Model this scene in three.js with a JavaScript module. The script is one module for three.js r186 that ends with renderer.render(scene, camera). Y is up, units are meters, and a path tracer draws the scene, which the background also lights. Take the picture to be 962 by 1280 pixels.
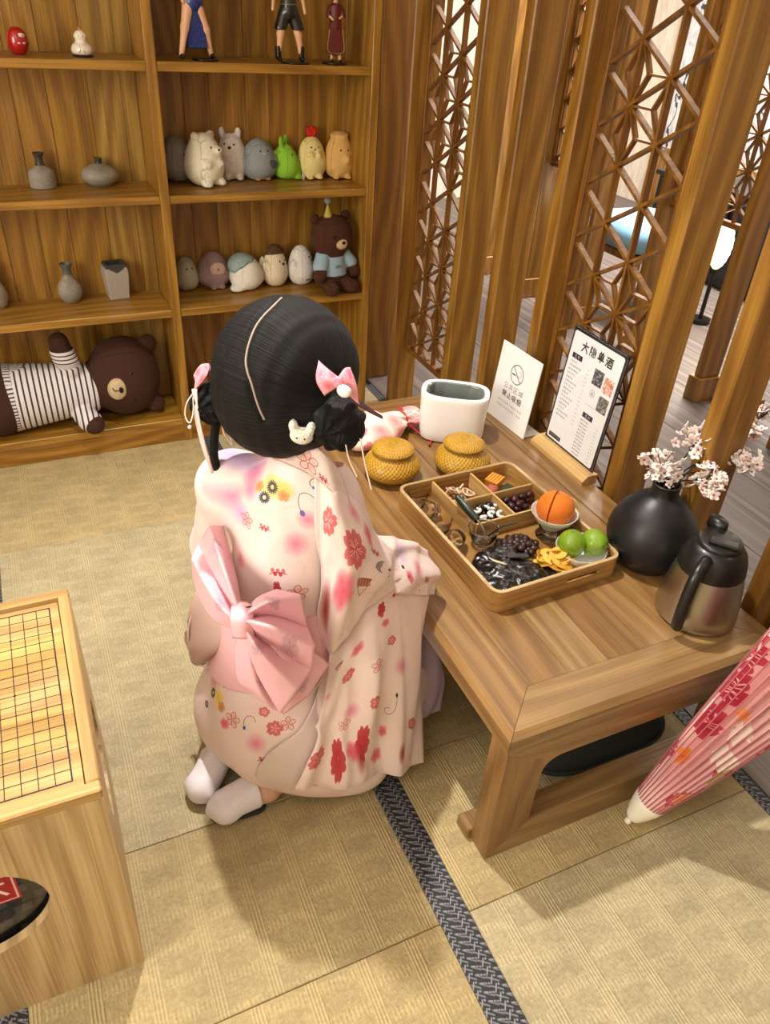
import * as THREE from 'three';
import { mergeGeometries, mergeVertices } from 'three/addons/utils/BufferGeometryUtils.js';
import { RectAreaLightUniformsLib } from 'three/addons/lights/RectAreaLightUniformsLib.js';
import { ImprovedNoise } from 'three/addons/math/ImprovedNoise.js';

// ---------------------------------------------------------------- camera, light, exposure
const scene = new THREE.Scene();
scene.background = new THREE.Color(0x0b0a09);
const renderer = new THREE.WebGLRenderer({ antialias: true });
renderer.toneMapping = THREE.LinearToneMapping;
renderer.toneMappingExposure = 0.86;
renderer.shadowMap.enabled = true;
RectAreaLightUniformsLib.init();

const EYE = new THREE.Vector3(0, 1.5, 0), FOCAL = 950.8;
const CR = new THREE.Vector3(0.91016002, 0.05657332, 0.41037569), CU = new THREE.Vector3(0.19155548, 0.8208846, -0.53801019), CF = new THREE.Vector3(0.36730811, -0.56828508, -0.73629941);
const camera = new THREE.PerspectiveCamera(2 * Math.atan(640 / FOCAL) * 180 / Math.PI, 962 / 1280, 0.05, 60);
camera.position.copy(EYE);
camera.quaternion.setFromRotationMatrix(new THREE.Matrix4().makeBasis(CR, CU, CF.clone().negate()));
scene.add(camera);

const CEIL = 2.6;
const WARM = new THREE.Color(1.0, 0.93, 0.82), SOFT = new THREE.Color(1.0, 0.94, 0.86), COOL = new THREE.Color(1.0, 0.90, 0.82);
function spotLamp(x, z, tx, tz, power, angle, color, radius) {
  const l = new THREE.SpotLight(color, power, 0, angle, 0.6, 2);
  l.position.set(x, CEIL - 0.03, z); l.target.position.set(tx, 0, tz);
  l.castShadow = true; l.shadow.radius = radius; l.shadow.mapSize.set(2048, 2048); l.shadow.bias = -0.0005;
  scene.add(l, l.target); return l;
}
function panelLamp(x, y, z, w, d, power, color) {
  const l = new THREE.RectAreaLight(color, power, w, d);
  l.position.set(x, y, z); l.rotation.x = -Math.PI / 2; scene.add(l); return l;
}
// tatami room: one strong downlight above and behind the girl, a weak ceiling panel added as fill, a frosted window in the left wall; corridor: three panels
const DOWN = [[0.36, -1.62]], FILL_PANEL = [[-0.75, 0.35, 1.3, 1.3]], HALL = [[2.1, -2.6, 0.5, 2.0], [2.1, 0.1, 0.5, 1.6], [3.7, -3.6, 1.2, 1.6]];
spotLamp(DOWN[0][0], DOWN[0][1], 0.24, -0.95, 22, 0.84, SOFT, 1.6);
for (const [x, z, w, d] of FILL_PANEL) panelLamp(x, CEIL - 0.045, z, w, d, 1.9, WARM);  // unseen panel, added only to fill the room with soft light
{ const l = new THREE.RectAreaLight(WARM, 12, 1.5, 1.3); l.position.set(-1.985, 1.65, -0.55); l.rotation.y = -Math.PI / 2; scene.add(l); }   // bright frosted window in the left wall
HALL.forEach(([x, z, w, d], i) => panelLamp(x, CEIL - 0.045, z, w, d, [9, 9, 48][i], COOL));

// ---------------------------------------------------------------- helpers
const V = (x, y, z) => new THREE.Vector3(x, y, z);
function dir(px, py) { return CR.clone().multiplyScalar((px - 481) / FOCAL).addScaledVector(CU, -(py - 640) / FOCAL).add(CF); }
const atDepth = (px, py, d) => EYE.clone().addScaledVector(dir(px, py), d);
function atY(px, py, h) { const d = dir(px, py); return EYE.clone().addScaledVector(d, (h - EYE.y) / d.y); }
function atX(px, py, X) { const d = dir(px, py); return EYE.clone().addScaledVector(d, X / d.x); }
function atZ(px, py, Z) { const d = dir(px, py); return EYE.clone().addScaledVector(d, Z / d.z); }
let seed = 7;
const rnd = () => { seed = (seed + 0x6d2b79f5) | 0; let t = Math.imul(seed ^ (seed >>> 15), 1 | seed); t = (t + Math.imul(t ^ (t >>> 7), 61 | t)) ^ t; return ((t ^ (t >>> 14)) >>> 0) / 4294967296; };
const rr = (a, b) => a + (b - a) * rnd();
const perlin = new ImprovedNoise();
const lerp = (a, b, t) => a + (b - a) * t, clamp = (x, a = 0, b = 1) => Math.min(b, Math.max(a, x)), smooth = (a, b, x) => { const t = clamp((x - a) / (b - a)); return t * t * (3 - 2 * t); };
const taken = {};
function numbered(n) { taken[n] = (taken[n] ?? -1) + 1; return taken[n] ? n + '_' + String(taken[n]).padStart(3, '0') : n; }
function tag(o, label, category, group) { o.userData.label = label; o.userData.category = category; if (group) o.userData.group = group; return o; }
function thing(name, label, category, pos = [0, 0, 0], turn = 0, group) {
  const o = new THREE.Group(); o.name = numbered(name); o.position.set(...pos); o.rotation.y = turn; o.updateMatrixWorld(true); scene.add(o);
  return tag(o, label, category, group);
}
function setting(name, label, category) { const o = new THREE.Group(); o.name = name; scene.add(o); o.userData.kind = 'structure'; return tag(o, label, category); }
function part(parent, name, geo, mat, label) {
  const m = new THREE.Mesh(geo, mat); m.name = name; m.castShadow = m.receiveShadow = true; parent.add(m);
  if (label) m.userData.label = label;
  return m;
}
// a geometry given in world coordinates becomes a part of a thing that stands elsewhere
function wpart(parent, name, geo, mat, label) { parent.updateWorldMatrix(true, false); geo.applyMatrix4(parent.matrixWorld.clone().invert()); return part(parent, name, geo, mat, label); }
function copyThing(o, pos, turn, label) { const c = o.clone(); c.name = numbered(o.name.replace(/_\d{3}$/, '')); c.userData = { ...o.userData }; if (label) c.userData.label = label; c.position.set(...pos); c.rotation.y = turn; scene.add(c); return c; }

const LU = 1.2, LV = 0.3;                                              // metres that one wood texture covers, along and across the grain
function polyGeo(polys, grain = 'y', ou = rnd(), ov = rnd()) {         // convex solid from outward polygons; uv in metres
  const P = [], N = [], U = [], ax = { x: 0, y: 1, z: 2 }[grain];
  for (const q of polys) {
    const n = new THREE.Vector3().subVectors(q[1], q[0]).cross(new THREE.Vector3().subVectors(q[2], q[0])).normalize();
    const a = [Math.abs(n.x), Math.abs(n.y), Math.abs(n.z)], k = a.indexOf(Math.max(...a));
    const others = [0, 1, 2].filter((i) => i !== k);
    const uv = (p) => { const c = [p.x, p.y, p.z]; if (k === ax) return [c[others[0]] * 0.2 / LU + ou, c[others[1]] / LV + ov]; const o = others.find((i) => i !== ax); return [c[ax] / LU + ou, c[o] / LV + ov]; };
    for (let i = 1; i < q.length - 1; i++) for (const p of [q[0], q[i], q[i + 1]]) { P.push(p.x, p.y, p.z); N.push(n.x, n.y, n.z); U.push(...uv(p)); }
  }
  const g = new THREE.BufferGeometry();
  g.setAttribute('position', new THREE.Float32BufferAttribute(P, 3)); g.setAttribute('normal', new THREE.Float32BufferAttribute(N, 3)); g.setAttribute('uv', new THREE.Float32BufferAttribute(U, 2));
  return g;
}
function outward(polys, c) { for (const q of polys) { const n = new THREE.Vector3().subVectors(q[1], q[0]).cross(new THREE.Vector3().subVectors(q[2], q[0])); const m = q.reduce((s, p) => s.add(p), V(0, 0, 0)).divideScalar(q.length); if (n.dot(m.sub(c)) < 0) q.reverse(); } return polys; }
function cbox(x0, x1, y0, y1, z0, z1, b = 0.002, grain = 'y') {        // chamfered box, 44 triangles
  const c = V((x0 + x1) / 2, (y0 + y1) / 2, (z0 + z1) / 2), h = [(x1 - x0) / 2, (y1 - y0) / 2, (z1 - z0) / 2];
  b = Math.min(b, ...h.map((v) => v * 0.8));
  const v = (s, k) => V(...[0, 1, 2].map((i) => c.getComponent(i) + s[i] * (i === k ? h[i] : h[i] - b)));
  const polys = [], S = [-1, 1];
  for (let k = 0; k < 3; k++) { const [i, j] = [(k + 1) % 3, (k + 2) % 3]; for (const s of S) polys.push([[-1, -1], [1, -1], [1, 1], [-1, 1]].map(([p, q]) => { const t = [0, 0, 0]; t[k] = s; t[i] = p; t[j] = q; return v(t, k); })); }
  for (let k = 0; k < 3; k++) { const [i, j] = [(k + 1) % 3, (k + 2) % 3]; for (const p of S) for (const q of S) { const A = [0, 0, 0], B = [0, 0, 0]; A[i] = B[i] = p; A[j] = B[j] = q; A[k] = -1; B[k] = 1; polys.push([v(A, i), v(B, i), v(B, j), v(A, j)]); } }
  for (const p of S) for (const q of S) for (const r of S) polys.push([0, 1, 2].map((k) => v([p, q, r], k)));
  return polyGeo(outward(polys, c), grain);
}
function prism(poly, dirv, grain = 'y') {                              // convex polygon (array of Vector3) swept along a vector
  const top = poly.map((p) => p.clone().add(dirv)), polys = [poly.slice(), top.slice()];
  for (let i = 0; i < poly.length; i++) { const j = (i + 1) % poly.length; polys.push([poly[i], poly[j], top[j], top[i]]); }
  const c = [...poly, ...top].reduce((s, p) => s.add(p), V(0, 0, 0)).divideScalar(poly.length * 2);
  return polyGeo(outward(polys.map((q) => q.map((p) => p.clone())), c), grain);
}
function bar(a, b, w, t, n) {                                          // square stick from a to b; n: direction of its thickness t
  const d = b.clone().sub(a).normalize(), s = new THREE.Vector3().crossVectors(d, n).normalize().multiplyScalar(w / 2), m = n.clone().normalize().multiplyScalar(t / 2);
  const q = [[1, 1], [-1, 1], [-1, -1], [1, -1]].map(([i, j]) => a.clone().addScaledVector(s, i).addScaledVector(m, j));
  return prism(q, b.clone().sub(a), 'y');
}
const lathe = (pts, seg = 40) => new THREE.LatheGeometry(pts.map(([r, y]) => new THREE.Vector2(r, y)), seg);
const tube = (pts, r, seg = 24, rad = 8, closed = false) => new THREE.TubeGeometry(new THREE.CatmullRomCurve3(pts, closed), seg, r, rad, closed);
function ball(x, y, z, rx, ry = rx, rz = rx, seg = 20) { const g = new THREE.SphereGeometry(1, seg, Math.max(8, seg * 0.7 | 0)); g.scale(rx, ry, rz); g.translate(x, y, z); return g; }
const cyl = (x, y, z, r0, r1, h, seg = 24) => { const g = new THREE.CylinderGeometry(r1, r0, h, seg); g.translate(x, y + h / 2, z); return g; };
const merge = (list) => mergeGeometries(list.map((g) => { g = g.index ? g.toNonIndexed() : g; for (const k of Object.keys(g.attributes)) if (!['position', 'normal', 'uv'].includes(k)) g.deleteAttribute(k); return g; }), false);

// signed distances and a surface-net mesher for soft shapes
const smin = (a, b, k) => { const h = Math.max(k - Math.abs(a - b), 0) / k; return Math.min(a, b) - h * h * k * 0.25; };
const smax = (a, b, k) => -smin(-a, -b, k);
function sCap(p, a, b, ra, rb) { const bx = b[0] - a[0], by = b[1] - a[1], bz = b[2] - a[2], px = p[0] - a[0], py = p[1] - a[1], pz = p[2] - a[2]; const t = clamp((px * bx + py * by + pz * bz) / (bx * bx + by * by + bz * bz)); const dx = px - bx * t, dy = py - by * t, dz = pz - bz * t; return Math.sqrt(dx * dx + dy * dy + dz * dz) - lerp(ra, rb, t); }
function sEll(p, c, r) { const x = (p[0] - c[0]) / r[0], y = (p[1] - c[1]) / r[1], z = (p[2] - c[2]) / r[2]; const k0 = Math.sqrt(x * x + y * y + z * z), k1 = Math.sqrt(x * x / r[0] / r[0] + y * y / r[1] / r[1] + z * z / r[2] / r[2]); return k1 < 1e-9 ? -Math.min(...r) : k0 * (k0 - 1) / k1; }
function surfaceNet(f, lo, hi, cell) {
  const n = [0, 1, 2].map((i) => Math.ceil((hi[i] - lo[i]) / cell) + 1), [nx, ny, nz] = n, val = new Float32Array(nx * ny * nz), id = (i, j, k) => (k * ny + j) * nx + i, p = [0, 0, 0], BS = 4;
  for (let K = 0; K < nz; K += BS) for (let J = 0; J < ny; J += BS) for (let I = 0; I < nx; I += BS) {
    p[0] = lo[0] + (I + 1.5) * cell; p[1] = lo[1] + (J + 1.5) * cell; p[2] = lo[2] + (K + 1.5) * cell;
    const c = f(p), far = Math.abs(c) > cell * 5.5;
    for (let k = K; k < Math.min(K + BS, nz); k++) for (let j = J; j < Math.min(J + BS, ny); j++) for (let i = I; i < Math.min(I + BS, nx); i++) {
      if (far) { val[id(i, j, k)] = c; continue; }
      p[0] = lo[0] + i * cell; p[1] = lo[1] + j * cell; p[2] = lo[2] + k * cell; val[id(i, j, k)] = f(p);
    }
  }
  const P = [], vid = new Int32Array(nx * ny * nz).fill(-1), E = [[0, 1], [2, 3], [4, 5], [6, 7], [0, 2], [1, 3], [4, 6], [5, 7], [0, 4], [1, 5], [2, 6], [3, 7]];
  for (let k = 0; k < nz - 1; k++) for (let j = 0; j < ny - 1; j++) for (let i = 0; i < nx - 1; i++) {
    const c = [0, 1, 2, 3, 4, 5, 6, 7].map((m) => val[id(i + (m & 1), j + (m >> 1 & 1), k + (m >> 2))]);
    let neg = 0; for (const v of c) if (v < 0) neg++;
    if (!neg || neg === 8) continue;
    let x = 0, y = 0, z = 0, m = 0;
    for (const [a, b] of E) if ((c[a] < 0) !== (c[b] < 0)) { const t = c[a] / (c[a] - c[b]); x += lerp(a & 1, b & 1, t); y += lerp(a >> 1 & 1, b >> 1 & 1, t); z += lerp(a >> 2, b >> 2, t); m++; }
    vid[id(i, j, k)] = P.length / 3; P.push(lo[0] + (i + x / m) * cell, lo[1] + (j + y / m) * cell, lo[2] + (k + z / m) * cell);
  }
  const idx = [], quad = (a, b, c, d, flip) => { if (a < 0 || b < 0 || c < 0 || d < 0) return; flip ? idx.push(a, c, b, a, d, c) : idx.push(a, b, c, a, c, d); };
  for (let k = 1; k < nz - 1; k++) for (let j = 1; j < ny - 1; j++) for (let i = 1; i < nx - 1; i++) {
    const s = val[id(i, j, k)] < 0;
    if (s !== (val[id(i + 1, j, k)] < 0)) quad(vid[id(i, j - 1, k - 1)], vid[id(i, j, k - 1)], vid[id(i, j, k)], vid[id(i, j - 1, k)], !s);
    if (s !== (val[id(i, j + 1, k)] < 0)) quad(vid[id(i - 1, j, k - 1)], vid[id(i - 1, j, k)], vid[id(i, j, k)], vid[id(i, j, k - 1)], !s);
    if (s !== (val[id(i, j, k + 1)] < 0)) quad(vid[id(i - 1, j - 1, k)], vid[id(i, j - 1, k)], vid[id(i, j, k)], vid[id(i - 1, j, k)], !s);
  }
  const N = new Float32Array(P.length), e = cell * 0.5;
  for (let q = 0; q < P.length; q += 3) { const g = [0, 1, 2].map((m) => { const a = [P[q], P[q + 1], P[q + 2]], b = a.slice(); a[m] += e; b[m] -= e; return f(a) - f(b); }), L = Math.hypot(...g) || 1; N[q] = g[0] / L; N[q + 1] = g[1] / L; N[q + 2] = g[2] / L; }
  const g = new THREE.BufferGeometry(); g.setAttribute('position', new THREE.Float32BufferAttribute(P, 3)); g.setAttribute('normal', new THREE.BufferAttribute(N, 3)); g.setIndex(idx);
  return g;
}
function boxUV(g, s = 1) { const p = g.attributes.position, n = g.attributes.normal, u = new Float32Array(p.count * 2); for (let i = 0; i < p.count; i++) { const a = [Math.abs(n.getX(i)), Math.abs(n.getY(i)), Math.abs(n.getZ(i))], k = a.indexOf(Math.max(...a)); const c = [p.getX(i), p.getY(i), p.getZ(i)]; const [x, y] = k === 0 ? [c[2], c[1]] : k === 1 ? [c[0], c[2]] : [c[0], c[1]]; u[2 * i] = x * s; u[2 * i + 1] = y * s; } g.setAttribute('uv', new THREE.BufferAttribute(u, 2)); return g; }

// ---------------------------------------------------------------- textures and materials
function pixels(w, h, f, srgb = true) {
  const d = new Uint8Array(w * h * 4);
  for (let y = 0; y < h; y++) for (let x = 0; x < w; x++) { const c = f(x / w, y / h, x, y), i = (y * w + x) * 4; d[i] = clamp(c[0]) * 255; d[i + 1] = clamp(c[1]) * 255; d[i + 2] = clamp(c[2]) * 255; d[i + 3] = 255; }
  const t = new THREE.DataTexture(d, w, h); t.wrapS = t.wrapT = THREE.RepeatWrapping; t.magFilter = THREE.LinearFilter; t.minFilter = THREE.LinearMipmapLinearFilter; t.generateMipmaps = true; if (srgb) t.colorSpace = THREE.SRGBColorSpace; t.needsUpdate = true; return t;
}
// noise that repeats over the unit square
const HASH = new Float32Array(65536); { let q = 12345; for (let i = 0; i < 65536; i++) { q = (Math.imul(q, 1664525) + 1013904223) | 0; HASH[i] = (q >>> 8) / 8388608 - 1; } }
function tnoise(u, v, fu, fv, z) {
  fu = Math.max(1, Math.round(fu)); fv = Math.max(1, Math.round(fv)); const x = u * fu, y = v * fv, i = Math.floor(x), j = Math.floor(y), s = x - i, t = y - j, a = s * s * (3 - 2 * s), b = t * t * (3 - 2 * t);
  const i0 = ((i % fu) + fu) % fu, i1 = (i0 + 1) % fu, j0 = ((j % fv) + fv) % fv, j1 = (j0 + 1) % fv, k = Math.floor(z * 7919), h = (p, q) => HASH[(p * 7307 + q * 12289 + k * 193) & 65535];
  return ((h(i0, j0) * (1 - a) + h(i1, j0) * a) * (1 - b) + (h(i0, j1) * (1 - a) + h(i1, j1) * a) * b) * 0.8;
}
function woodTex(dark, mid, light, z, ring = 7, w = 1024, h = 512) {
  return pixels(w, h, (u, v) => {
    const warp = tnoise(u, v, 2.2, 3, z) * 0.5 + tnoise(u, v, 5, 9, z + 3) * 0.12;
    const r = 0.5 + 0.5 * Math.sin((v * ring + warp * 2.2) * Math.PI * 2);
    const streak = tnoise(u, v, 5, 90, z + 9) * 0.5 + tnoise(u, v, 14, 190, z + 5) * 0.35, tone = tnoise(u, v, 1.5, 4, z + 21);
    let t = clamp(0.5 + (r - 0.5) * 0.55 + streak * 0.55 + tone * 0.4);
    const c = t < 0.5 ? dark.map((a, i) => lerp(a, mid[i], t * 2)) : mid.map((a, i) => lerp(a, light[i], t * 2 - 1));
    return c.map((a) => a / 255);
  });
}
const rgb = (...c) => c;
const TX = {
  honey: woodTex(rgb(132, 97, 37), rgb(162, 125, 52), rgb(188, 153, 73), 1.3, 5),
  oak: woodTex(rgb(116, 88, 52), rgb(138, 107, 65), rgb(156, 125, 81), 5.1, 6),
  ash: woodTex(rgb(162, 133, 90), rgb(190, 162, 116), rgb(208, 183, 138), 9.7, 6),
};
const bumpWood = pixels(512, 512, (u, v) => { const t = 0.5 + tnoise(u, v, 6, 120, 2) * 0.5 + tnoise(u, v, 3, 30, 4) * 0.2; return [t, t, t]; }, false);
const M = {};
function wood(tex, tint, rough = 0.45, coat = 0) { return new THREE.MeshPhysicalMaterial({ map: tex, color: tint, roughness: rough, bumpMap: bumpWood, bumpScale: 0.0006, clearcoat: coat, clearcoatRoughness: 0.35 }); }
const tints = (tex, list, rough, coat) => list.map((c) => wood(tex, c, rough, coat));
M.stave = tints(TX.honey, [0xffffff, 0xf6e6c4, 0xfff0c4, 0xeed8b4, 0xf8eab4, 0xf2e2ca], 0.42, 0.25);
M.shelf = wood(TX.honey, 0xfff0d0, 0.4, 0.3);
M.post = tints(TX.honey, [0xeadac2, 0xddcab2, 0xe6d2b6], 0.42, 0.3);
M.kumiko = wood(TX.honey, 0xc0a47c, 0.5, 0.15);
M.table = tints(TX.oak, [0xffffff, 0xf8ecdc, 0xfff6e6, 0xf0e2ce], 0.42, 0.25);
M.board = wood(TX.ash, 0xffffff, 0.45, 0.2);
M.boardTop = wood(TX.ash, 0xfff4c8, 0.4, 0.2);
M.boardLight = wood(TX.ash, 0xfff2d8, 0.5);
const std = (color, roughness = 0.6, more = {}) => new THREE.MeshPhysicalMaterial({ color, roughness, ...more });
const fuzz = pixels(256, 256, (u, v) => { const t = 0.5 + tnoise(u, v, 30, 30, 1) * 0.45 + tnoise(u, v, 90, 90, 6) * 0.45; return [t, t, t]; }, false);
fuzz.repeat.set(9, 9);
const plush = (color, sheen = 0.4) => new THREE.MeshPhysicalMaterial({ color, roughness: 0.95, bumpMap: fuzz, bumpScale: 0.0011, sheen, sheenRoughness: 0.7, sheenColor: new THREE.Color(color) });
M.black = std(0x0c0b0b, 0.35); M.white = std(0xeceae6, 0.45); M.blackMatte = std(0x121212, 0.55);

// ---------------------------------------------------------------- floor: tatami mats with black borders, grey corridor floor
const tatamiH = (u, v) => {                                            // height of the weave; one texture covers 0.30 m x 0.30 m
  const X = (u * 3) % 1, col = Math.floor(u * 3), Z = (v * 5 + col * 0.5) % 1;
  const fine = 0.5 + 0.22 * Math.sin(u * Math.PI * 2 * 96) * Math.sin(v * Math.PI * 2 * 120) + 0.3 * tnoise(u, v, 110, 60, 3);
  let h = fine * 0.6;
  if (X < 0.26) h = 0.34 + 0.42 * Math.pow(0.5 + 0.5 * Math.cos((X / 0.26 * 4 - 0.5) * Math.PI * 2), 1.4) + fine * 0.2;      // ribs along the mat
  else { const k = (X - 0.26) / 0.74; h += 0.30 * (0.5 + 0.5 * Math.cos(k * 9 * Math.PI * 2)) * smooth(0.04, 0.12, Z) * smooth(0.46, 0.36, Z); }
  return h;
};
const tatamiBump = pixels(1024, 1024, (u, v) => { const h = tatamiH(u, v); return [h, h, h]; }, false);
const tatamiMap = pixels(1024, 1024, (u, v) => { const h = tatamiH(u, v) - ((u * 3) % 1 < 0.26 ? 0.60 : 0.36), n = tnoise(u, v, 6, 6, 8) * 0.05 + tnoise(u, v, 40, 120, 2) * 0.06, k = 0.94 + h * 0.30 + n; return [0.735 * k, 0.68 * k, 0.535 * k]; });
for (const t of [tatamiBump, tatamiMap]) t.repeat.set(LU / 0.30, LV / 0.30);
M.tatami = [0xffffff, 0xf6efdd, 0xfff6e2].map((c) => new THREE.MeshPhysicalMaterial({ map: tatamiMap, color: c, bumpMap: tatamiBump, bumpScale: 0.0022, roughness: 0.62 }));
function canvas(w, h, draw) { const c = document.createElement('canvas'); c.width = w; c.height = h; draw(c.getContext('2d'), w, h); const t = new THREE.CanvasTexture(c); t.colorSpace = THREE.SRGBColorSpace; t.anisotropy = 8; t.magFilter = THREE.LinearFilter; t.wrapS = t.wrapT = THREE.RepeatWrapping; return t; }
const borderTex = canvas(256, 128, (g, w, h) => {                      // one repeat: 64 mm x 32 mm
  g.fillStyle = '#191a1f'; g.fillRect(0, 0, w, h); g.lineWidth = 13; g.strokeStyle = '#6d6f76';
  for (let i = -2; i < 6; i++) { g.beginPath(); g.moveTo(i * 64 - 20, h + 10); g.lineTo(i * 64 + 92, -10); g.stroke(); }
  g.lineWidth = 11; g.strokeStyle = '#85878c';
  for (let i = -2; i < 6; i++) { g.beginPath(); g.moveTo(i * 64 - 40, 30); g.lineTo(i * 64 + 12, 64); g.lineTo(i * 64 - 10, 118); g.stroke(); }
  g.fillStyle = '#7b7d83'; g.strokeStyle = '#191a1f'; g.lineWidth = 4;
  for (let i = 0; i < 4; i++) for (const y of [18, 82]) { g.beginPath(); g.arc(i * 64 + 30 + (y > 50 ? -24 : 6), y, 11, 0, 7); g.fill(); g.stroke(); }
});
borderTex.repeat.set(LU / 0.064, LV / 0.032);
M.border = new THREE.MeshPhysicalMaterial({ map: borderTex, roughness: 0.55 });
const greyFloor = pixels(512, 512, (u, v) => { const k = 0.5 + tnoise(u, v, 2, 16, 3) * 0.22 + tnoise(u, v, 9, 60, 6) * 0.10; return [0.50 * k + 0.16, 0.455 * k + 0.15, 0.43 * k + 0.145]; });
M.grey = new THREE.MeshPhysicalMaterial({ map: greyFloor, roughness: 0.5 });

const floor = setting('floor', 'tatami floor of straw mats with dark patterned cloth borders', 'floor');
part(floor, 'subfloor', cbox(-2.1, 1.335, -0.10, -0.02, -3.0, 1.7, 0.001, 'z'), M.table[3]);
const MX = [[-2.02, -1.08], [-1.08, -0.2775], [-0.2775, 0.5225], [0.5225, 1.332]], MZ = [-2.9, -2.13, -0.995, -0.617, 0.52, 1.6];
MX.forEach(([x0, x1], i) => {
  for (let k = 0; k < MZ.length - 1; k++) part(floor, 'tatami_mat', cbox(x0 + (i ? 0.0325 : 0), x1 - 0.0325 * (i < 4), -0.02, 0, MZ[k] + 0.0008, MZ[k + 1] - 0.0008, 0.0015, 'x'), M.tatami[(i + k) % 3], 'straw mat panel with woven ribs');
  for (const [a, b] of [[x0, x0 + 0.0322], [x1 - 0.0322, x1]]) part(floor, 'mat_border', cbox(a, b, -0.02, 0.0012, MZ[0], MZ[MZ.length - 1], 0.001, 'z'), M.border, 'black and grey patterned cloth border');
});
const corridor = setting('floor_corridor', 'grey plank floor of the corridor behind the wooden screen', 'floor');
for (let i = 0; i < 22; i++) part(corridor, 'plank', cbox(1.34 + i * 0.18, 1.34 + i * 0.18 + 0.1785, -0.10, -0.004 - 0.0006 * (i % 2), -6.2, 1.7, 0.0012, 'z'), M.grey);

// ---------------------------------------------------------------- walls and ceiling
const plaster = pixels(256, 256, (u, v) => { const k = 0.9 + tnoise(u, v, 12, 12, 4) * 0.05 + tnoise(u, v, 50, 50, 7) * 0.03; return [k, k * 0.965, k * 0.9]; });
M.plaster = new THREE.MeshPhysicalMaterial({ map: plaster, roughness: 0.85 });
M.ceil = std(0xe9e4da, 0.9);
const wb = setting('wall_back', 'plain plaster wall behind the display shelf', 'wall'); part(wb, 'wall_slab', cbox(-2.1, 1.24, -0.1, 2.7, -3.0, -2.905, 0.002), M.plaster);
const wl = setting('wall_left', 'plain plaster wall with a bright window at the side of the tatami room', 'wall');
for (const [c, d, a, b] of [[-0.1, 0.97, -3.0, 1.72], [2.33, 2.7, -3.0, 1.72], [0.97, 2.33, -3.0, -1.33], [0.97, 2.33, 0.23, 1.72]]) part(wl, 'wall_slab', cbox(-2.15, -2.03, c, d, a, b, 0.002), M.plaster);
const win = setting('window_1', 'bright frosted window in the left wall of the tatami room', 'window');
const frost = new THREE.MeshStandardMaterial({ color: 0xffffff, emissive: 0xfff0d8, emissiveIntensity: 1.3 });
for (const [a, b] of [[-1.3, -0.565], [-0.535, 0.2]]) for (const [c, d] of [[1.0, 1.635], [1.665, 2.3]]) part(win, 'pane', cbox(-2.02, -2.008, c, d, a, b, 0.001), frost, 'glowing frosted pane');
for (const [a, b, c, d] of [[-1.33, -1.3, 0.97, 2.33], [0.2, 0.23, 0.97, 2.33], [-1.3, 0.2, 0.97, 1.0], [-1.3, 0.2, 2.3, 2.33], [-0.565, -0.535, 1.0, 2.3], [-1.3, -0.565, 1.635, 1.665], [-0.535, 0.2, 1.635, 1.665]]) part(win, 'frame_bar', cbox(-2.06, -1.995, c, d, a, b, 0.002, 'y'), M.post[0]);
const wf = setting('wall_front', 'plain plaster wall closing the tatami room and corridor', 'wall'); part(wf, 'wall_slab', cbox(-2.15, 5.35, -0.1, 2.7, 1.62, 1.75, 0.002), M.plaster);
const cg = setting('ceiling', 'plain ceiling over room and corridor', 'ceiling'); part(cg, 'ceiling_slab', cbox(-2.15, 5.35, CEIL, CEIL + 0.1, -6.3, 1.75, 0.002), M.ceil);
const wr = setting('wall_corridor', 'pale wall along the far side of the corridor', 'wall'); part(wr, 'wall_slab', cbox(5.22, 5.35, -0.1, 2.7, -6.3, 1.75, 0.002), M.plaster);
const we = setting('wall_end', 'pale wall at the end of the corridor', 'wall'); part(we, 'wall_slab', cbox(1.24, 5.35, -0.1, 2.7, -6.3, -6.2, 0.002), M.plaster);

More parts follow.
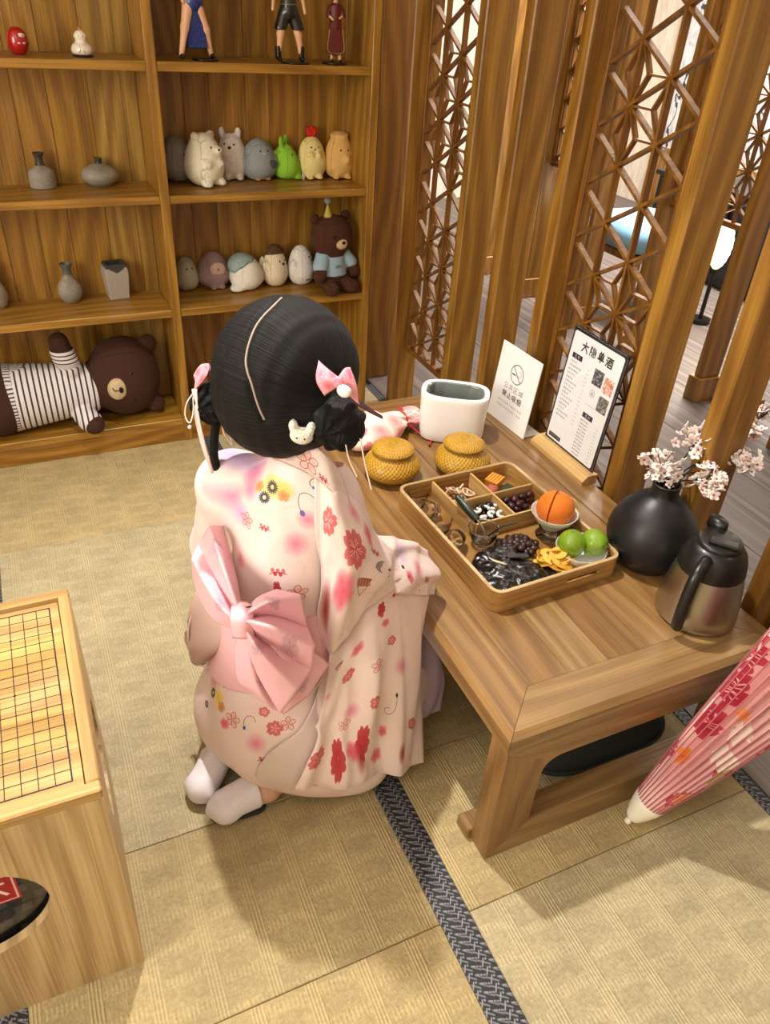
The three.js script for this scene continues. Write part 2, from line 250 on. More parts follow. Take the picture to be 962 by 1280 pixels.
// ---------------------------------------------------------------- wooden screens: posts and asanoha lattice panels
function lattice(parent, X, z0, z1, y0, y1, colZ, rowY, filled, mat) {  // triangular grid, side 0.137; small sticks run from corners to the middle of filled triangles
  const g = new THREE.Group(); g.name = 'lattice_panel'; parent.add(g);
  const n = V(1, 0, 0), S = 0.137, W = S * Math.sqrt(3) / 2, fr = 0.018;
  for (const [a, b] of [[z0, z0 + fr], [z1 - fr, z1]]) part(g, 'stile', cbox(X - 0.014, X + 0.014, y0, y1, a, b, 0.0015, 'y'), mat);
  for (const [a, b] of [[y0 - 0.022, y0], [y1, y1 + 0.022]]) part(g, 'rail', cbox(X - 0.016, X + 0.016, a, b, z0, z1, 0.0015, 'z'), mat);
  const a0 = z0 + fr, a1 = z1 - fr;
  for (let c = -6; c <= 6; c++) { const z = colZ + c * W; if (z > a0 + 0.012 && z < a1 - 0.012) part(g, 'stick', bar(V(X, y0, z), V(X, y1, z), 0.008, 0.018, n), mat); }
  for (const s of [1, -1]) for (let k = -30; k < 30; k++) {             // diagonals y = rowY + k S + s (z - colZ) / sqrt 3
    const base = rowY + k * S, f = (z) => base + s * (z - colZ) / Math.sqrt(3);
    let za = a0, zb = a1;
    const lim = (y) => colZ + (y - base) * Math.sqrt(3) * s;
    const l0 = lim(y0), l1 = lim(y1), lo = Math.min(l0, l1), hi = Math.max(l0, l1);
    za = Math.max(za, lo); zb = Math.min(zb, hi);
    if (zb - za > 0.02) part(g, 'stick', bar(V(X - 0.001 * s, f(za), za), V(X - 0.001 * s, f(zb), zb), 0.008, 0.017, n), mat);
  }
  for (let c = -4; c < 4; c++) for (let r = -14; r < 14; r++) {         // two triangles to every cell between two columns
    const z = colZ + c * W, o = rowY + r * S + (Math.abs(c) % 2) * S / 2;
    for (const T of [[[z, o], [z, o + S], [z + W, o + S / 2]], [[z, o + S], [z + W, o + S / 2], [z + W, o + 1.5 * S]]]) {
      const m = [0, 1].map((i) => (T[0][i] + T[1][i] + T[2][i]) / 3);
      if (m[0] < a0 + 0.02 || m[0] > a1 - 0.02 || m[1] < y0 + 0.02 || m[1] > y1 - 0.02 || !filled(m[1], m[0])) continue;
      for (const p of T) if (p[0] > a0 - 0.015 && p[0] < a1 + 0.015 && p[1] > y0 && p[1] < y1) part(g, 'short_stick', bar(V(X + 0.001, p[1], clamp(p[0], a0, a1)), V(X + 0.001, m[1], m[0]), 0.0055, 0.015, n), mat);
    }
  }
  return g;
}
const near = (list) => (y, z) => list.some(([Y, Z, R]) => Math.hypot(y - Y, z - Z) < R);
const screen = setting('wall_right', 'screen of tall wooden posts with star-patterned lattice panels beside the low table', 'wooden screen');
const POST = [-3.22, -2.97, -2.713, -2.255, -2.012, -1.757, -1.30, -1.047, -0.792, -0.335, -0.082, 0.173, 0.63, 0.883, 1.138];
POST.forEach((z, i) => part(screen, 'post', cbox(1.34, 1.45, -0.004, CEIL - 0.002, z - 0.045, z, 0.004, 'y'), M.post[i % 3], 'tall wooden post'));
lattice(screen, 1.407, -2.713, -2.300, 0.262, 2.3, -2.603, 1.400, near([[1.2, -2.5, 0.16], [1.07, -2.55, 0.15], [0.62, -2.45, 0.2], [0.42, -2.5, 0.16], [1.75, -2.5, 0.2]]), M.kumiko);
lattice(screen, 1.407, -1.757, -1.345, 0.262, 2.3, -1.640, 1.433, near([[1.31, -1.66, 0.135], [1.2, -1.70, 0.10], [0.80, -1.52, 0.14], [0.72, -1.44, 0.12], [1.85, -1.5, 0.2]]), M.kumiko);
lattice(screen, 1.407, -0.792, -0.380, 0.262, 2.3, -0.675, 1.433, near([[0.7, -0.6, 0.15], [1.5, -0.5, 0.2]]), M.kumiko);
const far = setting('wall_opposite', 'matching wooden screen on the other side of the corridor', 'wooden screen');
M.farPost = M.post[1];
for (const z of [-4.46, -4.21, -3.75, -3.50, -3.25, -2.79, -2.29, -2.04, -1.79, -1.33, -1.08, -0.83, -0.37, 0.3, 1.0]) {
  part(far, 'post', cbox(2.70, 2.81, 0.11, CEIL - 0.002, z - 0.045, z, 0.003, 'y'), M.farPost, 'wooden post');
  part(far, 'post_base', cbox(2.685, 2.825, -0.004, 0.11, z - 0.06, z + 0.015, 0.003, 'y'), M.farPost);
}
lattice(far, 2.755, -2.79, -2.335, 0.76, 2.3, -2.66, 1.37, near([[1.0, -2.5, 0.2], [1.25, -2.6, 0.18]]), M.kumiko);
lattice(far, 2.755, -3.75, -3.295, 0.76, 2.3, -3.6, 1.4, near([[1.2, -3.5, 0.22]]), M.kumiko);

// ---------------------------------------------------------------- ceiling lamps (above the frame); the tatami room panel is added fill
M.glow = new THREE.MeshStandardMaterial({ color: 0xffffff, emissive: 0xfff0d8, emissiveIntensity: 1.2 });
M.trimWhite = std(0xf2f0ec, 0.4);
DOWN.forEach(([x, z]) => {
  const t = thing('ceiling_downlight', 'round recessed ceiling downlight above the low table', 'ceiling light', [x, CEIL - 0.001, z]);
  const ring = lathe([[0.045, 0], [0.045, -0.012], [0.062, -0.012], [0.066, -0.004], [0.066, 0]], 32); part(t, 'trim_ring', ring, M.trimWhite);
  const d = new THREE.CircleGeometry(0.044, 28); d.rotateX(Math.PI / 2); d.translate(0, -0.002, 0); part(t, 'diffuser', d, M.glow);
});
[...FILL_PANEL, ...HALL].forEach(([x, z, w, d], i) => {
  const t = thing('ceiling_panel_light', ['large square fill light panel added on the tatami room ceiling', 'long ceiling light panel in the corridor behind the screen', 'long ceiling light panel in the corridor near the closing wall', 'wide ceiling light panel beyond the opposite screen'][i], 'ceiling light', [x, CEIL - 0.001, z]);
  const f = 0.02;
  for (const [x0, x1, z0, z1] of [[-w / 2 - f, w / 2 + f, -d / 2 - f, -d / 2], [-w / 2 - f, w / 2 + f, d / 2, d / 2 + f], [-w / 2 - f, -w / 2, -d / 2, d / 2], [w / 2, w / 2 + f, -d / 2, d / 2]]) part(t, 'frame', cbox(x0, x1, -0.042, 0, z0, z1, 0.002), M.trimWhite);
  part(t, 'diffuser', cbox(-w / 2, w / 2, -0.036, 0, -d / 2, d / 2, 0.001), M.glow);
});

// ---------------------------------------------------------------- beyond the corridor
const ink = canvas(512, 512, (g, w, h) => {
  g.fillStyle = '#dfe0e2'; g.fillRect(0, 0, w, h); let s = 3; const r = () => (s = (s * 16807) % 2147483647) / 2147483647;
  for (let i = 0; i < 900; i++) { g.fillStyle = `rgba(${90 + r() * 60 | 0},${95 + r() * 60 | 0},${115 + r() * 60 | 0},${0.05 + r() * 0.14})`; g.beginPath(); g.ellipse(r() * w, r() * h, 3 + r() * 26, 2 + r() * 10, r() * 3, 0, 7); g.fill(); }
  for (let k = 0; k < 9; k++) { g.strokeStyle = 'rgba(30,32,44,0.8)'; let x = r() * w, y = r() * h; for (let i = 0; i < 26; i++) { g.lineWidth = 2 + r() * 9; g.beginPath(); g.moveTo(x, y); x += (r() - 0.5) * 46; y += (r() - 0.3) * 30; g.lineTo(x, y); g.stroke(); } }
});
const inkMat = new THREE.MeshPhysicalMaterial({ map: ink, roughness: 0.7 });
[[-5.2, 'far'], [-4.3, 'middle'], [-3.35, 'near']].forEach(([z], i) => {
  const t = thing('ink_painting_panel', ['tall pale ink-painted panel standing deepest along the far corridor wall', 'tall pale ink-painted panel between two others on the far corridor wall', 'tall pale ink-painted panel opposite the far lattice'][i], 'panel', [5.18, 0, z], 0, 'ink panels beyond the corridor');
  part(t, 'frame', merge([cbox(-0.03, 0.03, 0, 2.4, -0.43, -0.39, 0.003), cbox(-0.03, 0.03, 0, 2.4, 0.39, 0.43, 0.003), cbox(-0.03, 0.03, 2.36, 2.4, -0.39, 0.39, 0.003), cbox(-0.03, 0.03, 0, 0.5, -0.39, 0.39, 0.003)]), M.farPost);
  const p = new THREE.BoxGeometry(0.02, 1.86, 0.78); p.translate(0, 1.43, 0); part(t, 'painted_sheet', p, inkMat);
});
{
  const p = atX(902, 307, 3.5), t = thing('paper_lantern', 'small glowing oval paper lantern beyond the corridor screen', 'lantern', [p.x, 0, p.z]);
  const R = 0.055, hh = 0.13; part(t, 'stand', merge([cyl(0, 0, 0, 0.06, 0.06, 0.02), cyl(0, 0.02, 0, 0.012, 0.012, p.y - hh - 0.02, 12)]), M.black);
  const pts = []; for (let i = 0; i <= 20; i++) { const a = Math.PI * i / 20; pts.push([Math.max(0.003, Math.sin(a) * R * (1 + 0.03 * Math.cos(a * 20))), p.y - Math.cos(a) * hh]); }
  part(t, 'paper_shade', lathe(pts, 28), new THREE.MeshStandardMaterial({ color: 0xffffff, emissive: 0xffe9c8, emissiveIntensity: 1.4 }), 'glowing white paper shade');
  const l = new THREE.PointLight(0xffe2b8, 0.5, 0, 2); l.position.set(0, p.y, R + 0.03); l.castShadow = true; t.add(l);
  const c = atX(900, 345, 4.0), k = thing('low_cabinet', 'low dark cabinet behind the paper lantern', 'cabinet', [c.x + 0.3, 0, c.z - 0.1]);
  part(k, 'body', cbox(-0.25, 0.25, 0.05, 0.55, -0.7, 0.7, 0.006), M.black); part(k, 'top', cbox(-0.27, 0.27, 0.55, 0.58, -0.72, 0.72, 0.004), M.black);
  for (const z of [-0.34, 0.34]) part(k, 'door', cbox(-0.27, -0.25, 0.08, 0.53, z - 0.32, z + 0.32, 0.004), M.blackMatte); part(k, 'plinth', cbox(-0.22, 0.25, -0.004, 0.05, -0.66, 0.66, 0.003), M.black);
  const q = atX(795, 325, 3.2), b = thing('floor_cushion_stack', 'pale blue square seat cushion beyond the opposite screen', 'cushion', [q.x, 0, q.z]);
  const pad = new THREE.SphereGeometry(1, 28, 16), pp = pad.attributes.position; for (let i = 0; i < pp.count; i++) { const x = pp.getX(i), y = pp.getY(i), z = pp.getZ(i), e = (v) => Math.sign(v) * Math.pow(Math.abs(v), 0.45); pp.setXYZ(i, e(x) * 0.26, y * 0.09 + 0.45, e(z) * 0.26); } pad.computeVertexNormals();
  part(b, 'cushion_pad', pad, std(0x7fb4d6, 0.8)); part(b, 'stool', merge([cbox(-0.2, 0.2, 0.33, 0.37, -0.2, 0.2, 0.004), ...[[-1, -1], [-1, 1], [1, -1], [1, 1]].map(([i, j]) => cbox(i * 0.17 - 0.018, i * 0.17 + 0.018, -0.004, 0.33, j * 0.17 - 0.018, j * 0.17 + 0.018, 0.003))]), M.farPost);
  b.name = 'cushioned_stool'; b.userData.label = 'wooden stool with a pale blue cushion beyond the opposite screen'; b.userData.category = 'stool';
}

// ---------------------------------------------------------------- display shelf
const SF = -2.655, SB = -2.885, SH = [0.094, 0.521, 0.900, 1.277, 1.655, 2.03], DIV = [[-0.62, -0.59], [0.436, 0.466], [1.163, 1.192]];
{
  const t = thing('display_shelf', 'tall honey-coloured wooden display shelf with open compartments against the back wall', 'shelf', [0.3, 0, SF]);
  wpart(t, 'plinth', cbox(-1.6, 1.192, 0, 0.068, SB, SF - 0.001, 0.002, 'x'), M.stave[3]);
  for (const [a, b] of [[-1.62, -1.59], ...DIV]) wpart(t, 'upright', cbox(a, b, 0.0, 2.25, SB, SF + 0.004, 0.002, 'y'), M.shelf, 'upright panel between compartments');
  const secs = [[-1.59, -0.62], [-0.59, 0.436], [0.466, 1.163]];
  secs.forEach(([a, b]) => { for (const y of SH) wpart(t, 'shelf_board', cbox(a, b, y - 0.026, y, SB, SF, 0.002, 'x'), M.shelf, 'horizontal shelf board'); wpart(t, 'shelf_board', cbox(a, b, 2.22, 2.25, SB, SF, 0.002, 'x'), M.shelf); });
  secs.forEach(([a, b]) => { let x = a; while (x < b - 0.02) { let w = rr(0.07, 0.125); if (b - x - w < 0.05) w = b - x; wpart(t, 'back_plank', cbox(x + 0.0005, x + w - 0.0005, 0.07, 2.25, SB - 0.014 - rr(0, 0.0008), SB, 0.0008, 'y'), M.stave[rnd() * 6 | 0]); x += w; } });
}

// ---------------------------------------------------------------- low table
const TY = 0.39, T0 = [0.637, 1.335], TZ = [-2.03, -0.70];
{
  const t = thing('low_table', 'low honey-brown wooden table with mitred frame top and closed end legs', 'table', [0.986, 0, -1.365]);
  const [x0, x1] = T0, [z0, z1] = TZ, w = 0.098, b = 0.012, yb = TY - 0.05;
  const railPoly = (A, B, C, D) => { const top = [A, B, C, D].map(([x, z]) => V(x, TY, z)); return prism(top, V(0, -0.05, 0), Math.abs(A[0] - B[0]) > Math.abs(A[1] - B[1]) ? 'x' : 'z'); };
  const rail = (o1, o2, i2, i1, grain) => {                            // mitred frame member with a chamfer along the outer edge
    const n = V((o1[0] + o2[0]) / 2 - (i1[0] + i2[0]) / 2, 0, (o1[1] + o2[1]) / 2 - (i1[1] + i2[1]) / 2).normalize();
    const P = (p, y, s) => V(p[0] - n.x * s, y, p[1] - n.z * s);
    const sec = (o, i, e) => { const d = V(i[0] - o[0], 0, i[1] - o[1]), k = b / Math.abs(d.dot(n)); const q = V(o[0] + d.x * k, TY, o[1] + d.z * k); return [V(o[0], TY - b, o[1]), q, V(i[0], TY, i[1]), V(i[0], yb, i[1]), V(o[0], yb, o[1])]; };
    const A = sec(o1, i1), B = sec(o2, i2), polys = [A.slice(), B.slice()]; for (let k = 0; k < 5; k++) polys.push([A[k], A[(k + 1) % 5], B[(k + 1) % 5], B[k]]);
    const c = [...A, ...B].reduce((s, p) => s.add(p), V(0, 0, 0)).divideScalar(10);
    return polyGeo(outward(polys.map((q) => q.map((p) => p.clone())), c), grain);
  };
  const g = 0.0006;
  wpart(t, 'top_rail', rail([x0, z0 + g], [x0, z1 - g], [x0 + w, z1 - w - g], [x0 + w, z0 + w + g], 'z'), M.table[2]);
  wpart(t, 'top_rail', rail([x1, z1 - g], [x1, z0 + g], [x1 - w, z0 + w + g], [x1 - w, z1 - w - g], 'z'), M.table[1]);
  wpart(t, 'top_rail', rail([x0 + g, z1], [x1 - g, z1], [x1 - w - g, z1 - w], [x0 + w + g, z1 - w], 'x'), M.table[0]);
  wpart(t, 'top_rail', rail([x1 - g, z0], [x0 + g, z0], [x0 + w + g, z0 + w], [x1 - w - g, z0 + w], 'x'), M.table[3]);
  const n = 5, pw = (x1 - x0 - 2 * w) / n;
  for (let i = 0; i < n; i++) wpart(t, 'top_plank', cbox(x0 + w + i * pw + 0.0006, x0 + w + (i + 1) * pw - 0.0006, yb + 0.01, TY - 0.0012, z0 + w + 0.001, z1 - w - 0.001, 0.0012, 'z'), M.table[(i * 3 + 1) % 4]);
  for (const [za, zb] of [[z1 - 0.055, z1], [z0, z0 + 0.055]]) {      // closed end frames: apron with rounded shoulders, two legs, a foot bar
    const y0 = 0.086, y1 = 0.285, xi0 = x0 + 0.094, xi1 = x1 - 0.094, r = 0.05;
    const sh = new THREE.Shape(); sh.moveTo(x0, 0.0); sh.lineTo(x1, 0.0); sh.lineTo(x1, yb); sh.lineTo(x0, yb); sh.closePath();
    const leg = (s) => { const a = s < 0 ? x0 : x1, i = s < 0 ? xi0 : xi1; return prism([V(a, 0, za), V(a, yb, za), V(i, y1 + 0.004, za), V(i, y0, za)], V(0, 0, zb - za), 'y'); };
    for (const s of [-1, 1]) wpart(t, 'leg', leg(s), M.table[s < 0 ? 1 : 3], 'squared leg of the end frame');
    wpart(t, 'foot_bar', prism([V(x0 + 0.0005, 0, za), V(xi0, y0, za), V(xi1, y0, za), V(x1 - 0.0005, 0, za)], V(0, 0, zb - za), 'x'), M.table[0], 'bar along the floor');
    const ap = new THREE.Shape(); ap.moveTo(x0 + 0.001, yb); ap.lineTo(x1 - 0.001, yb); ap.lineTo(xi1, y1 + 0.004); ap.lineTo(xi1, y1 - r); ap.quadraticCurveTo(xi1, y1, xi1 - r, y1); ap.lineTo(xi0 + r, y1); ap.quadraticCurveTo(xi0, y1, xi0, y1 - r); ap.lineTo(xi0, y1 + 0.004); ap.closePath();
    const ag = new THREE.ExtrudeGeometry(ap, { depth: zb - za, bevelEnabled: false, curveSegments: 8 }); ag.translate(0, 0, za);
    const u = ag.attributes.uv; for (let i = 0; i < u.count; i++) u.setXY(i, u.getX(i) / LU, u.getY(i) / LV);
    wpart(t, 'apron', ag, M.table[2], 'end apron with rounded shoulders');
    wpart(t, 'foot_block', cbox(x0 - 0.012, x0 + 0.08, 0, 0.03, za - 0.045, za, 0.003, 'z'), M.table[1]);
  }
}

// ---------------------------------------------------------------- go board stand
const HY = 0.515;
{
  const a = atY(130, 988.4, HY), bx1 = -0.046, bx0 = bx1 - 0.49, bz1 = -0.768, bz0 = -1.248, t = thing('go_board_stand', 'square wooden go board stand with printed grid and a round opening in its side', 'board game', [(bx0 + bx1) / 2, 0, (bz0 + bz1) / 2]);
  const panel = (w, h, holes) => { const s = new THREE.Shape(); s.moveTo(0, 0); s.lineTo(w, 0); s.lineTo(w, h); s.lineTo(0, h); s.closePath(); for (const [x, y, rx, ry] of holes) { const p = new THREE.Path(); p.absellipse(x, y, rx, ry, 0, Math.PI * 2, true); s.holes.push(p); } const g = new THREE.ExtrudeGeometry(s, { depth: 0.016, bevelEnabled: false, curveSegments: 40 }); const u = g.attributes.uv; for (let i = 0; i < u.count; i++) { const x = u.getX(i), y = u.getY(i); u.setXY(i, y / LU + 0.3, x / LV + 0.2); } return g; };
  const H0 = HY - 0.02, hx = 0.245;
  const f = panel(0.49, H0, [[hx, 0.302, 0.136, 0.113]]); f.translate(bx0, 0, bz1 - 0.016); wpart(t, 'front_panel', f, M.board, 'side panel with a large round opening');
  const k = panel(0.49, H0, [[hx, 0.302, 0.136, 0.113]]); k.translate(bx0, 0, bz0); wpart(t, 'back_panel', k, M.board);
  for (const x of [bx0, bx1 - 0.016]) { const s = panel(0.446, H0, [[0.223, 0.30, 0.11, 0.10]]); s.rotateY(Math.PI / 2); s.translate(x, 0, bz1 - 0.017); wpart(t, 'side_panel', s, M.board, 'side panel with a hand opening'); }
  wpart(t, 'bottom_panel', cbox(bx0 + 0.017, bx1 - 0.017, 0.02, 0.034, bz0 + 0.017, bz1 - 0.017, 0.001, 'x'), M.board);
  const rimH = [HY - 0.022, HY], w = 0.02;
  for (const [x0, x1, z0, z1, g] of [[bx0, bx1, bz1 - w, bz1, 'x'], [bx0, bx1, bz0, bz0 + w, 'x'], [bx0, bx0 + w, bz0 + w, bz1 - w, 'z'], [bx1 - w, bx1, bz0 + w, bz1 - w, 'z']]) wpart(t, 'rim', cbox(x0, x1, ...rimH, z0, z1, 0.0025, g), M.boardLight, 'raised wooden rim');
  const TB = HY - 0.006, n = 5, pw = (bx1 - bx0 - 2 * w - 0.004) / n;
  const top = part(t, 'board_top', new THREE.BufferGeometry(), M.boardTop); t.remove(top);
  for (let i = 0; i < 5; i++) { const z0 = bz0 + w + 0.008 + i * (bz1 - bz0 - 2 * w - 0.010) / 5, z1 = z0 + (bz1 - bz0 - 2 * w - 0.010) / 5; wpart(t, 'top_plank', cbox(bx0 + w + 0.002, bx1 - w - 0.002, TB - 0.02, TB, z0, z1 - 0.0002, 0.0004, 'x'), i % 2 ? M.boardTop : M.boardLight, 'pale plank of the playing surface'); }
  const gx1 = -0.0835, gz1 = -0.803, cx = 0.0229, cz = 0.02245, lines = [];
  for (let i = 0; i < 19; i++) { const th = i === 0 || i === 18 ? 0.0011 : 0.0006; lines.push(new THREE.BoxGeometry(18 * cx + 2 * th, 0.0005, th * 2).translate(gx1 - 9 * cx, TB + 0.0002, gz1 - i * cz), new THREE.BoxGeometry(th * 2, 0.0005, 18 * cz).translate(gx1 - i * cx, TB + 0.0003, gz1 - 9 * cz)); }
  for (const i of [3, 9, 15]) for (const j of [3, 9, 15]) lines.push(new THREE.CylinderGeometry(0.0022, 0.0022, 0.0006, 12).translate(gx1 - i * cx, TB + 0.0003, gz1 - j * cz));
  wpart(t, 'grid_lines', merge(lines), std(0x1a140c, 0.6), 'black printed nineteen by nineteen grid');
  // the black carton inside
  const c = thing('game_box', 'black carton with a red label inside the go board stand', 'box', [bx0 + 0.245, 0.034, bz1 - 0.082]);
  const tex = canvas(512, 512, (g, W, Hh) => {
    g.fillStyle = '#0c0c0e'; g.fillRect(0, 0, W, Hh);
    for (let y = 0; y < 10; y++) for (let x = 0; x < 12; x++) { g.fillStyle = (x + y) % 2 ? '#1e1e22' : '#3a3a40'; g.fillRect(x * 44 + 4, y * 40 + 4, 34, 26); }
    g.fillStyle = '#a3161c'; g.fillRect(228, 24, 150, 108); g.strokeStyle = '#e8b8a8'; g.lineWidth = 4; g.strokeRect(234, 30, 138, 96); g.strokeStyle = '#f1ddd2'; g.lineWidth = 8;
    for (const [x, y] of [[255, 50], [315, 50]]) { g.beginPath(); g.moveTo(x, y + 12); g.lineTo(x + 42, y + 4); g.moveTo(x + 22, y - 8); g.quadraticCurveTo(x + 18, y + 34, x - 2, y + 56); g.moveTo(x + 20, y + 18); g.lineTo(x + 42, y + 54); g.moveTo(x + 30, y + 24); g.lineTo(x + 8, y + 34); g.stroke(); }
    g.fillStyle = '#0a0a0b'; g.fillRect(0, 312, W, 200); g.strokeStyle = '#d8d8d4'; g.lineWidth = 3;
    for (let i = 0; i < 7; i++) { const x = 130 + i * 42, y = 330; g.strokeRect(x, y, 22, 20); g.beginPath(); g.moveTo(x + 4, y + 10); g.lineTo(x + 22, y + 9); g.moveTo(x + 11, y - 4); g.lineTo(x + 9, y + 24); g.stroke(); }
    g.lineWidth = 2; g.beginPath(); g.moveTo(130, 372); g.lineTo(430, 368); g.moveTo(200, 384); g.lineTo(400, 381); g.stroke();
  });
  part(c, 'carton', cbox(-0.20, 0.20, 0, 0.34, -0.06, 0.055, 0.002), M.black);
  const pl = new THREE.BoxGeometry(0.398, 0.338, 0.002); pl.translate(0, 0.17, 0.0565); part(c, 'printed_front', pl, new THREE.MeshPhysicalMaterial({ map: tex, roughness: 0.25, clearcoat: 0.6 }), 'glossy black print with red label');
}

// ---------------------------------------------------------------- things on the low table
// woven go bowls with lids
const weave = (() => { const h = (u, v) => { const a = Math.sin(u * Math.PI * 2 * 40), b = Math.sin(v * Math.PI * 2 * 14); return 0.5 + 0.32 * a * Math.cos(v * Math.PI * 14) + 0.18 * Math.abs(b); }; return { b: pixels(512, 256, (u, v) => { const k = h(u, v); return [k, k, k]; }, false), m: pixels(512, 256, (u, v) => { const k = 0.62 + h(u, v) * 0.42 + tnoise(u, v, 50, 40, 3) * 0.08; return [0.80 * k, 0.60 * k, 0.13 * k]; }) }; })();
M.rattan = new THREE.MeshPhysicalMaterial({ map: weave.m, bumpMap: weave.b, bumpScale: 0.003, roughness: 0.5, clearcoat: 0.2 });
const wL = weave.m.clone(), wLb = weave.b.clone(); for (const t of [wL, wLb]) { t.repeat.set(1, 0.55); t.needsUpdate = true; }
M.rattanLid = new THREE.MeshPhysicalMaterial({ map: wL, bumpMap: wLb, bumpScale: 0.0025, roughness: 0.5 });
function goBowl(px, py, label) {
  const p = atY(px, py, TY + 0.045), t = thing('go_stone_bowl', label, 'bowl', [p.x, TY, p.z], rnd() * 3, 'woven go bowls');
  const body = []; for (let i = 0; i <= 18; i++) { const a = i / 18; body.push([0.048 + 0.029 * Math.sin(Math.PI * Math.pow(a, 0.85)) + 0.004 * a, a * 0.078]); }
  part(t, 'bowl_body', lathe([[0.0001, 0], ...body], 56), M.rattan, 'woven yellow cane body');
  part(t, 'rim_coil', new THREE.TorusGeometry(0.0535, 0.0035, 8, 48).rotateX(Math.PI / 2).translate(0, 0.080, 0), M.rattan);
  part(t, 'lid', lathe([[0.0001, 0.104], [0.02, 0.1035], [0.038, 0.100], [0.05, 0.094], [0.056, 0.087], [0.056, 0.083], [0.0001, 0.082]].reverse(), 56), M.rattanLid, 'domed woven lid');
  part(t, 'lid_edge', new THREE.TorusGeometry(0.056, 0.0028, 8, 48).rotateX(Math.PI / 2).translate(0, 0.086, 0), M.rattan);
}
goBowl(490, 577, 'woven yellow cane go bowl with lid, next to the pink cloth pouch');
goBowl(578, 570, 'woven yellow cane go bowl with lid, in front of the white bin');

// white bin with grey liner
{
  const t = thing('table_bin', 'small white rounded plastic bin with a grey bag liner on the low table', 'bin', [1.074, TY, -1.745], -0.585);
  const loop = (hx, hz, n = 40) => { const o = []; for (let i = 0; i < n; i++) { const a = i / n * Math.PI * 2, c = Math.cos(a), s = Math.sin(a), e = (v) => Math.sign(v) * Math.pow(Math.abs(v), 0.62); o.push([e(c) * hx, e(s) * hz]); } return o; };
  const skin = (rings) => { const n = 40, P = [], I = []; rings.forEach(([hx, hz, y]) => loop(hx, hz, n).forEach(([x, z]) => P.push(x, y, z))); for (let r = 0; r < rings.length - 1; r++) for (let i = 0; i < n; i++) { const a = r * n + i, b = r * n + (i + 1) % n, c = a + n, d = b + n; I.push(a, c, b, b, c, d); } const g = new THREE.BufferGeometry(); g.setAttribute('position', new THREE.Float32BufferAttribute(P, 3)); g.setIndex(I); g.computeVertexNormals(); return g; };
  part(t, 'bin_body', skin([[0.001, 0.001, 0.001], [0.088, 0.055, 0.001], [0.093, 0.06, 0.006], [0.096, 0.063, 0.03], [0.100, 0.067, 0.135], [0.1005, 0.0675, 0.147], [0.097, 0.064, 0.151], [0.086, 0.053, 0.149], [0.083, 0.050, 0.140], [0.082, 0.05, 0.10], [0.078, 0.046, 0.012], [0.001, 0.001, 0.011]]), std(0xeeecea, 0.35, { clearcoat: 0.3 }), 'white plastic body with broad rim');
  const lin = skin([[0.084, 0.0512, 0.1495], [0.0815, 0.0485, 0.146], [0.078, 0.0455, 0.10], [0.07, 0.04, 0.04], [0.05, 0.03, 0.025], [0.001, 0.001, 0.022]]);
  const q = lin.attributes.position; for (let i = 40; i < q.count; i++) { const a = Math.atan2(q.getZ(i), q.getX(i)), k = 1 - 0.10 * Math.abs(Math.sin(a * 7 + q.getY(i) * 38)); q.setX(i, q.getX(i) * k); q.setZ(i, q.getZ(i) * k); } lin.computeVertexNormals();
  part(t, 'bag_liner', lin, std(0x6f7672, 0.28, { side: THREE.DoubleSide, clearcoat: 0.8 }), 'crinkled grey plastic liner');
}

// no-smoking sign and menu
const glyph = (g, x, y, s, k, lw = 1) => {                             // a square character of strokes; k varies the strokes
  g.lineWidth = Math.max(1, s * 0.085 * lw); g.beginPath();
  const L = (a, b, c, d) => { g.moveTo(x + a * s, y + b * s); g.lineTo(x + c * s, y + d * s); };
  L(0.08, 0.22 + (k % 3) * 0.05, 0.92, 0.2 + (k % 3) * 0.05); L(0.5, 0, 0.48 - (k % 2) * 0.3, 0.95); if (k % 2) L(0.5, 0.4, 0.95, 0.95); if (k % 3) { L(0.15, 0.5, 0.85, 0.5); L(0.2, 0.5, 0.2, 0.92); L(0.82, 0.5, 0.82, 0.92); } if (k % 4 > 1) L(0.1, 0.9, 0.92, 0.9); if (k % 5 > 2) L(0.3, 0.05, 0.15, 0.45); g.stroke();
};
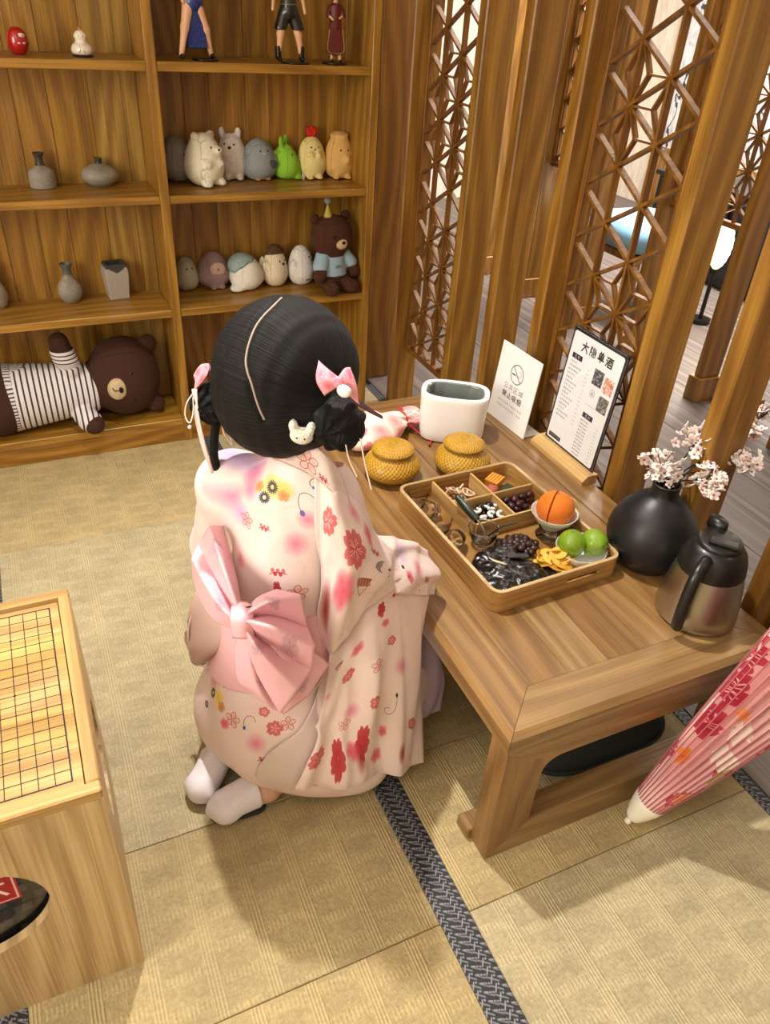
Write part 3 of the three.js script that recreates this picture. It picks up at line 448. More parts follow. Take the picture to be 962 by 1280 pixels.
// named characters as strokes in a unit square
const CH = {
  '公': [[.38, .05, .1, .42], [.62, .05, .92, .42], [.5, .4, .2, .88], [.2, .88, .8, .84], [.66, .6, .9, .95]],
  '共': [[.32, .05, .32, .6], [.68, .05, .68, .6], [.12, .25, .88, .25], [.05, .6, .95, .6], [.35, .7, .12, .97], [.65, .7, .9, .97]],
  '区': [[.08, .08, .92, .08], [.08, .08, .08, .92], [.08, .92, .95, .92], [.75, .25, .28, .75], [.3, .28, .75, .75]],
  '域': [[.03, .35, .35, .35], [.18, .1, .18, .75], [.02, .8, .36, .7], [.38, .25, .98, .25], [.42, .42, .62, .42], [.42, .42, .42, .6], [.62, .42, .62, .6], [.42, .6, .62, .6], [.4, .82, .64, .74], [.72, .02, .8, .6], [.8, .6, .97, .92], [.92, .42, .66, .9], [.85, .05, .95, .15]],
  '禁': [[.05, .2, .45, .2], [.25, .02, .25, .5], [.25, .2, .06, .45], [.25, .2, .44, .42], [.55, .2, .95, .2], [.75, .02, .75, .5], [.75, .2, .56, .45], [.75, .2, .95, .45], [.25, .56, .75, .56], [.1, .7, .9, .7], [.5, .7, .5, .97], [.3, .78, .15, .94], [.7, .78, .86, .94]],
  '止': [[.5, .05, .5, .9], [.5, .45, .85, .45], [.2, .4, .2, .9], [.04, .9, .96, .9]],
  '吸': [[.05, .2, .3, .2], [.05, .2, .05, .7], [.3, .2, .3, .7], [.05, .7, .3, .7], [.4, .1, .85, .1], [.55, .1, .36, .95], [.85, .1, .78, .42], [.78, .42, .92, .42], [.92, .42, .5, .95], [.55, .4, .97, .95]],
  '烟': [[.2, .02, .2, .5], [.2, .5, .03, .95], [.2, .5, .38, .9], [.06, .25, .12, .42], [.38, .2, .3, .38], [.45, .08, .97, .08], [.45, .08, .45, .95], [.97, .08, .97, .95], [.45, .93, .97, .93], [.55, .4, .87, .4], [.71, .2, .71, .4], [.71, .4, .55, .8], [.71, .4, .88, .8]],
  '大': [[.05, .35, .95, .3], [.5, .02, .48, .4], [.48, .4, .08, .97], [.5, .4, .95, .95]],
  '酒': [[.08, .08, .2, .2], [.02, .38, .16, .48], [.04, .95, .22, .6], [.3, .12, .98, .12], [.36, .32, .94, .32], [.36, .32, .36, .97], [.94, .32, .94, .97], [.36, .95, .94, .95], [.54, .12, .52, .55], [.72, .12, .72, .55], [.36, .72, .94, .72]],
  '单': [[.32, .02, .4, .16], [.68, .02, .58, .16], [.2, .2, .8, .2], [.2, .2, .2, .58], [.8, .2, .8, .58], [.2, .4, .8, .4], [.2, .58, .8, .58], [.04, .74, .96, .74], [.5, .2, .5, .98]],
  '隐': [[.08, .06, .08, .97], [.08, .06, .28, .06], [.28, .06, .16, .38], [.16, .38, .3, .55], [.3, .55, .12, .6], [.55, .02, .4, .22], [.5, .14, .86, .14], [.42, .3, .92, .3], [.92, .3, .92, .58], [.46, .44, .92, .44], [.42, .58, .92, .58], [.4, .7, .34, .92], [.5, .7, .52, .92], [.52, .92, .82, .92], [.64, .66, .7, .78], [.86, .68, .96, .84]],
};
const write = (g, c, x, y, s, lw) => { g.lineWidth = lw; g.lineCap = 'round'; g.beginPath(); for (const [a, b, d, e] of CH[c]) { g.moveTo(x + a * s, y + b * s); g.lineTo(x + d * s, y + e * s); } g.stroke(); };
{
  const t = thing('no_smoking_sign', 'white card sign with a no-smoking symbol standing behind the bin', 'sign', [1.268, TY, -1.745], -Math.PI / 2 + 0.05);
  const tex = canvas(760, 980, (g, w, h) => {
    g.fillStyle = '#f3f2f1'; g.fillRect(0, 0, w, h); g.strokeStyle = '#3a3b40'; g.lineWidth = 11;
    g.beginPath(); g.arc(w / 2, 300, 118, 0, 7); g.stroke(); g.beginPath(); g.moveTo(w / 2 - 84, 218); g.lineTo(w / 2 + 84, 382); g.stroke();
    g.fillStyle = '#2c2d31'; g.fillRect(w / 2 - 92, 306, 66, 17); g.strokeStyle = '#77787d'; g.lineWidth = 4; g.strokeRect(w / 2 - 20, 307, 92, 15);
    for (const o of [0, 22]) { g.beginPath(); g.moveTo(w / 2 + 66 + o * 0.6, 296); g.bezierCurveTo(w / 2 + 80 + o, 262, w / 2 + 26 + o, 262, w / 2 + 40 + o, 232); g.stroke(); }
    g.strokeStyle = '#5b5c61'; [...'公共区域'].forEach((c, i) => write(g, c, w / 2 - 190 + i * 98, 450, 82, 6)); g.strokeStyle = '#3c3d42'; [...'禁止吸烟'].forEach((c, i) => write(g, c, w / 2 - 190 + i * 98, 556, 82, 9));
    g.strokeStyle = '#7d7e83'; for (let r = 0; r < 2; r++) for (let i = 0; i < 11; i++) glyph(g, w / 2 - 240 + i * 44, 690 + r * 62, 34, i * 7 + r * 3 + 1, 0.9);
  });
  const lean = new THREE.Group(); lean.rotation.x = -0.1; 
  const board = cbox(-0.098, 0.098, 0, 0.243, -0.0015, 0.0015, 0.0006); board.rotateX(-0.1); board.translate(0, 0.001, 0); part(t, 'card', board, M.white);
  const pr = new THREE.BoxGeometry(0.195, 0.2415, 0.0006); pr.translate(0, 0.1215, 0.002); pr.rotateX(-0.1); pr.translate(0, 0.001, 0);
  part(t, 'printed_face', pr, new THREE.MeshPhysicalMaterial({ map: tex, roughness: 0.4 }), 'white print with crossed-out cigarette in a circle');
  part(t, 'foot', cbox(-0.09, 0.09, 0, 0.004, -0.07, 0.0, 0.001), M.white); const st = cbox(-0.03, 0.03, 0, 0.17, -0.0012, 0.0012, 0.0005); st.rotateX(0.25); st.translate(0, 0.002, -0.064); part(t, 'stand_strut', st, M.blackMatte);
}
{
  const t = thing('menu_stand', 'printed menu sheet in a clear upright holder with a wooden base', 'menu', [1.31, TY, -1.497], -Math.PI / 2);
  const W = 0.232, Hh = 0.35;
  const tex = canvas(720, 1086, (g, w, h) => {
    g.fillStyle = '#20222e'; g.fillRect(0, 0, w, h); g.fillStyle = '#eef0f4'; g.beginPath(); g.roundRect(14, 26, w - 40, h - 54, 26); g.fill();
    g.strokeStyle = '#17181f'; g.lineCap = 'round'; [...'大隐单酒'].forEach((c, i) => write(g, c, 150 + i * 112, 84, 88, i === 1 ? 9 : 13));
    const tag = (x, y, ww) => { g.fillStyle = '#1d2036'; g.fillRect(x, y, ww, 46); g.strokeStyle = '#f0f0f4'; glyph(g, x + ww / 2 - 34, y + 9, 28, 3, 1); glyph(g, x + ww / 2 + 6, y + 9, 28, 8, 1); };
    tag(60, 214, 140); tag(400, 634, 140); g.strokeStyle = '#2c2e38';
    for (let r = 0; r < 15; r++) { const n = 4 + (r * 7) % 4; for (let i = 0; i < n; i++) glyph(g, 56 + i * 24, 282 + r * 37, 18, r * 5 + i * 3, 1.1); g.strokeStyle = '#8a8c96'; for (let i = 0; i < 2; i++) glyph(g, 292 + i * 20, 282 + r * 37, 14, r + i * 2, 1); g.strokeStyle = '#2c2e38'; }
    for (let r = 0; r < 11; r++) { const n = 5 + (r * 3) % 3; for (let i = 0; i < n; i++) glyph(g, 396 + i * 22, 702 + r * 32, 17, r * 3 + i * 5 + 2, 1.1); g.strokeStyle = '#8a8c96'; for (let i = 0; i < 2; i++) glyph(g, 610 + i * 20, 702 + r * 32, 14, r + i, 1); g.strokeStyle = '#2c2e38'; }
    let s = 11; const q = () => (s = (s * 16807) % 2147483647) / 2147483647;
    const photo = (x, y, a, b) => { g.save(); g.beginPath(); g.rect(x, y, 128, 138); g.clip(); g.fillStyle = a; g.fillRect(x, y, 128, 138); for (let i = 0; i < 120; i++) { g.fillStyle = b[i % b.length]; g.globalAlpha = 0.55; g.beginPath(); g.ellipse(x + q() * 128, y + q() * 138, 4 + q() * 15, 3 + q() * 9, q() * 3, 0, 7); g.fill(); } g.restore(); g.globalAlpha = 1; };
    photo(390, 232, '#3d4048', ['#8c8f98', '#23252c', '#c9ccd4', '#5a5d66']); photo(536, 250, '#e8d4c8', ['#e09a80', '#c65f48', '#f2e2da', '#a8493a']); photo(536, 420, '#5c5e58', ['#a8aaa2', '#2c2e2a', '#d0d2ca', '#7a7c74']);
    g.strokeStyle = '#44464f'; g.lineWidth = 4; g.beginPath(); g.arc(440, 450, 30, 0, 7); g.stroke(); glyph(g, 424, 434, 32, 7, 1.2); g.lineWidth = 2; g.beginPath(); g.moveTo(390, 560); g.lineTo(520, 560); g.stroke();
    g.fillStyle = '#1d2030'; g.fillRect(40, 1000, 176, 40); g.strokeStyle = '#e8e8ee'; for (let i = 0; i < 7; i++) glyph(g, 52 + i * 22, 1010, 16, i * 3, 1.1);
  });
  const lean = -0.09, L = (g) => { g.rotateX(lean); g.translate(0, 0.022, -0.012); return g; };
  part(t, 'menu_sheet', L(new THREE.BoxGeometry(W - 0.006, Hh - 0.006, 0.001).translate(0, Hh / 2, 0)), new THREE.MeshPhysicalMaterial({ map: tex, roughness: 0.5 }), 'white menu print on a dark ground');
  part(t, 'clear_holder', L(merge([new THREE.BoxGeometry(W, Hh, 0.0016).translate(0, Hh / 2, 0.0026)])), new THREE.MeshPhysicalMaterial({ color: 0xffffff, transmission: 1, thickness: 0, roughness: 0.03, ior: 1.3 }), 'clear acrylic sheet');
  part(t, 'backing', L(new THREE.BoxGeometry(W, Hh, 0.0016).translate(0, Hh / 2, -0.0022)), M.blackMatte);
  part(t, 'wooden_base', prism([V(-0.128, 0, 0.026), V(-0.128, 0.012, 0.026), V(-0.128, 0.028, 0.008), V(-0.128, 0.028, -0.024), V(-0.128, 0, -0.024)], V(0.256, 0, 0), 'x'), M.boardLight, 'pale wooden base block');
}

// pink cloth pouch with red cord
const petal = (g, x, y, r, col, col2, rot = 0, lines = true) => { // five notched petals
  for (let i = 0; i < 5; i++) { g.save(); g.translate(x, y); g.rotate(rot + i * Math.PI * 2 / 5); const gr = g.createRadialGradient(0, 0, r * 0.1, 0, -r * 0.5, r * 0.8); gr.addColorStop(0, col); gr.addColorStop(1, col2); g.fillStyle = gr; g.beginPath(); g.moveTo(0, 0); g.bezierCurveTo(-r * 0.55, -r * 0.25, -r * 0.5, -r * 0.9, -r * 0.14, -r); g.lineTo(0, -r * 0.88); g.lineTo(r * 0.14, -r); g.bezierCurveTo(r * 0.5, -r * 0.9, r * 0.55, -r * 0.25, 0, 0); g.fill(); if (lines) { g.strokeStyle = 'rgba(255,236,226,0.8)'; g.lineWidth = Math.max(1, r * 0.04); g.beginPath(); g.moveTo(0, 0); g.lineTo(0, -r * 0.62); g.moveTo(0, 0); g.lineTo(-r * 0.16, -r * 0.5); g.moveTo(0, 0); g.lineTo(r * 0.16, -r * 0.5); g.stroke(); } g.restore(); }
  g.fillStyle = '#d94a52'; g.beginPath(); g.arc(x, y, r * 0.1, 0, 7); g.fill();
};
const blotch = (g, x, y, r, col) => { const c = g.createRadialGradient(x, y, 0, x, y, r); c.addColorStop(0, col); c.addColorStop(1, col.replace(/[\d.]+\)$/, '0)')); g.fillStyle = c; g.beginPath(); g.arc(x, y, r, 0, 7); g.fill(); };
const pouchTex = canvas(512, 512, (g, w, h) => { g.fillStyle = '#ecd9cf'; g.fillRect(0, 0, w, h); for (const [x, y, r] of [[120, 110, 90], [350, 90, 120], [240, 300, 110], [430, 380, 120], [80, 420, 100]]) blotch(g, x, y, r, 'rgba(206,96,100,0.75)'); for (const [x, y] of [[180, 200], [400, 230], [300, 440]]) petal(g, x, y, 46, '#d7606c', '#e89aa0'); });
{
  const p = atY(474, 542, TY + 0.03), t = thing('cloth_pouch', 'pink floral cloth pouch tied with a red cord behind the go bowl', 'pouch', [p.x + 0.005, TY, p.z - 0.02], 0.25);
  const f = (q) => { let d = sEll(q, [-0.03, 0.034, 0.015], [0.105, 0.036, 0.06]); d = smin(d, sCap(q, [0.03, 0.034, 0], [0.10, 0.04, -0.005], 0.034, 0.014), 0.04); d = smin(d, sEll(q, [0.135, 0.036, -0.008], [0.034, 0.022, 0.042]), 0.02); d = smin(d, sEll(q, [-0.02, 0.06, -0.02], [0.03, 0.03, 0.02]), 0.03); const a = Math.atan2(q[1] - 0.035, q[2]); d += 0.0035 * Math.sin(a * 7 + q[0] * 40) * smooth(-0.02, 0.08, q[0]) + 0.002 * Math.sin(q[0] * 60 + a * 3); return smax(d, 0.0012 - q[1], 0.006); };
  part(t, 'cloth_bag', boxUV(surfaceNet(f, [-0.15, -0.01, -0.09], [0.19, 0.12, 0.1], 0.004), 5), new THREE.MeshPhysicalMaterial({ map: pouchTex, roughness: 0.8 }), 'pink blossom-printed cloth gathered at the neck');
  const ring = []; for (let i = 0; i < 14; i++) { const a = i / 14 * Math.PI * 2; ring.push(V(0.098, 0.037 + Math.cos(a) * 0.021, -0.004 + Math.sin(a) * 0.021)); }
  part(t, 'red_cord', merge([tube(ring, 0.0032, 40, 8, true), tube([V(0.098, 0.058, 0.0), V(0.09, 0.066, -0.012), V(0.1, 0.068, -0.026), V(0.104, 0.06, -0.008)], 0.003, 24), tube([V(0.1, 0.03, 0.018), V(0.12, 0.008, 0.045), V(0.13, 0.004, 0.09), V(0.10, 0.004, 0.12)], 0.003, 24)]), std(0xb3202a, 0.6), 'red cord tied round the neck');
}
// black vase with blossom branches
{
  const t = thing('black_vase', 'matte black round vase holding the blossom branches', 'vase', [1.232, TY, -1.045]);
  const prof = [[0.0001, 0], [0.066, 0], [0.072, 0.004], [0.094, 0.035], [0.104, 0.07], [0.1, 0.105], [0.083, 0.14], [0.058, 0.168], [0.037, 0.185], [0.032, 0.195], [0.031, 0.212], [0.033, 0.217], [0.03, 0.219], [0.027, 0.214], [0.026, 0.19], [0.05, 0.165], [0.09, 0.1], [0.06, 0.01], [0.0001, 0.008]];
  const sm = new THREE.SplineCurve(prof.slice(1).map(([r, y]) => new THREE.Vector2(r, y))).getPoints(90).map((q) => [Math.max(0.0001, q.x), q.y]);
  part(t, 'vase_body', lathe([[0.0001, 0], ...sm], 64), std(0x131416, 0.42));
  const bark = std(0x2b1c18, 0.8), fl = [std(0xf2e9e4, 0.7), std(0xecd6d0, 0.7), std(0xf7f2ec, 0.7)];
  const fGeo = (() => { const l = []; for (let i = 0; i < 5; i++) { const g = new THREE.SphereGeometry(1, 7, 5); g.scale(0.0036, 0.0012, 0.0046); g.rotateX(-0.35); g.translate(0, 0.001, 0.0052); g.rotateY(i * Math.PI * 2 / 5); l.push(g); } return merge(l); })();
  const heart = new THREE.SphereGeometry(0.0016, 6, 4); heart.translate(0, 0.0012, 0); const fHeart = std(0xa8525a, 0.7);
  const org = V(1.232, TY + 0.21, -1.045), ends = [[[826, 594], [826, 586], 1.75], [[850, 575], [874, 550], 1.78], [[865, 596], [888, 603], 1.74], [[885, 585], [925, 574], 1.80], [[890, 565], [928, 538], 1.86], [[915, 545], [962, 514], 1.9]];
  ends.forEach(([m, e, d], i) => {
    const b = thing('blossom_branch', ['short branch of white blossom drooping over the lip of the black vase', 'branch with the largest round cluster of white blossom above the vase', 'low branch of white blossom leaning towards the thermos jug', 'branch of white blossom spreading behind the thermos jug', 'branch with a thin arc of pinkish white blossom', 'long dark branch reaching furthest from the vase towards the corridor'][i], 'flower branch', [org.x, org.y, org.z], 0, 'blossom branches in the black vase');
    const E = atDepth(...e, d), Mi = atDepth(...m, (d + 1.8) / 2); const path = [org.clone().add(V((i - 2) * 0.006, -0.12, (i % 3 - 1) * 0.008)), org.clone().add(V((i - 2) * 0.006, 0.0, (i % 3 - 1) * 0.01)), Mi.lerp(org.clone().lerp(E, 0.5), 0.4), E];
    wpart(b, 'stem', tube(path, 0.0019, 28, 6), bark, 'thin dark twig'); const cv = new THREE.CatmullRomCurve3(path), k = [44, 56, 40, 46, 34, 16][i], R = [0.040, 0.038, 0.036, 0.040, 0.034, 0.024][i];
    for (let j = 0; j < 5; j++) { const s = cv.getPoint(rr(0.72, 0.98)), e2 = E.clone().add(V(rr(-R, R), rr(-R * 0.5, R), rr(-R, R))); wpart(b, 'twig', tube([s, s.clone().lerp(e2, 0.5).add(V(0, 0.006, 0)), e2], 0.0011, 10, 5), bark); }
    for (let j = 0; j < k; j++) { const c = E.clone().add(V(rr(-1, 1), rr(-0.55, 0.75), rr(-1, 1)).multiplyScalar(R).multiplyScalar(i === 4 ? 1.1 : 1)); const g = fGeo.clone(), hg = heart.clone(), mt = new THREE.Matrix4().makeRotationFromEuler(new THREE.Euler(rr(-1.1, 1.1), rr(0, 6), rr(-1.1, 1.1))).scale(V(1, 1, 1).multiplyScalar(rr(1.15, 1.7))).setPosition(c); g.applyMatrix4(mt); hg.applyMatrix4(mt); const f = wpart(b, 'blossom', g, fl[rnd() * 3 | 0], 'small white five-petalled blossom'); wpart(f, 'flower_heart', hg.applyMatrix4(new THREE.Matrix4()), fHeart); }
  });
}
// thermos jug
{
  const t = thing('thermos_jug', 'brushed steel thermos jug with black lid and handle', 'jug', [1.208, TY, -0.848], 0.0);
  const steel = new THREE.MeshPhysicalMaterial({ color: 0xb9b4ac, metalness: 1, roughness: 0.3, anisotropy: 0.6 }), blk = std(0x0e0e0f, 0.38, { clearcoat: 0.2 });
  part(t, 'steel_body', lathe([[0.0001, 0.002], [0.08, 0.002], [0.085, 0.006], [0.087, 0.016], [0.083, 0.055], [0.075, 0.105], [0.069, 0.132]], 64), steel, 'brushed steel body');
  part(t, 'base_ring', lathe([[0.0001, 0], [0.079, 0], [0.079, 0.003], [0.0001, 0.003]], 48), blk);
  part(t, 'collar', lathe([[0.0695, 0.130], [0.0705, 0.134], [0.067, 0.158], [0.06, 0.178], [0.053, 0.188], [0.045, 0.192]], 56), blk, 'black collar');
  part(t, 'lid', lathe([[0.047, 0.190], [0.047, 0.198], [0.043, 0.204], [0.0001, 0.206]], 40), blk, 'black pressing lid');
  const sp = lathe([[0.0001, 0], [0.017, 0], [0.015, 0.022], [0.0001, 0.024]], 20); sp.scale(1, 1, 1.5); sp.translate(0.034, 0.194, -0.045); part(t, 'spout', sp, blk);
  const th = cbox(-0.012, 0.012, 0, 0.01, -0.03, 0.03, 0.003); th.rotateY(0.7); th.translate(-0.012, 0.203, 0.018); part(t, 'thumb_lever', th, blk);
  const a = 2.72, D = V(Math.cos(a) * 1, 0, Math.sin(a)), P = (r, y) => D.clone().multiplyScalar(r).setY(y);   // handle on the side of the camera
  const sec = (pts) => { const g = new THREE.TubeGeometry(new THREE.CatmullRomCurve3(pts), 36, 0.0125, 12); return g; };
  part(t, 'handle', sec([P(0.058, 0.178), P(0.08, 0.178), P(0.103, 0.164), P(0.114, 0.13), P(0.117, 0.09), P(0.114, 0.05), P(0.110, 0.033)]), blk, 'black curved handle');
  part(t, 'handle_end', ball(P(0.110, 0.033).x, 0.033, P(0.110, 0.033).z, 0.0125), blk);
  const tx = ball(0.034, 0.182, -0.045, 0.014, 0.012, 0.018); part(t, 'spout_neck', tx, blk);
}

// ---------------------------------------------------------------- serving tray and what is in it
{
  const t = thing('serving_tray', 'wooden serving tray with compartments and a slot handle on the low table', 'tray', [0.944, TY, -1.240], 0.045);
  const X = 0.177, Z = 0.231, R = 0.032, W = 0.008, HT = 0.056, TF = TY + 0.006;
  const rrect = (p, x, z, r) => { p.moveTo(-x + r, -z); p.lineTo(x - r, -z); p.quadraticCurveTo(x, -z, x, -z + r); p.lineTo(x, z - r); p.quadraticCurveTo(x, z, x - r, z); p.lineTo(-x + r, z); p.quadraticCurveTo(-x, z, -x, z - r); p.lineTo(-x, -z + r); p.quadraticCurveTo(-x, -z, -x + r, -z); return p; };
  const ring = (y0, y1) => { const s = rrect(new THREE.Shape(), X, Z, R); s.holes.push(rrect(new THREE.Path(), X - W, Z - W, R - W)); const g = new THREE.ExtrudeGeometry(s, { depth: y1 - y0, bevelEnabled: false, curveSegments: 8 }); g.rotateX(-Math.PI / 2); g.translate(0, y0, 0); return g; };
  // in the extruded plane y runs to -z; the slot lies in the wall that faces the camera (z = +Z), so at plane y = -Z
  const cut = (y0, y1) => { const a = 0.018, b = 0.112, s = new THREE.Shape(); s.moveTo(b, -Z); s.lineTo(X - R, -Z); s.quadraticCurveTo(X, -Z, X, -Z + R); s.lineTo(X, Z - R); s.quadraticCurveTo(X, Z, X - R, Z); s.lineTo(-X + R, Z); s.quadraticCurveTo(-X, Z, -X, Z - R); s.lineTo(-X, -Z + R); s.quadraticCurveTo(-X, -Z, -X + R, -Z); s.lineTo(a, -Z); s.lineTo(a, -Z + W); s.lineTo(-X + R, -Z + W); s.quadraticCurveTo(-X + W, -Z + W, -X + W, -Z + R); s.lineTo(-X + W, Z - R); s.quadraticCurveTo(-X + W, Z - W, -X + R, Z - W); s.lineTo(X - R, Z - W); s.quadraticCurveTo(X - W, Z - W, X - W, Z - R); s.lineTo(X - W, -Z + R); s.quadraticCurveTo(X - W, -Z + W, X - R, -Z + W); s.lineTo(b, -Z + W); s.closePath(); const g = new THREE.ExtrudeGeometry(s, { depth: y1 - y0, bevelEnabled: false, curveSegments: 8 }); g.rotateX(-Math.PI / 2); g.translate(0, y0, 0); return g; };
  const wall = merge([ring(0, 0.021), cut(0.021, 0.035), ring(0.035, HT - 0.003)]); { const u = wall.attributes.uv; for (let i = 0; i < u.count; i++) u.setXY(i, u.getX(i) / LU, u.getY(i) / LV); }
  part(t, 'tray_wall', wall, wood(TX.ash, 0xe6cda0, 0.45, 0.2), 'bent wooden wall with a slot handle');
  part(t, 'rim', ring(HT - 0.003, HT), wood(TX.ash, 0xffffff, 0.5), 'pale rim');
  { const s = rrect(new THREE.Shape(), X - W, Z - W, R - W), g = new THREE.ExtrudeGeometry(s, { depth: 0.005, bevelEnabled: false }); g.rotateX(-Math.PI / 2); g.translate(0, 0.0005, 0); part(t, 'tray_base', g, wood(TX.ash, 0xc8ac84, 0.4, 0.2)); }
  const DZ0 = -Z + W, DX0 = -0.072, DX1 = 0.045, DZ1 = -0.018, DM = -0.116, DH = 0.05, dv = M.boardLight;
  part(t, 'divider', cbox(DX0 - 0.003, DX0 + 0.003, 0.006, DH, DZ0, DZ1, 0.001, 'z'), dv); part(t, 'divider', cbox(DX1 - 0.003, DX1 + 0.003, 0.006, DH, DZ0, DZ1, 0.001, 'z'), dv);
  part(t, 'divider', cbox(DX0 + 0.003, X - W, 0.006, DH, DZ1, DZ1 + 0.006, 0.001, 'x'), dv); part(t, 'divider', cbox(DX0 + 0.003, DX1 - 0.003, 0.006, DH, DM - 0.003, DM + 0.003, 0.001, 'x'), dv); part(t, 'divider', cbox(DX1 + 0.003, X - W, 0.006, DH, DM - 0.003, DM + 0.003, 0.001, 'x'), dv);
  const at = (x, y, z) => { const v = V(x, y, z).applyAxisAngle(V(0, 1, 0), 0.045); return [0.944 + v.x, TF + v.y, -1.240 + v.z]; };
  const one = (name, label, cat, grp, geo, mat, pos, rot = [0, 0, 0]) => { const m = new THREE.Mesh(geo, mat); m.name = numbered(name); m.position.set(...at(...pos)); m.rotation.set(...rot); scene.add(m); return tag(m, label, cat, grp); };
  // pale dried curls
  const curl = [tube([V(-0.022, 0, 0), V(-0.012, 0.006, 0.012), V(0.004, 0.003, 0.014), V(0.018, 0.006, 0.004), V(0.014, 0.004, -0.01)], 0.0028, 20, 6), tube([V(-0.018, 0, -0.008), V(-0.004, 0.008, -0.012), V(0.014, 0.002, 0), V(0.02, 0.01, 0.01)], 0.0026, 18, 6)];
  const cm = [std(0xcdb195, 0.7), std(0xb98f78, 0.7), std(0xdcc6ac, 0.7)];
  for (let i = 0; i < 13; i++) one('dried_curl', 'pale dried curl in the far compartment of the tray', 'dried food', 'dried curls in the tray', curl[i % 2], cm[i % 3], [-0.014 + rr(-0.03, 0.03), 0.005 + i * 0.0017, -0.168 + rr(-0.026, 0.026)], [rr(-0.3, 0.3), rr(0, 6), rr(-0.3, 0.3)]);
  // wafer, fruit jelly, dark green packet
  { const w = []; for (let i = 0; i < 5; i++) w.push(cbox(-0.021, 0.021, 0, 0.016, -0.02 + i * 0.0082, -0.02 + i * 0.0082 + 0.0066, 0.0015)); w.push(cbox(-0.02, 0.02, 0.002, 0.013, -0.019, 0.019, 0.001)); one('ridged_wafer', 'orange ridged wafer in the tray corner', 'snack', null, merge(w), std(0xd9902f, 0.6), [0.108, 0.015, -0.195], [0, 0.5, 0.1]); }
  one('jelly_cube', 'reddish brown jelly cube beside the orange wafer', 'snack', null, cbox(-0.017, 0.017, 0, 0.028, -0.015, 0.015, 0.005), std(0xa9553a, 0.4, { clearcoat: 0.4 }), [0.073, 0.001, -0.160], [0, 0.6, 0]);
  one('green_packet', 'dark green folded packet in the tray compartment', 'packet', null, boxUV(surfaceNet((q) => { const e = (v, r) => Math.abs(v) - r; return Math.hypot(Math.max(e(q[0], 0.026), 0), Math.max(e(q[1] - 0.008 - 0.004 * Math.sin(q[0] * 90), 0.003), 0), Math.max(e(q[2], 0.018), 0)) - 0.003; }, [-0.034, -0.006, -0.026], [0.034, 0.024, 0.026], 0.003)), std(0x22371f, 0.35, { clearcoat: 0.5 }), [0.118, 0.003, -0.146], [0, 0.4, 0]);
  // dates, chocolates and cashews
  const date = new THREE.SphereGeometry(1, 14, 10); { const q = date.attributes.position; for (let i = 0; i < q.count; i++) { const k = 1 + 0.06 * perlin.noise(q.getX(i) * 4, q.getY(i) * 4, q.getZ(i) * 4); q.setXYZ(i, q.getX(i) * 0.013 * k, q.getY(i) * 0.0095 * k, q.getZ(i) * 0.0095 * k); } date.computeVertexNormals(); }
  const dm = [std(0x2c0d10, 0.3, { clearcoat: 0.4 }), std(0x3c1214, 0.35, { clearcoat: 0.3 })];
  for (let i = 0; i < 18; i++) { const l = i < 12 ? 0 : 1; one('date', 'dark red dried date in the tray', 'date', 'dates in the tray', date, dm[i % 2], [0.066 + (i % 4) * 0.0265 + rr(-0.003, 0.003) + l * 0.01, 0.0095 + l * 0.0145, -0.098 + Math.floor((i % 12) / 4) * 0.027 + rr(-0.003, 0.003)], [0, rr(0, 6), rr(-0.2, 0.2)]); }
  const cash = (() => { const g = new THREE.TorusGeometry(0.0085, 0.0042, 8, 14, Math.PI * 1.15); g.rotateX(Math.PI / 2); return merge([g, ball(0.0085, 0, 0, 0.0042), ball(Math.cos(Math.PI * 1.15) * 0.0085, 0, Math.sin(Math.PI * 1.15) * 0.0085, 0.0042)]); })();
  for (let i = 0; i < 9; i++) one('chocolate_ball', 'glossy black chocolate in the tray', 'chocolate', 'black chocolates in the tray', ball(0, 0, 0, 0.0125, 0.0105, 0.0125, 16), M.black, [-0.035 + (i % 3) * 0.027 + rr(-0.003, 0.003), 0.0105 + (i > 6 ? 0.016 : 0), -0.092 + Math.floor((i % 7) / 3) * 0.025 + rr(-0.003, 0.003)]);
  for (let i = 0; i < 6; i++) one('cashew', 'white cashew among the black chocolates in the tray', 'nut', 'cashews in the tray', cash, M.white, [-0.022 + (i % 3) * 0.025, 0.024 + rr(0, 0.006), -0.084 + Math.floor(i / 3) * 0.032 + rr(-0.004, 0.004)], [rr(-0.4, 0.4), rr(0, 6), rr(-0.4, 0.4)]);
  // clear cups
  const glass = new THREE.MeshPhysicalMaterial({ color: 0xffffff, transmission: 1, thickness: 0.002, roughness: 0.02, ior: 1.5 });
  const cupG = () => lathe([[0.0001, 0.0], [0.016, 0.0], [0.0185, 0.004], [0.024, 0.026], [0.0265, 0.045], [0.0258, 0.0452], [0.0225, 0.026], [0.0165, 0.006], [0.0001, 0.004]], 32);
  const cg2 = cupG();
  [[-0.137, 0, -0.186, 0, 0], [-0.112, 0.021, -0.128, 0, 1.25], [-0.137, 0, -0.066, 0, 0], [-0.115, 0.0215, -0.012, 0.6, 1.25]].forEach(([x, y, z, ry, rz], i) => one('tasting_cup', ['small clear tasting cup standing in the tray corner by the go bowl', 'small clear tasting cup lying between two standing cups', 'small clear tasting cup standing midway along the tray wall', 'small clear tasting cup lying next to the glass bowl'][i], 'cup', 'clear cups in the tray', cg2, glass, [x, y, z], [0, ry, rz]));
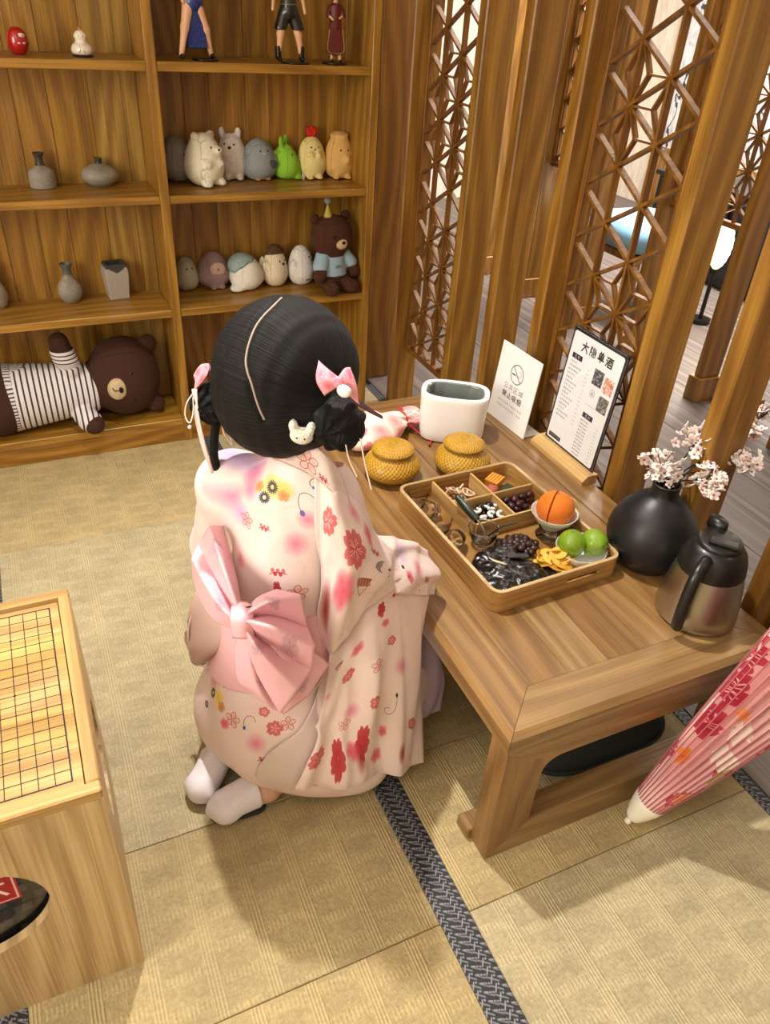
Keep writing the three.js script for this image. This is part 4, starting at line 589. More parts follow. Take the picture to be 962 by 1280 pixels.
  // glass bowl with spoon, dark green handled scoop
  { const p = at(-0.066, 0, 0.012), b = thing('glass_bowl', 'small clear glass bowl with a rolled rim in the tray', 'bowl', p); part(b, 'bowl', lathe([[0.0001, 0.002], [0.018, 0.0005], [0.02, 0.004], [0.034, 0.03], [0.037, 0.05], [0.0358, 0.0502], [0.0325, 0.03], [0.018, 0.008], [0.0001, 0.006]], 40), glass, 'clear glass'); part(b, 'rolled_rim', new THREE.TorusGeometry(0.0365, 0.0019, 8, 44).rotateX(Math.PI / 2).translate(0, 0.05, 0), glass);
    const s = thing('dark_spoon', 'dark spoon resting in the small glass bowl', 'spoon', p); part(s, 'spoon_bowl', ball(-0.006, 0.016, -0.002, 0.013, 0.004, 0.01), M.blackMatte); part(s, 'handle', tube([V(0.004, 0.018, 0.002), V(0.02, 0.037, 0.010), V(0.036, 0.0555, 0.018), V(0.068, 0.072, 0.034)], 0.0022, 20, 8), M.blackMatte);
    const c = thing('scoop', 'scoop with a thick dark green handle lying over the tray divider', 'scoop', at(-0.066, 0, -0.06)); part(c, 'handle', merge([tube([V(-0.012, 0.072, -0.035), V(-0.006, 0.064, 0), V(0.004, 0.05, 0.036)], 0.0092, 20, 14), ball(-0.012, 0.072, -0.035, 0.0092)]), std(0x12251a, 0.35, { clearcoat: 0.3 }), 'dark green rounded handle'); part(c, 'shaft', tube([V(0.004, 0.05, 0.036), V(0.008, 0.044, 0.05), V(0.012, 0.03, 0.066)], 0.0028, 12, 8), std(0x9a9a96, 0.25, { metalness: 1 })); }
  // heap of brown nuts, black bag, pale crescent
  const nut = ball(0, 0, 0, 0.0105, 0.0085, 0.0085, 12), nm = [std(0x2e1a18, 0.35, { clearcoat: 0.3 }), std(0x3d241f, 0.4), std(0x231414, 0.35)];
  for (let i = 0; i < 46; i++) { const a = i * 2.4, r = 0.0068 * Math.sqrt(i), lay = r < 0.03 ? 0.022 : 0.012; one('roasted_nut', 'dark brown roasted nut in the heap at the middle of the tray', 'nut', 'roasted nuts in the tray', nut, nm[i % 3], [-0.002 + Math.cos(a) * r * 1.25, lay - r * 0.12 + rr(0, 0.006), 0.062 + Math.sin(a) * r * 0.8], [rr(-0.5, 0.5), rr(0, 6), rr(-0.5, 0.5)]); }
  { const p = at(-0.078, 0, 0.150), b = thing('black_bag', 'crumpled glossy black bag in the corner of the tray', 'bag', p, 0.045); const f = (q) => { const n = perlin.noise(q[0] * 38, q[1] * 50, q[2] * 38) * 0.006 + perlin.noise(q[0] * 90, q[1] * 90, q[2] * 90) * 0.0025; let d = sEll(q, [-0.015, 0.014, 0], [0.085, 0.028, 0.075]); d = smin(d, sEll(q, [0.06, 0.010, 0.035], [0.062, 0.018, 0.042]), 0.02); d = smin(d, sEll(q, [0.0, 0.016, -0.06], [0.06, 0.024, 0.03]), 0.02); return smax(smax(d + n, 0.0006 - q[1], 0.004), Math.max(q[0] - 0.1, q[2] - 0.069, -q[0] - 0.086), 0.006); }; part(b, 'bag_body', boxUV(surfaceNet(f, [-0.1, -0.004, -0.1], [0.13, 0.06, 0.085], 0.004)), std(0x070708, 0.3, { clearcoat: 0.3 })); const fl = cbox(-0.026, 0.026, 0, 0.003, -0.008, 0.008, 0.0012); fl.rotateY(-0.35); fl.translate(0.03, 0.042, -0.022); part(b, 'fold_flap', fl, std(0x2a2527, 0.35)); }
  one('pale_crescent_scoop', 'pale curved slip of bamboo leaning on the black bag', 'utensil', null, (() => { const g = new THREE.TorusGeometry(0.062, 0.0045, 8, 22, 1.15); const q = g.attributes.position; for (let i = 0; i < q.count; i++) { const a = Math.atan2(q.getY(i), q.getX(i)), k = Math.sin(clamp(a / 1.15) * Math.PI * 0.85 + 0.25), r = Math.hypot(q.getX(i), q.getY(i)); const m = 0.062 + (r - 0.062) * k; q.setXYZ(i, Math.cos(a) * m, Math.sin(a) * m, q.getZ(i) * k * 0.5); } g.rotateX(-Math.PI / 2); g.rotateY(3.5); g.computeVertexNormals(); return g; })(), std(0xbfb08a, 0.5), [-0.055, 0.046, 0.088], [0.1, 0, 0]);
  // chips
  const chip = new THREE.CylinderGeometry(0.019, 0.019, 0.0018, 18, 1); { const q = chip.attributes.position; for (let i = 0; i < q.count; i++) q.setY(i, q.getY(i) + 0.005 * Math.sin(q.getX(i) * 130) * Math.cos(q.getZ(i) * 70)); chip.computeVertexNormals(); }
  const hm = [std(0xd9a838, 0.6), std(0xe2bb55, 0.6), std(0xc8922c, 0.6)];
  for (let i = 0; i < 26; i++) { const a = i * 2.4, r = 0.0072 * Math.sqrt(i + 0.5); one('banana_chip', 'yellow curled chip in the pile near the slot handle', 'chip', 'yellow chips in the tray', chip, hm[i % 3], [0.042 + Math.cos(a) * r, 0.046 - r * 0.85 + rr(0, 0.004), 0.158 + Math.sin(a) * r * 1.05], [rr(-0.7, 0.7), rr(0, 6), rr(-0.7, 0.7)]); }
  { const p = at(0.042, 0, 0.158), b = thing('chip_dish', 'low clear dish under the yellow chips', 'dish', p); part(b, 'dish', lathe([[0.0001, 0.0005], [0.03, 0.0005], [0.046, 0.014], [0.045, 0.0145], [0.029, 0.003], [0.0001, 0.003]], 32), glass); }
  // fruit bowls
  const cer = std(0xe9e8e4, 0.25, { clearcoat: 0.6 });
  const bowl = (name, label, x, z, y, r, tint) => { const p = at(x, y, z), b = thing(name, label, 'bowl', p, rnd() * 6, 'white fruit bowls'); const h = r * 0.72; part(b, 'bowl_body', lathe([[0.0001, 0.003], [r * 0.42, 0.003], [r * 0.44, 0], [r * 0.5, 0], [r * 0.52, 0.006], [r * 0.78, h * 0.45], [r * 0.96, h * 0.85], [r, h], [r * 0.965, h], [r * 0.9, h * 0.8], [r * 0.7, h * 0.42], [r * 0.4, 0.009], [0.0001, 0.008]], 56), cer, 'white glazed porcelain'); const patch = new THREE.SphereGeometry(1, 12, 8); return b; };
  const blush = (b, r, col, list) => { const h = r * 0.72, geos = []; for (const [a, w] of list) { const g = new THREE.BufferGeometry(), P = [], U = [], I = []; for (let i = 0; i <= 10; i++) for (let j = 0; j <= 6; j++) { const u = a + (i / 10 - 0.5) * w, s = 0.25 + 0.5 * j / 6, R = lerp(r * 0.6, r * 1.0, Math.pow(s, 0.8)) + 0.0004, e = Math.hypot(i / 5 - 1, j / 3 - 1); P.push(Math.cos(u) * R, 0.006 + (h - 0.006) * s, Math.sin(u) * R); } for (let i = 0; i < 10; i++) for (let j = 0; j < 6; j++) { if (Math.hypot((i + 0.5) / 5 - 1, (j + 0.5) / 3 - 1) > 0.95) continue; const k = i * 7 + j; I.push(k, k + 1, k + 7, k + 1, k + 8, k + 7); } g.setAttribute('position', new THREE.Float32BufferAttribute(P, 3)); g.setIndex(I); g.computeVertexNormals(); geos.push(g); } part(b, 'painted_motif', merge(geos), std(col, 0.3, { side: THREE.DoubleSide }), 'soft painted motif'); };
  const lb = bowl('fruit_bowl', 'white bowl with a pink motif holding two green limes', 0.113, 0.160, 0.0, 0.061); lb.rotation.y = 0; blush(lb, 0.061, 0xe0b7a6, [[1.9, 0.7], [3.6, 0.6]]);
  const ob = bowl('fruit_bowl', 'white bowl with a green motif holding a slit orange', 0.116, 0.045, 0.030, 0.058); ob.rotation.y = 0; blush(ob, 0.058, 0x8fc2a8, [[2.5, 0.8], [1.2, 0.5]]);
  { const b = thing('glass_foot_dish', 'clear glass foot carrying the bowl with the orange', 'dish', at(0.113, 0, 0.045)); part(b, 'glass_foot', lathe([[0.0001, 0], [0.034, 0], [0.035, 0.003], [0.02, 0.008], [0.014, 0.015], [0.022, 0.024], [0.03, 0.0295], [0.0001, 0.0295]], 36), new THREE.MeshPhysicalMaterial({ color: 0xffffff, transmission: 1, thickness: 0.02, roughness: 0.03, ior: 1.45 })); }
  const skinB = pixels(128, 128, (u, v) => { const k = 0.5 + tnoise(u, v, 40, 40, 2) * 0.5; return [k, k, k]; }, false); skinB.repeat.set(4, 3);
  { const o = thing('orange', 'bright orange with dark slits cut in its skin', 'orange', at(0.116, 0.036, 0.045)); const R = 0.0465, om = std(0xec7d14, 0.42, { bumpMap: skinB, bumpScale: 0.0012, clearcoat: 0.15 }), f = (q) => { let d = Math.hypot(q[0], (q[1] - R * 0.93) * 1.05, q[2]) - R; for (const k of [-0.12]) { const c = Math.cos(0.9), s = Math.sin(0.9), n = q[0] * c + q[2] * s - k * R; d = smax(d, -(Math.max(Math.abs(n) - 0.0014, R * 0.82 - Math.hypot(q[0], q[1] - R * 0.93, q[2]))), 0.0015); } return d; }; part(o, 'fruit', boxUV(surfaceNet(f, [-0.053, -0.006, -0.053], [0.053, 0.1, 0.053], 0.0018), 14), om, 'bright orange peel'); part(o, 'stem_scar', ball(0.0, R * 1.87, 0, 0.004, 0.0012, 0.004, 10), std(0x6a7a2c, 0.7)); const w = new THREE.TorusGeometry(R * 0.985, 0.0014, 6, 30, 1.2); w.rotateY(-0.62); w.translate(Math.cos(0.9) * 0.62 * R * 0.3, R * 0.93, Math.sin(0.9) * 0.62 * R * 0.5); part(o, 'pale_pith', w, std(0xf2c48a, 0.6), 'pale pith along a slit'); }
  [[0.086, 0.022, 0.152, 0.5], [0.141, 0.020, 0.168, -0.4]].forEach(([x, y, z, tilt], i) => { const l = thing('lime', ['green lime leaning upright against the orange bowl', 'green lime lying with its stem scar outwards in the white bowl'][i], 'lime', at(x, y, z), 0, 'limes in the white bowl'); const g = new THREE.SphereGeometry(1, 30, 22), q = g.attributes.position; for (let k = 0; k < q.count; k++) { const y2 = q.getY(k), r = 0.0325 * (1 - 0.06 * y2 * y2); q.setXYZ(k, q.getX(k) * r, y2 * 0.035 + Math.sign(y2) * 0.002 * smooth(0.9, 1, Math.abs(y2)), q.getZ(k) * r); } g.rotateX(i ? 1.15 : 0.1); g.rotateZ(i ? 0.3 : 0.15); g.translate(0, 0.035, 0); g.computeVertexNormals(); part(l, 'fruit', g, std(0x76981a, 0.3, { bumpMap: skinB, bumpScale: 0.0006, clearcoat: 0.5 })); const s = ball(0, 0.0365, 0, 0.0036, 0.0014, 0.0036, 10); s.rotateX(i ? 1.15 : 0.1); s.rotateZ(i ? 0.3 : 0.15); s.translate(0, 0.035, 0); part(l, 'stem_scar', s, std(0x54761c, 0.7)); });
}

// ---------------------------------------------------------------- things on the shelf
const eyeM = std(0x0a0808, 0.2);
function onShelf(px, py, k, back = 0) { const p = atY(px, py, SH[k]); return [p.x, SH[k], Math.max(SB + 0.01, Math.min(SF + 0.02, p.z)) - back]; }
// pottery
const clay = pixels(256, 256, (u, v) => { const k = 0.9 + tnoise(u, v, 60, 60, 2) * 0.1 + tnoise(u, v, 8, 3, 5) * 0.08; return [k, k, k]; });
const pot = (c, r = 0.6) => new THREE.MeshPhysicalMaterial({ color: c, map: clay, roughness: r });
const greyGlaze = pot(0xa8a094), darkNeck = pot(0x4a4640, 0.45), paleClay = pot(0xb6ab9c);
function potThing(label, pos, parts) { const t = thing('pottery_vase', label, 'vase', pos); parts.forEach(([n, pts, m, l]) => part(t, n, lathe(new THREE.SplineCurve(pts.map(([r, y]) => new THREE.Vector2(r, y))).getPoints(40).map((q) => [Math.max(0.0001, q.x), q.y]), 40), m, l)); return t; }
potThing('small grey bottle vase with a dark flared neck on the middle shelf', onShelf(55, 234, 2, 0.0), [['vase_body', [[0.0001, 0], [0.036, 0], [0.041, 0.01], [0.041, 0.04], [0.034, 0.054], [0.018, 0.064], [0.013, 0.07]], greyGlaze], ['neck', [[0.0165, 0.0645], [0.0125, 0.074], [0.0125, 0.09], [0.018, 0.102], [0.015, 0.102], [0.0105, 0.09], [0.0105, 0.07]], darkNeck, 'dark flared neck']]);
potThing('squat grey vase with a tiny dark neck on the middle shelf', onShelf(127, 231, 2, 0.0), [['vase_body', [[0.0001, 0], [0.03, 0], [0.05, 0.012], [0.060, 0.03], [0.052, 0.048], [0.03, 0.06], [0.012, 0.066]], greyGlaze], ['neck', [[0.0125, 0.0645], [0.0105, 0.072], [0.013, 0.082], [0.010, 0.082], [0.008, 0.07]], darkNeck, 'tiny dark neck']]);
potThing('grey bulb-shaped vase with a narrow neck on the lower shelf', onShelf(90, 377, 1, 0.0), [['vase_body', [[0.0001, 0], [0.02, 0], [0.036, 0.018], [0.041, 0.042], [0.033, 0.068], [0.019, 0.086], [0.015, 0.1]], greyGlaze], ['neck', [[0.0157, 0.098], [0.0145, 0.112], [0.0205, 0.132], [0.018, 0.132], [0.0125, 0.112], [0.0125, 0.095]], pot(0x6c6f6a, 0.45), 'greenish grey neck']]);
potThing('pale grey tall rounded vase near the far end of the lower shelf', onShelf(-4, 384, 1, 0.0), [['vase_body', [[0.0001, 0], [0.028, 0], [0.04, 0.02], [0.042, 0.05], [0.03, 0.085], [0.014, 0.11], [0.0125, 0.125]], paleClay], ['neck', [[0.013, 0.123], [0.012, 0.135], [0.018, 0.148], [0.015, 0.148], [0.01, 0.135], [0.01, 0.12]], darkNeck]]);
{ // square cut vase
  const t = thing('square_vase', 'pale square ceramic vase with a dark dripping mouth on the lower shelf', 'vase', onShelf(148, 371, 1, 0.0), 0.12);
  const f = (q) => { const y = q[1], w = 0.031 + 0.006 * smooth(0, 0.09, y) - 0.004 * smooth(0.09, 0.125, y), dx = Math.abs(q[0] - 0.06 * (0.05 - y) * 0.15) - w, dz = Math.abs(q[2]) - w * 0.8; let d = Math.hypot(Math.max(dx, 0), Math.max(dz, 0)) + Math.min(Math.max(dx, dz), 0) - 0.004; d = Math.max(d, -y, y - 0.125 - q[2] * 0.0); const ix = Math.abs(q[0]) - w + 0.007, iz = Math.abs(q[2]) - w * 0.8 + 0.006; return Math.max(d, -Math.max(ix, iz, 0.015 - y)); };
  const g = surfaceNet(f, [-0.05, -0.006, -0.045], [0.05, 0.13, 0.045], 0.003), col = [], q = g.attributes.position; for (let i = 0; i < q.count; i++) { const y = q.getY(i), x = q.getX(i), edge = 0.094 + 0.55 * Math.abs(x) + 0.006 * perlin.noise(x * 120, 2, q.getZ(i) * 90), k = y > edge ? [0.05, 0.048, 0.05] : [0.42, 0.38, 0.33]; col.push(...k); } g.setAttribute('color', new THREE.Float32BufferAttribute(col, 3)); part(t, 'vase_body', boxUV(g), new THREE.MeshPhysicalMaterial({ vertexColors: true, roughness: 0.5 }), 'pale ceramic with dark glaze running down from the mouth');
}
{ // red doll and gourd figure
  const t = thing('red_doll', 'small round red lacquer doll with a white face on the upper shelf', 'doll', onShelf(25, 68, 3, 0.0), 0.25);
  part(t, 'doll_body', lathe(new THREE.SplineCurve([[0.0001, 0], [0.017, 0.002], [0.027, 0.018], [0.029, 0.036], [0.024, 0.055], [0.013, 0.066], [0.0001, 0.069]].map(([a, b]) => new THREE.Vector2(a, b))).getPoints(30).map((q) => [Math.max(0.0001, q.x), q.y]), 36), std(0xb01a16, 0.25, { clearcoat: 0.8 }), 'glossy red body');
  part(t, 'face', ball(0.002, 0.046, 0.0155, 0.016, 0.012, 0.012), std(0xf2e6da, 0.4), 'white face'); for (const s of [-1, 1]) part(t, 'eye', ball(0.002 + s * 0.006, 0.048, 0.0265, 0.0016, 0.0018, 0.001, 8), eyeM); part(t, 'bow_mark', merge([ball(-0.004, 0.03, 0.0275, 0.006, 0.003, 0.002, 10), ball(0.007, 0.03, 0.0272, 0.006, 0.003, 0.002, 10)]), std(0xf0b8b8, 0.4));
  const g = thing('gourd_figure', 'small white porcelain gourd-shaped figure on the upper shelf', 'figurine', onShelf(104, 71, 3, 0.0), -0.1);
  part(g, 'base', lathe([[0.0001, 0], [0.03, 0], [0.03, 0.004], [0.0001, 0.004]], 30), std(0x3a1512, 0.4)); part(g, 'gourd_body', lathe(new THREE.SplineCurve([[0.0001, 0.004], [0.024, 0.006], [0.031, 0.016], [0.027, 0.029], [0.017, 0.037], [0.017, 0.045], [0.019, 0.052], [0.013, 0.063], [0.003, 0.068], [0.0001, 0.069]].map(([a, b]) => new THREE.Vector2(a, b))).getPoints(40).map((q) => [Math.max(0.0001, q.x), q.y]), 36), std(0xeee4d4, 0.3, { clearcoat: 0.6 }), 'white glazed gourd'); part(g, 'knob', ball(0, 0.072, 0, 0.004), std(0xc0853c, 0.3)); for (const s of [-1, 1]) part(g, 'eye', ball(s * 0.006, 0.053, 0.0183, 0.0015, 0.0015, 0.001, 8), eyeM); part(g, 'painted_sprig', merge([tube([V(-0.01, 0.012, 0.0302), V(-0.004, 0.02, 0.0298), V(-0.006, 0.028, 0.0265)], 0.001, 10, 5), tube([V(0.008, 0.012, 0.0302), V(0.004, 0.02, 0.0298), V(0.01, 0.026, 0.0262)], 0.001, 10, 5)]), std(0x6a5848, 0.5));
}
// soft toys: one continuous stuffed body, then face and trimmings
function softToy(label, pos, turn, o) {
  const t = thing('plush_toy', label, 'soft toy', pos, turn), [rx, ry, rz] = o.r;
  const f = (q) => { let d = sEll(q, [0, ry, 0], [rx, ry, rz]); d = smin(d, sEll(q, [0, ry * 0.62, 0], [rx * (o.fat ?? 1.02), ry * 0.6, rz * 1.02]), 0.03); for (const [x, y, z, a, b, c, k] of o.lumps || []) d = smin(d, sEll(q, [x, y, z], [a, b, c]), k ?? 0.012); return smax(d, 0.001 - q[1], 0.008); };
  const B = Math.max(rx, rz) * 1.75 + 0.02; part(t, 'body', boxUV(surfaceNet(f, [-B, -0.008, -B], [B, ry * 2 + 0.06, B], 0.0048), 1), plush(o.color), 'plush body');
  const fz = (x, y) => { let z = rz; for (let i = 0; i < 40; i++) { if (f([x, y, z]) < 0) break; z -= rz * 0.02; } return z; };
  if (o.eyes) for (const s of [-1, 1]) { const x = (o.eyes[2] || 0) + s * o.eyes[0], y = o.eyes[1]; part(t, 'eye', ball(x, y, fz(x, y), 0.0032, 0.0036, 0.0022, 10), eyeM); }
  for (const [n, x, y, a, b, c, col, l] of o.trim || []) part(t, n, boxUV(ball(x, y, fz(x, y) - c * 0.25, a, b, c, 16)), plush(col), l);
  (o.extra || (() => {}))(t, fz);
  return t;
}
const P2 = (px, py) => onShelf(px, py, 2), P3 = (px, py) => onShelf(px, py, 1);
softToy('dark grey round plush toy half hidden beside the shelf upright', P2(221, 224), 0.4, { r: [0.05, 0.072, 0.05], color: 0x97918c, eyes: [0.012, 0.09, 0.01] });
softToy('cream white plush bear with pink-lined ears at the front of the row', P2(257, 231), 0.5, { r: [0.062, 0.082, 0.058], fat: 1.06, color: 0xf7f2dc, lumps: [[-0.035, 0.155, 0, 0.014, 0.014, 0.01], [0.035, 0.155, 0, 0.014, 0.014, 0.01], [-0.03, 0.012, 0.045, 0.018, 0.014, 0.02], [0.03, 0.012, 0.045, 0.018, 0.014, 0.02], [0.02, 0.075, 0.055, 0.014, 0.012, 0.016], [-0.03, 0.075, 0.052, 0.014, 0.012, 0.014], [0.02, 0.115, 0.052, 0.016, 0.012, 0.012]], eyes: [0.02, 0.125, 0.012], trim: [['nose', 0.015, 0.117, 0.006, 0.0045, 0.01, 0x2a1c1a], ['ear_lining', 0.035, 0.156, 0.008, 0.008, 0.005, 0xe5a9a0, 'pink ear lining']] });
softToy('pale pinkish grey plush cat leaning behind the white bear', P2(289, 222), -0.2, { r: [0.05, 0.075, 0.046], color: 0xeae2de, lumps: [[-0.03, 0.152, 0, 0.011, 0.018, 0.008], [0.026, 0.152, 0, 0.011, 0.018, 0.008], [0.024, 0.01, 0.035, 0.014, 0.012, 0.018], [-0.02, 0.01, 0.035, 0.014, 0.012, 0.018], [0, 0.07, 0.046, 0.013, 0.01, 0.012]], eyes: [0.016, 0.118, -0.008], trim: [['nose', -0.008, 0.108, 0.006, 0.005, 0.008, 0x2a2020]] });
softToy('slate grey plush bird with orange feet', P2(324, 224), 0.1, { r: [0.058, 0.067, 0.052], color: 0x959da0, lumps: [[-0.055, 0.06, 0.012, 0.012, 0.028, 0.022], [0.055, 0.06, 0.012, 0.012, 0.028, 0.022]], eyes: [0.014, 0.1, 0.004], trim: [['beak', 0.004, 0.092, 0.008, 0.004, 0.009, 0xd9d4c6, 'pale beak'], ['foot', -0.016, 0.008, 0.012, 0.006, 0.012, 0xc9805e, 'orange foot'], ['foot', 0.02, 0.008, 0.012, 0.006, 0.012, 0xc9805e, 'orange foot'], ['wing_patch', 0.03, 0.058, 0.02, 0.014, 0.006, 0x4d5154, 'dark wing patch']] });
softToy('bright lime green plush dragon with a row of small spikes', P2(357, 223), 0.5, { r: [0.04, 0.058, 0.046], color: 0x92cc3a, lumps: [[-0.022, 0.122, 0.0, 0.008, 0.022, 0.008], [0.012, 0.128, -0.01, 0.008, 0.018, 0.008], [-0.038, 0.09, -0.01, 0.018, 0.008, 0.01], [-0.04, 0.06, -0.015, 0.02, 0.008, 0.01], [0.02, 0.01, 0.04, 0.014, 0.012, 0.02], [0.03, 0.03, 0.03, 0.014, 0.01, 0.016]], eyes: [0.013, 0.085, 0.006], extra: (t) => { const g = cbox(0.018, 0.036, 0.012, 0.032, 0.055, 0.057, 0.0005); g.rotateZ(-0.35); part(t, 'care_tag', g, M.white, 'white care tag'); } });
softToy('pale yellow plush toy with a red tuft on its head', P2(389, 222), 0.0, { r: [0.048, 0.07, 0.046], color: 0xf0e098, lumps: [[-0.018, 0.008, 0.04, 0.013, 0.01, 0.014], [0.018, 0.008, 0.04, 0.013, 0.01, 0.014], [-0.014, 0.085, 0.042, 0.008, 0.008, 0.01], [0.014, 0.085, 0.042, 0.008, 0.008, 0.01]], eyes: [0.013, 0.108], trim: [['mouth', 0, 0.102, 0.005, 0.003, 0.003, 0x9a6a28]], extra: (t) => { const f = (q) => { let d = 1; for (const [x, y] of [[-0.013, 0.158], [0, 0.163], [0.013, 0.158], [-0.007, 0.145], [0.008, 0.145]]) d = smin(d, sEll(q, [x, y, 0], [0.009, 0.013, 0.009]), 0.006); return d; }; part(t, 'tuft', boxUV(surfaceNet(f, [-0.03, 0.12, -0.015], [0.03, 0.185, 0.015], 0.003)), plush(0xc8281c), 'red tuft'); } });
softToy('orange-tan plush toy at the end of the row by the side panel', P2(423, 222), -0.1, { r: [0.052, 0.074, 0.048], fat: 1.0, color: 0xe0b46c, lumps: [[0.0, 0.145, 0, 0.036, 0.012, 0.03], [0.016, 0.07, 0.046, 0.014, 0.016, 0.014], [-0.02, 0.008, 0.04, 0.012, 0.01, 0.014], [0.026, 0.008, 0.04, 0.012, 0.01, 0.014]], eyes: [0.014, 0.1, 0.008] });
softToy('small sage grey plush toy tucked against the shelf upright', P3(234, 361), 0.2, { r: [0.04, 0.06, 0.042], color: 0xb6b49c, eyes: [0.01, 0.085] });
softToy('mauve grey plush owl with a pale face', P3(268, 358), 0.1, { r: [0.053, 0.066, 0.05], color: 0xa58d8d, lumps: [[-0.05, 0.055, 0.012, 0.012, 0.03, 0.02], [0.05, 0.055, 0.012, 0.012, 0.03, 0.02], [-0.016, 0.008, 0.042, 0.012, 0.009, 0.012], [0.016, 0.008, 0.042, 0.012, 0.009, 0.012]], eyes: [0.016, 0.086], trim: [['face_patch', 0, 0.08, 0.031, 0.026, 0.01, 0xd6b8ae, 'pale pink face'], ['beak', 0, 0.08, 0.004, 0.006, 0.016, 0x6b4a40]] });
softToy('white plush toy with a pale blue back and a stubby tail', P3(308, 360), 0.3, { r: [0.056, 0.062, 0.056], color: 0xf2efe2, lumps: [[0.055, 0.04, -0.01, 0.03, 0.032, 0.03, 0.03], [0.075, 0.085, 0, 0.012, 0.024, 0.01], [-0.05, 0.015, 0.02, 0.03, 0.016, 0.026]], extra: (t) => { const f = (q) => smax(sEll(q, [-0.012, 0.088, -0.004], [0.053, 0.044, 0.056]), -sEll(q, [0, 0.05, 0.03], [0.06, 0.06, 0.05]), 0.006); part(t, 'blue_hood', boxUV(surfaceNet(f, [-0.075, 0.03, -0.07], [0.055, 0.145, 0.065], 0.004)), plush(0x9fb4b2), 'pale blue hood'); } });
softToy('cream plush toy with a brown cap of fur', P3(344, 356), 0.2, { r: [0.042, 0.074, 0.042], fat: 1.05, color: 0xeddfc2, lumps: [[-0.044, 0.078, 0.008, 0.01, 0.02, 0.012]], eyes: [0.012, 0.1, 0.012], trim: [['beak', 0.014, 0.09, 0.006, 0.005, 0.011, 0x4d3a2e]], extra: (t) => { const f = (q) => smax(sEll(q, [0, 0.084, 0], [0.0465, 0.0715, 0.0465]), 0.118 - q[1] + q[2] * 0.25, 0.008); part(t, 'fur_cap', boxUV(surfaceNet(f, [-0.055, 0.085, -0.055], [0.055, 0.165, 0.055], 0.004)), plush(0x5c4028), 'brown fur cap'); } });
softToy('plain white egg-shaped plush toy beside the bear in the blue shirt', P3(376, 354), 0.6, { r: [0.046, 0.074, 0.046], color: 0xf0ebe6, lumps: [[-0.046, 0.07, 0, 0.012, 0.028, 0.014]], eyes: [0.012, 0.11, 0.01], trim: [['beak', 0.012, 0.098, 0.006, 0.004, 0.012, 0x3a2c28], ['belly_band', 0, 0.028, 0.03, 0.005, 0.008, 0x8f8880]] });
{ // sitting bear in a blue shirt
  const p = P3(413, 366), t = thing('plush_bear', 'sitting brown plush bear in a pale blue shirt and pointed hat', 'soft toy', [p[0] + 0.012, SH[1], -2.715], 0.25), br = plush(0x4a2814), f = (q) => { let d = sEll(q, [0, 0.205, 0], [0.083, 0.075, 0.07]); d = smin(d, sCap(q, [0, 0.06, 0], [0, 0.135, 0], 0.055, 0.045), 0.02); for (const s of [-1, 1]) { d = smin(d, sEll(q, [s * 0.068, 0.268, -0.01], [0.02, 0.02, 0.012]), 0.008); d = smin(d, sCap(q, [s * 0.045, 0.135, 0.01], [s * 0.08, 0.075, 0.04], 0.022, 0.024), 0.01); d = smin(d, sCap(q, [s * 0.03, 0.035, 0.02], [s * 0.045, 0.03, 0.072], 0.03, 0.027), 0.012); } return smax(d, 0.001 - q[1], 0.006); };
  part(t, 'body', boxUV(surfaceNet(f, [-0.13, -0.006, -0.09], [0.13, 0.3, 0.12], 0.005)), br, 'brown plush body');
  const shirt = (q) => { let d = sCap(q, [0, 0.075, 0], [0, 0.14, 0], 0.06, 0.047); for (const s of [-1, 1]) d = smin(d, sCap(q, [s * 0.045, 0.137, 0.01], [s * 0.068, 0.105, 0.026], 0.027, 0.028), 0.008); return Math.max(d, 0.068 - q[1], q[1] - 0.152); };
  part(t, 'shirt', boxUV(surfaceNet(shirt, [-0.12, 0.05, -0.08], [0.12, 0.165, 0.08], 0.004)), std(0x9fb9cc, 0.85), 'pale blue shirt');
  part(t, 'muzzle', boxUV(ball(0, 0.19, 0.066, 0.024, 0.019, 0.012)), plush(0xd9b98e), 'tan muzzle'); part(t, 'nose', ball(0, 0.197, 0.078, 0.008, 0.0055, 0.005, 12), eyeM); for (const s of [-1, 1]) part(t, 'eye', ball(s * 0.03, 0.217, 0.063, 0.0055, 0.006, 0.004, 10), eyeM);
  const h = new THREE.ConeGeometry(0.017, 0.05, 20); h.translate(0, 0.30, 0); h.rotateZ(0.06); part(t, 'party_hat', h, std(0xb9b052, 0.7), 'yellow pointed hat'); part(t, 'hat_pompom', boxUV(ball(-0.02, 0.331, 0, 0.013)), plush(0x9aa6ae), 'grey pompom'); part(t, 'shirt_print', merge([cbox(-0.018, 0.002, 0.1, 0.112, 0.0555, 0.057, 0.0005), cbox(0.006, 0.02, 0.1, 0.112, 0.0545, 0.056, 0.0005)]), std(0x7d93a8, 0.8));
}
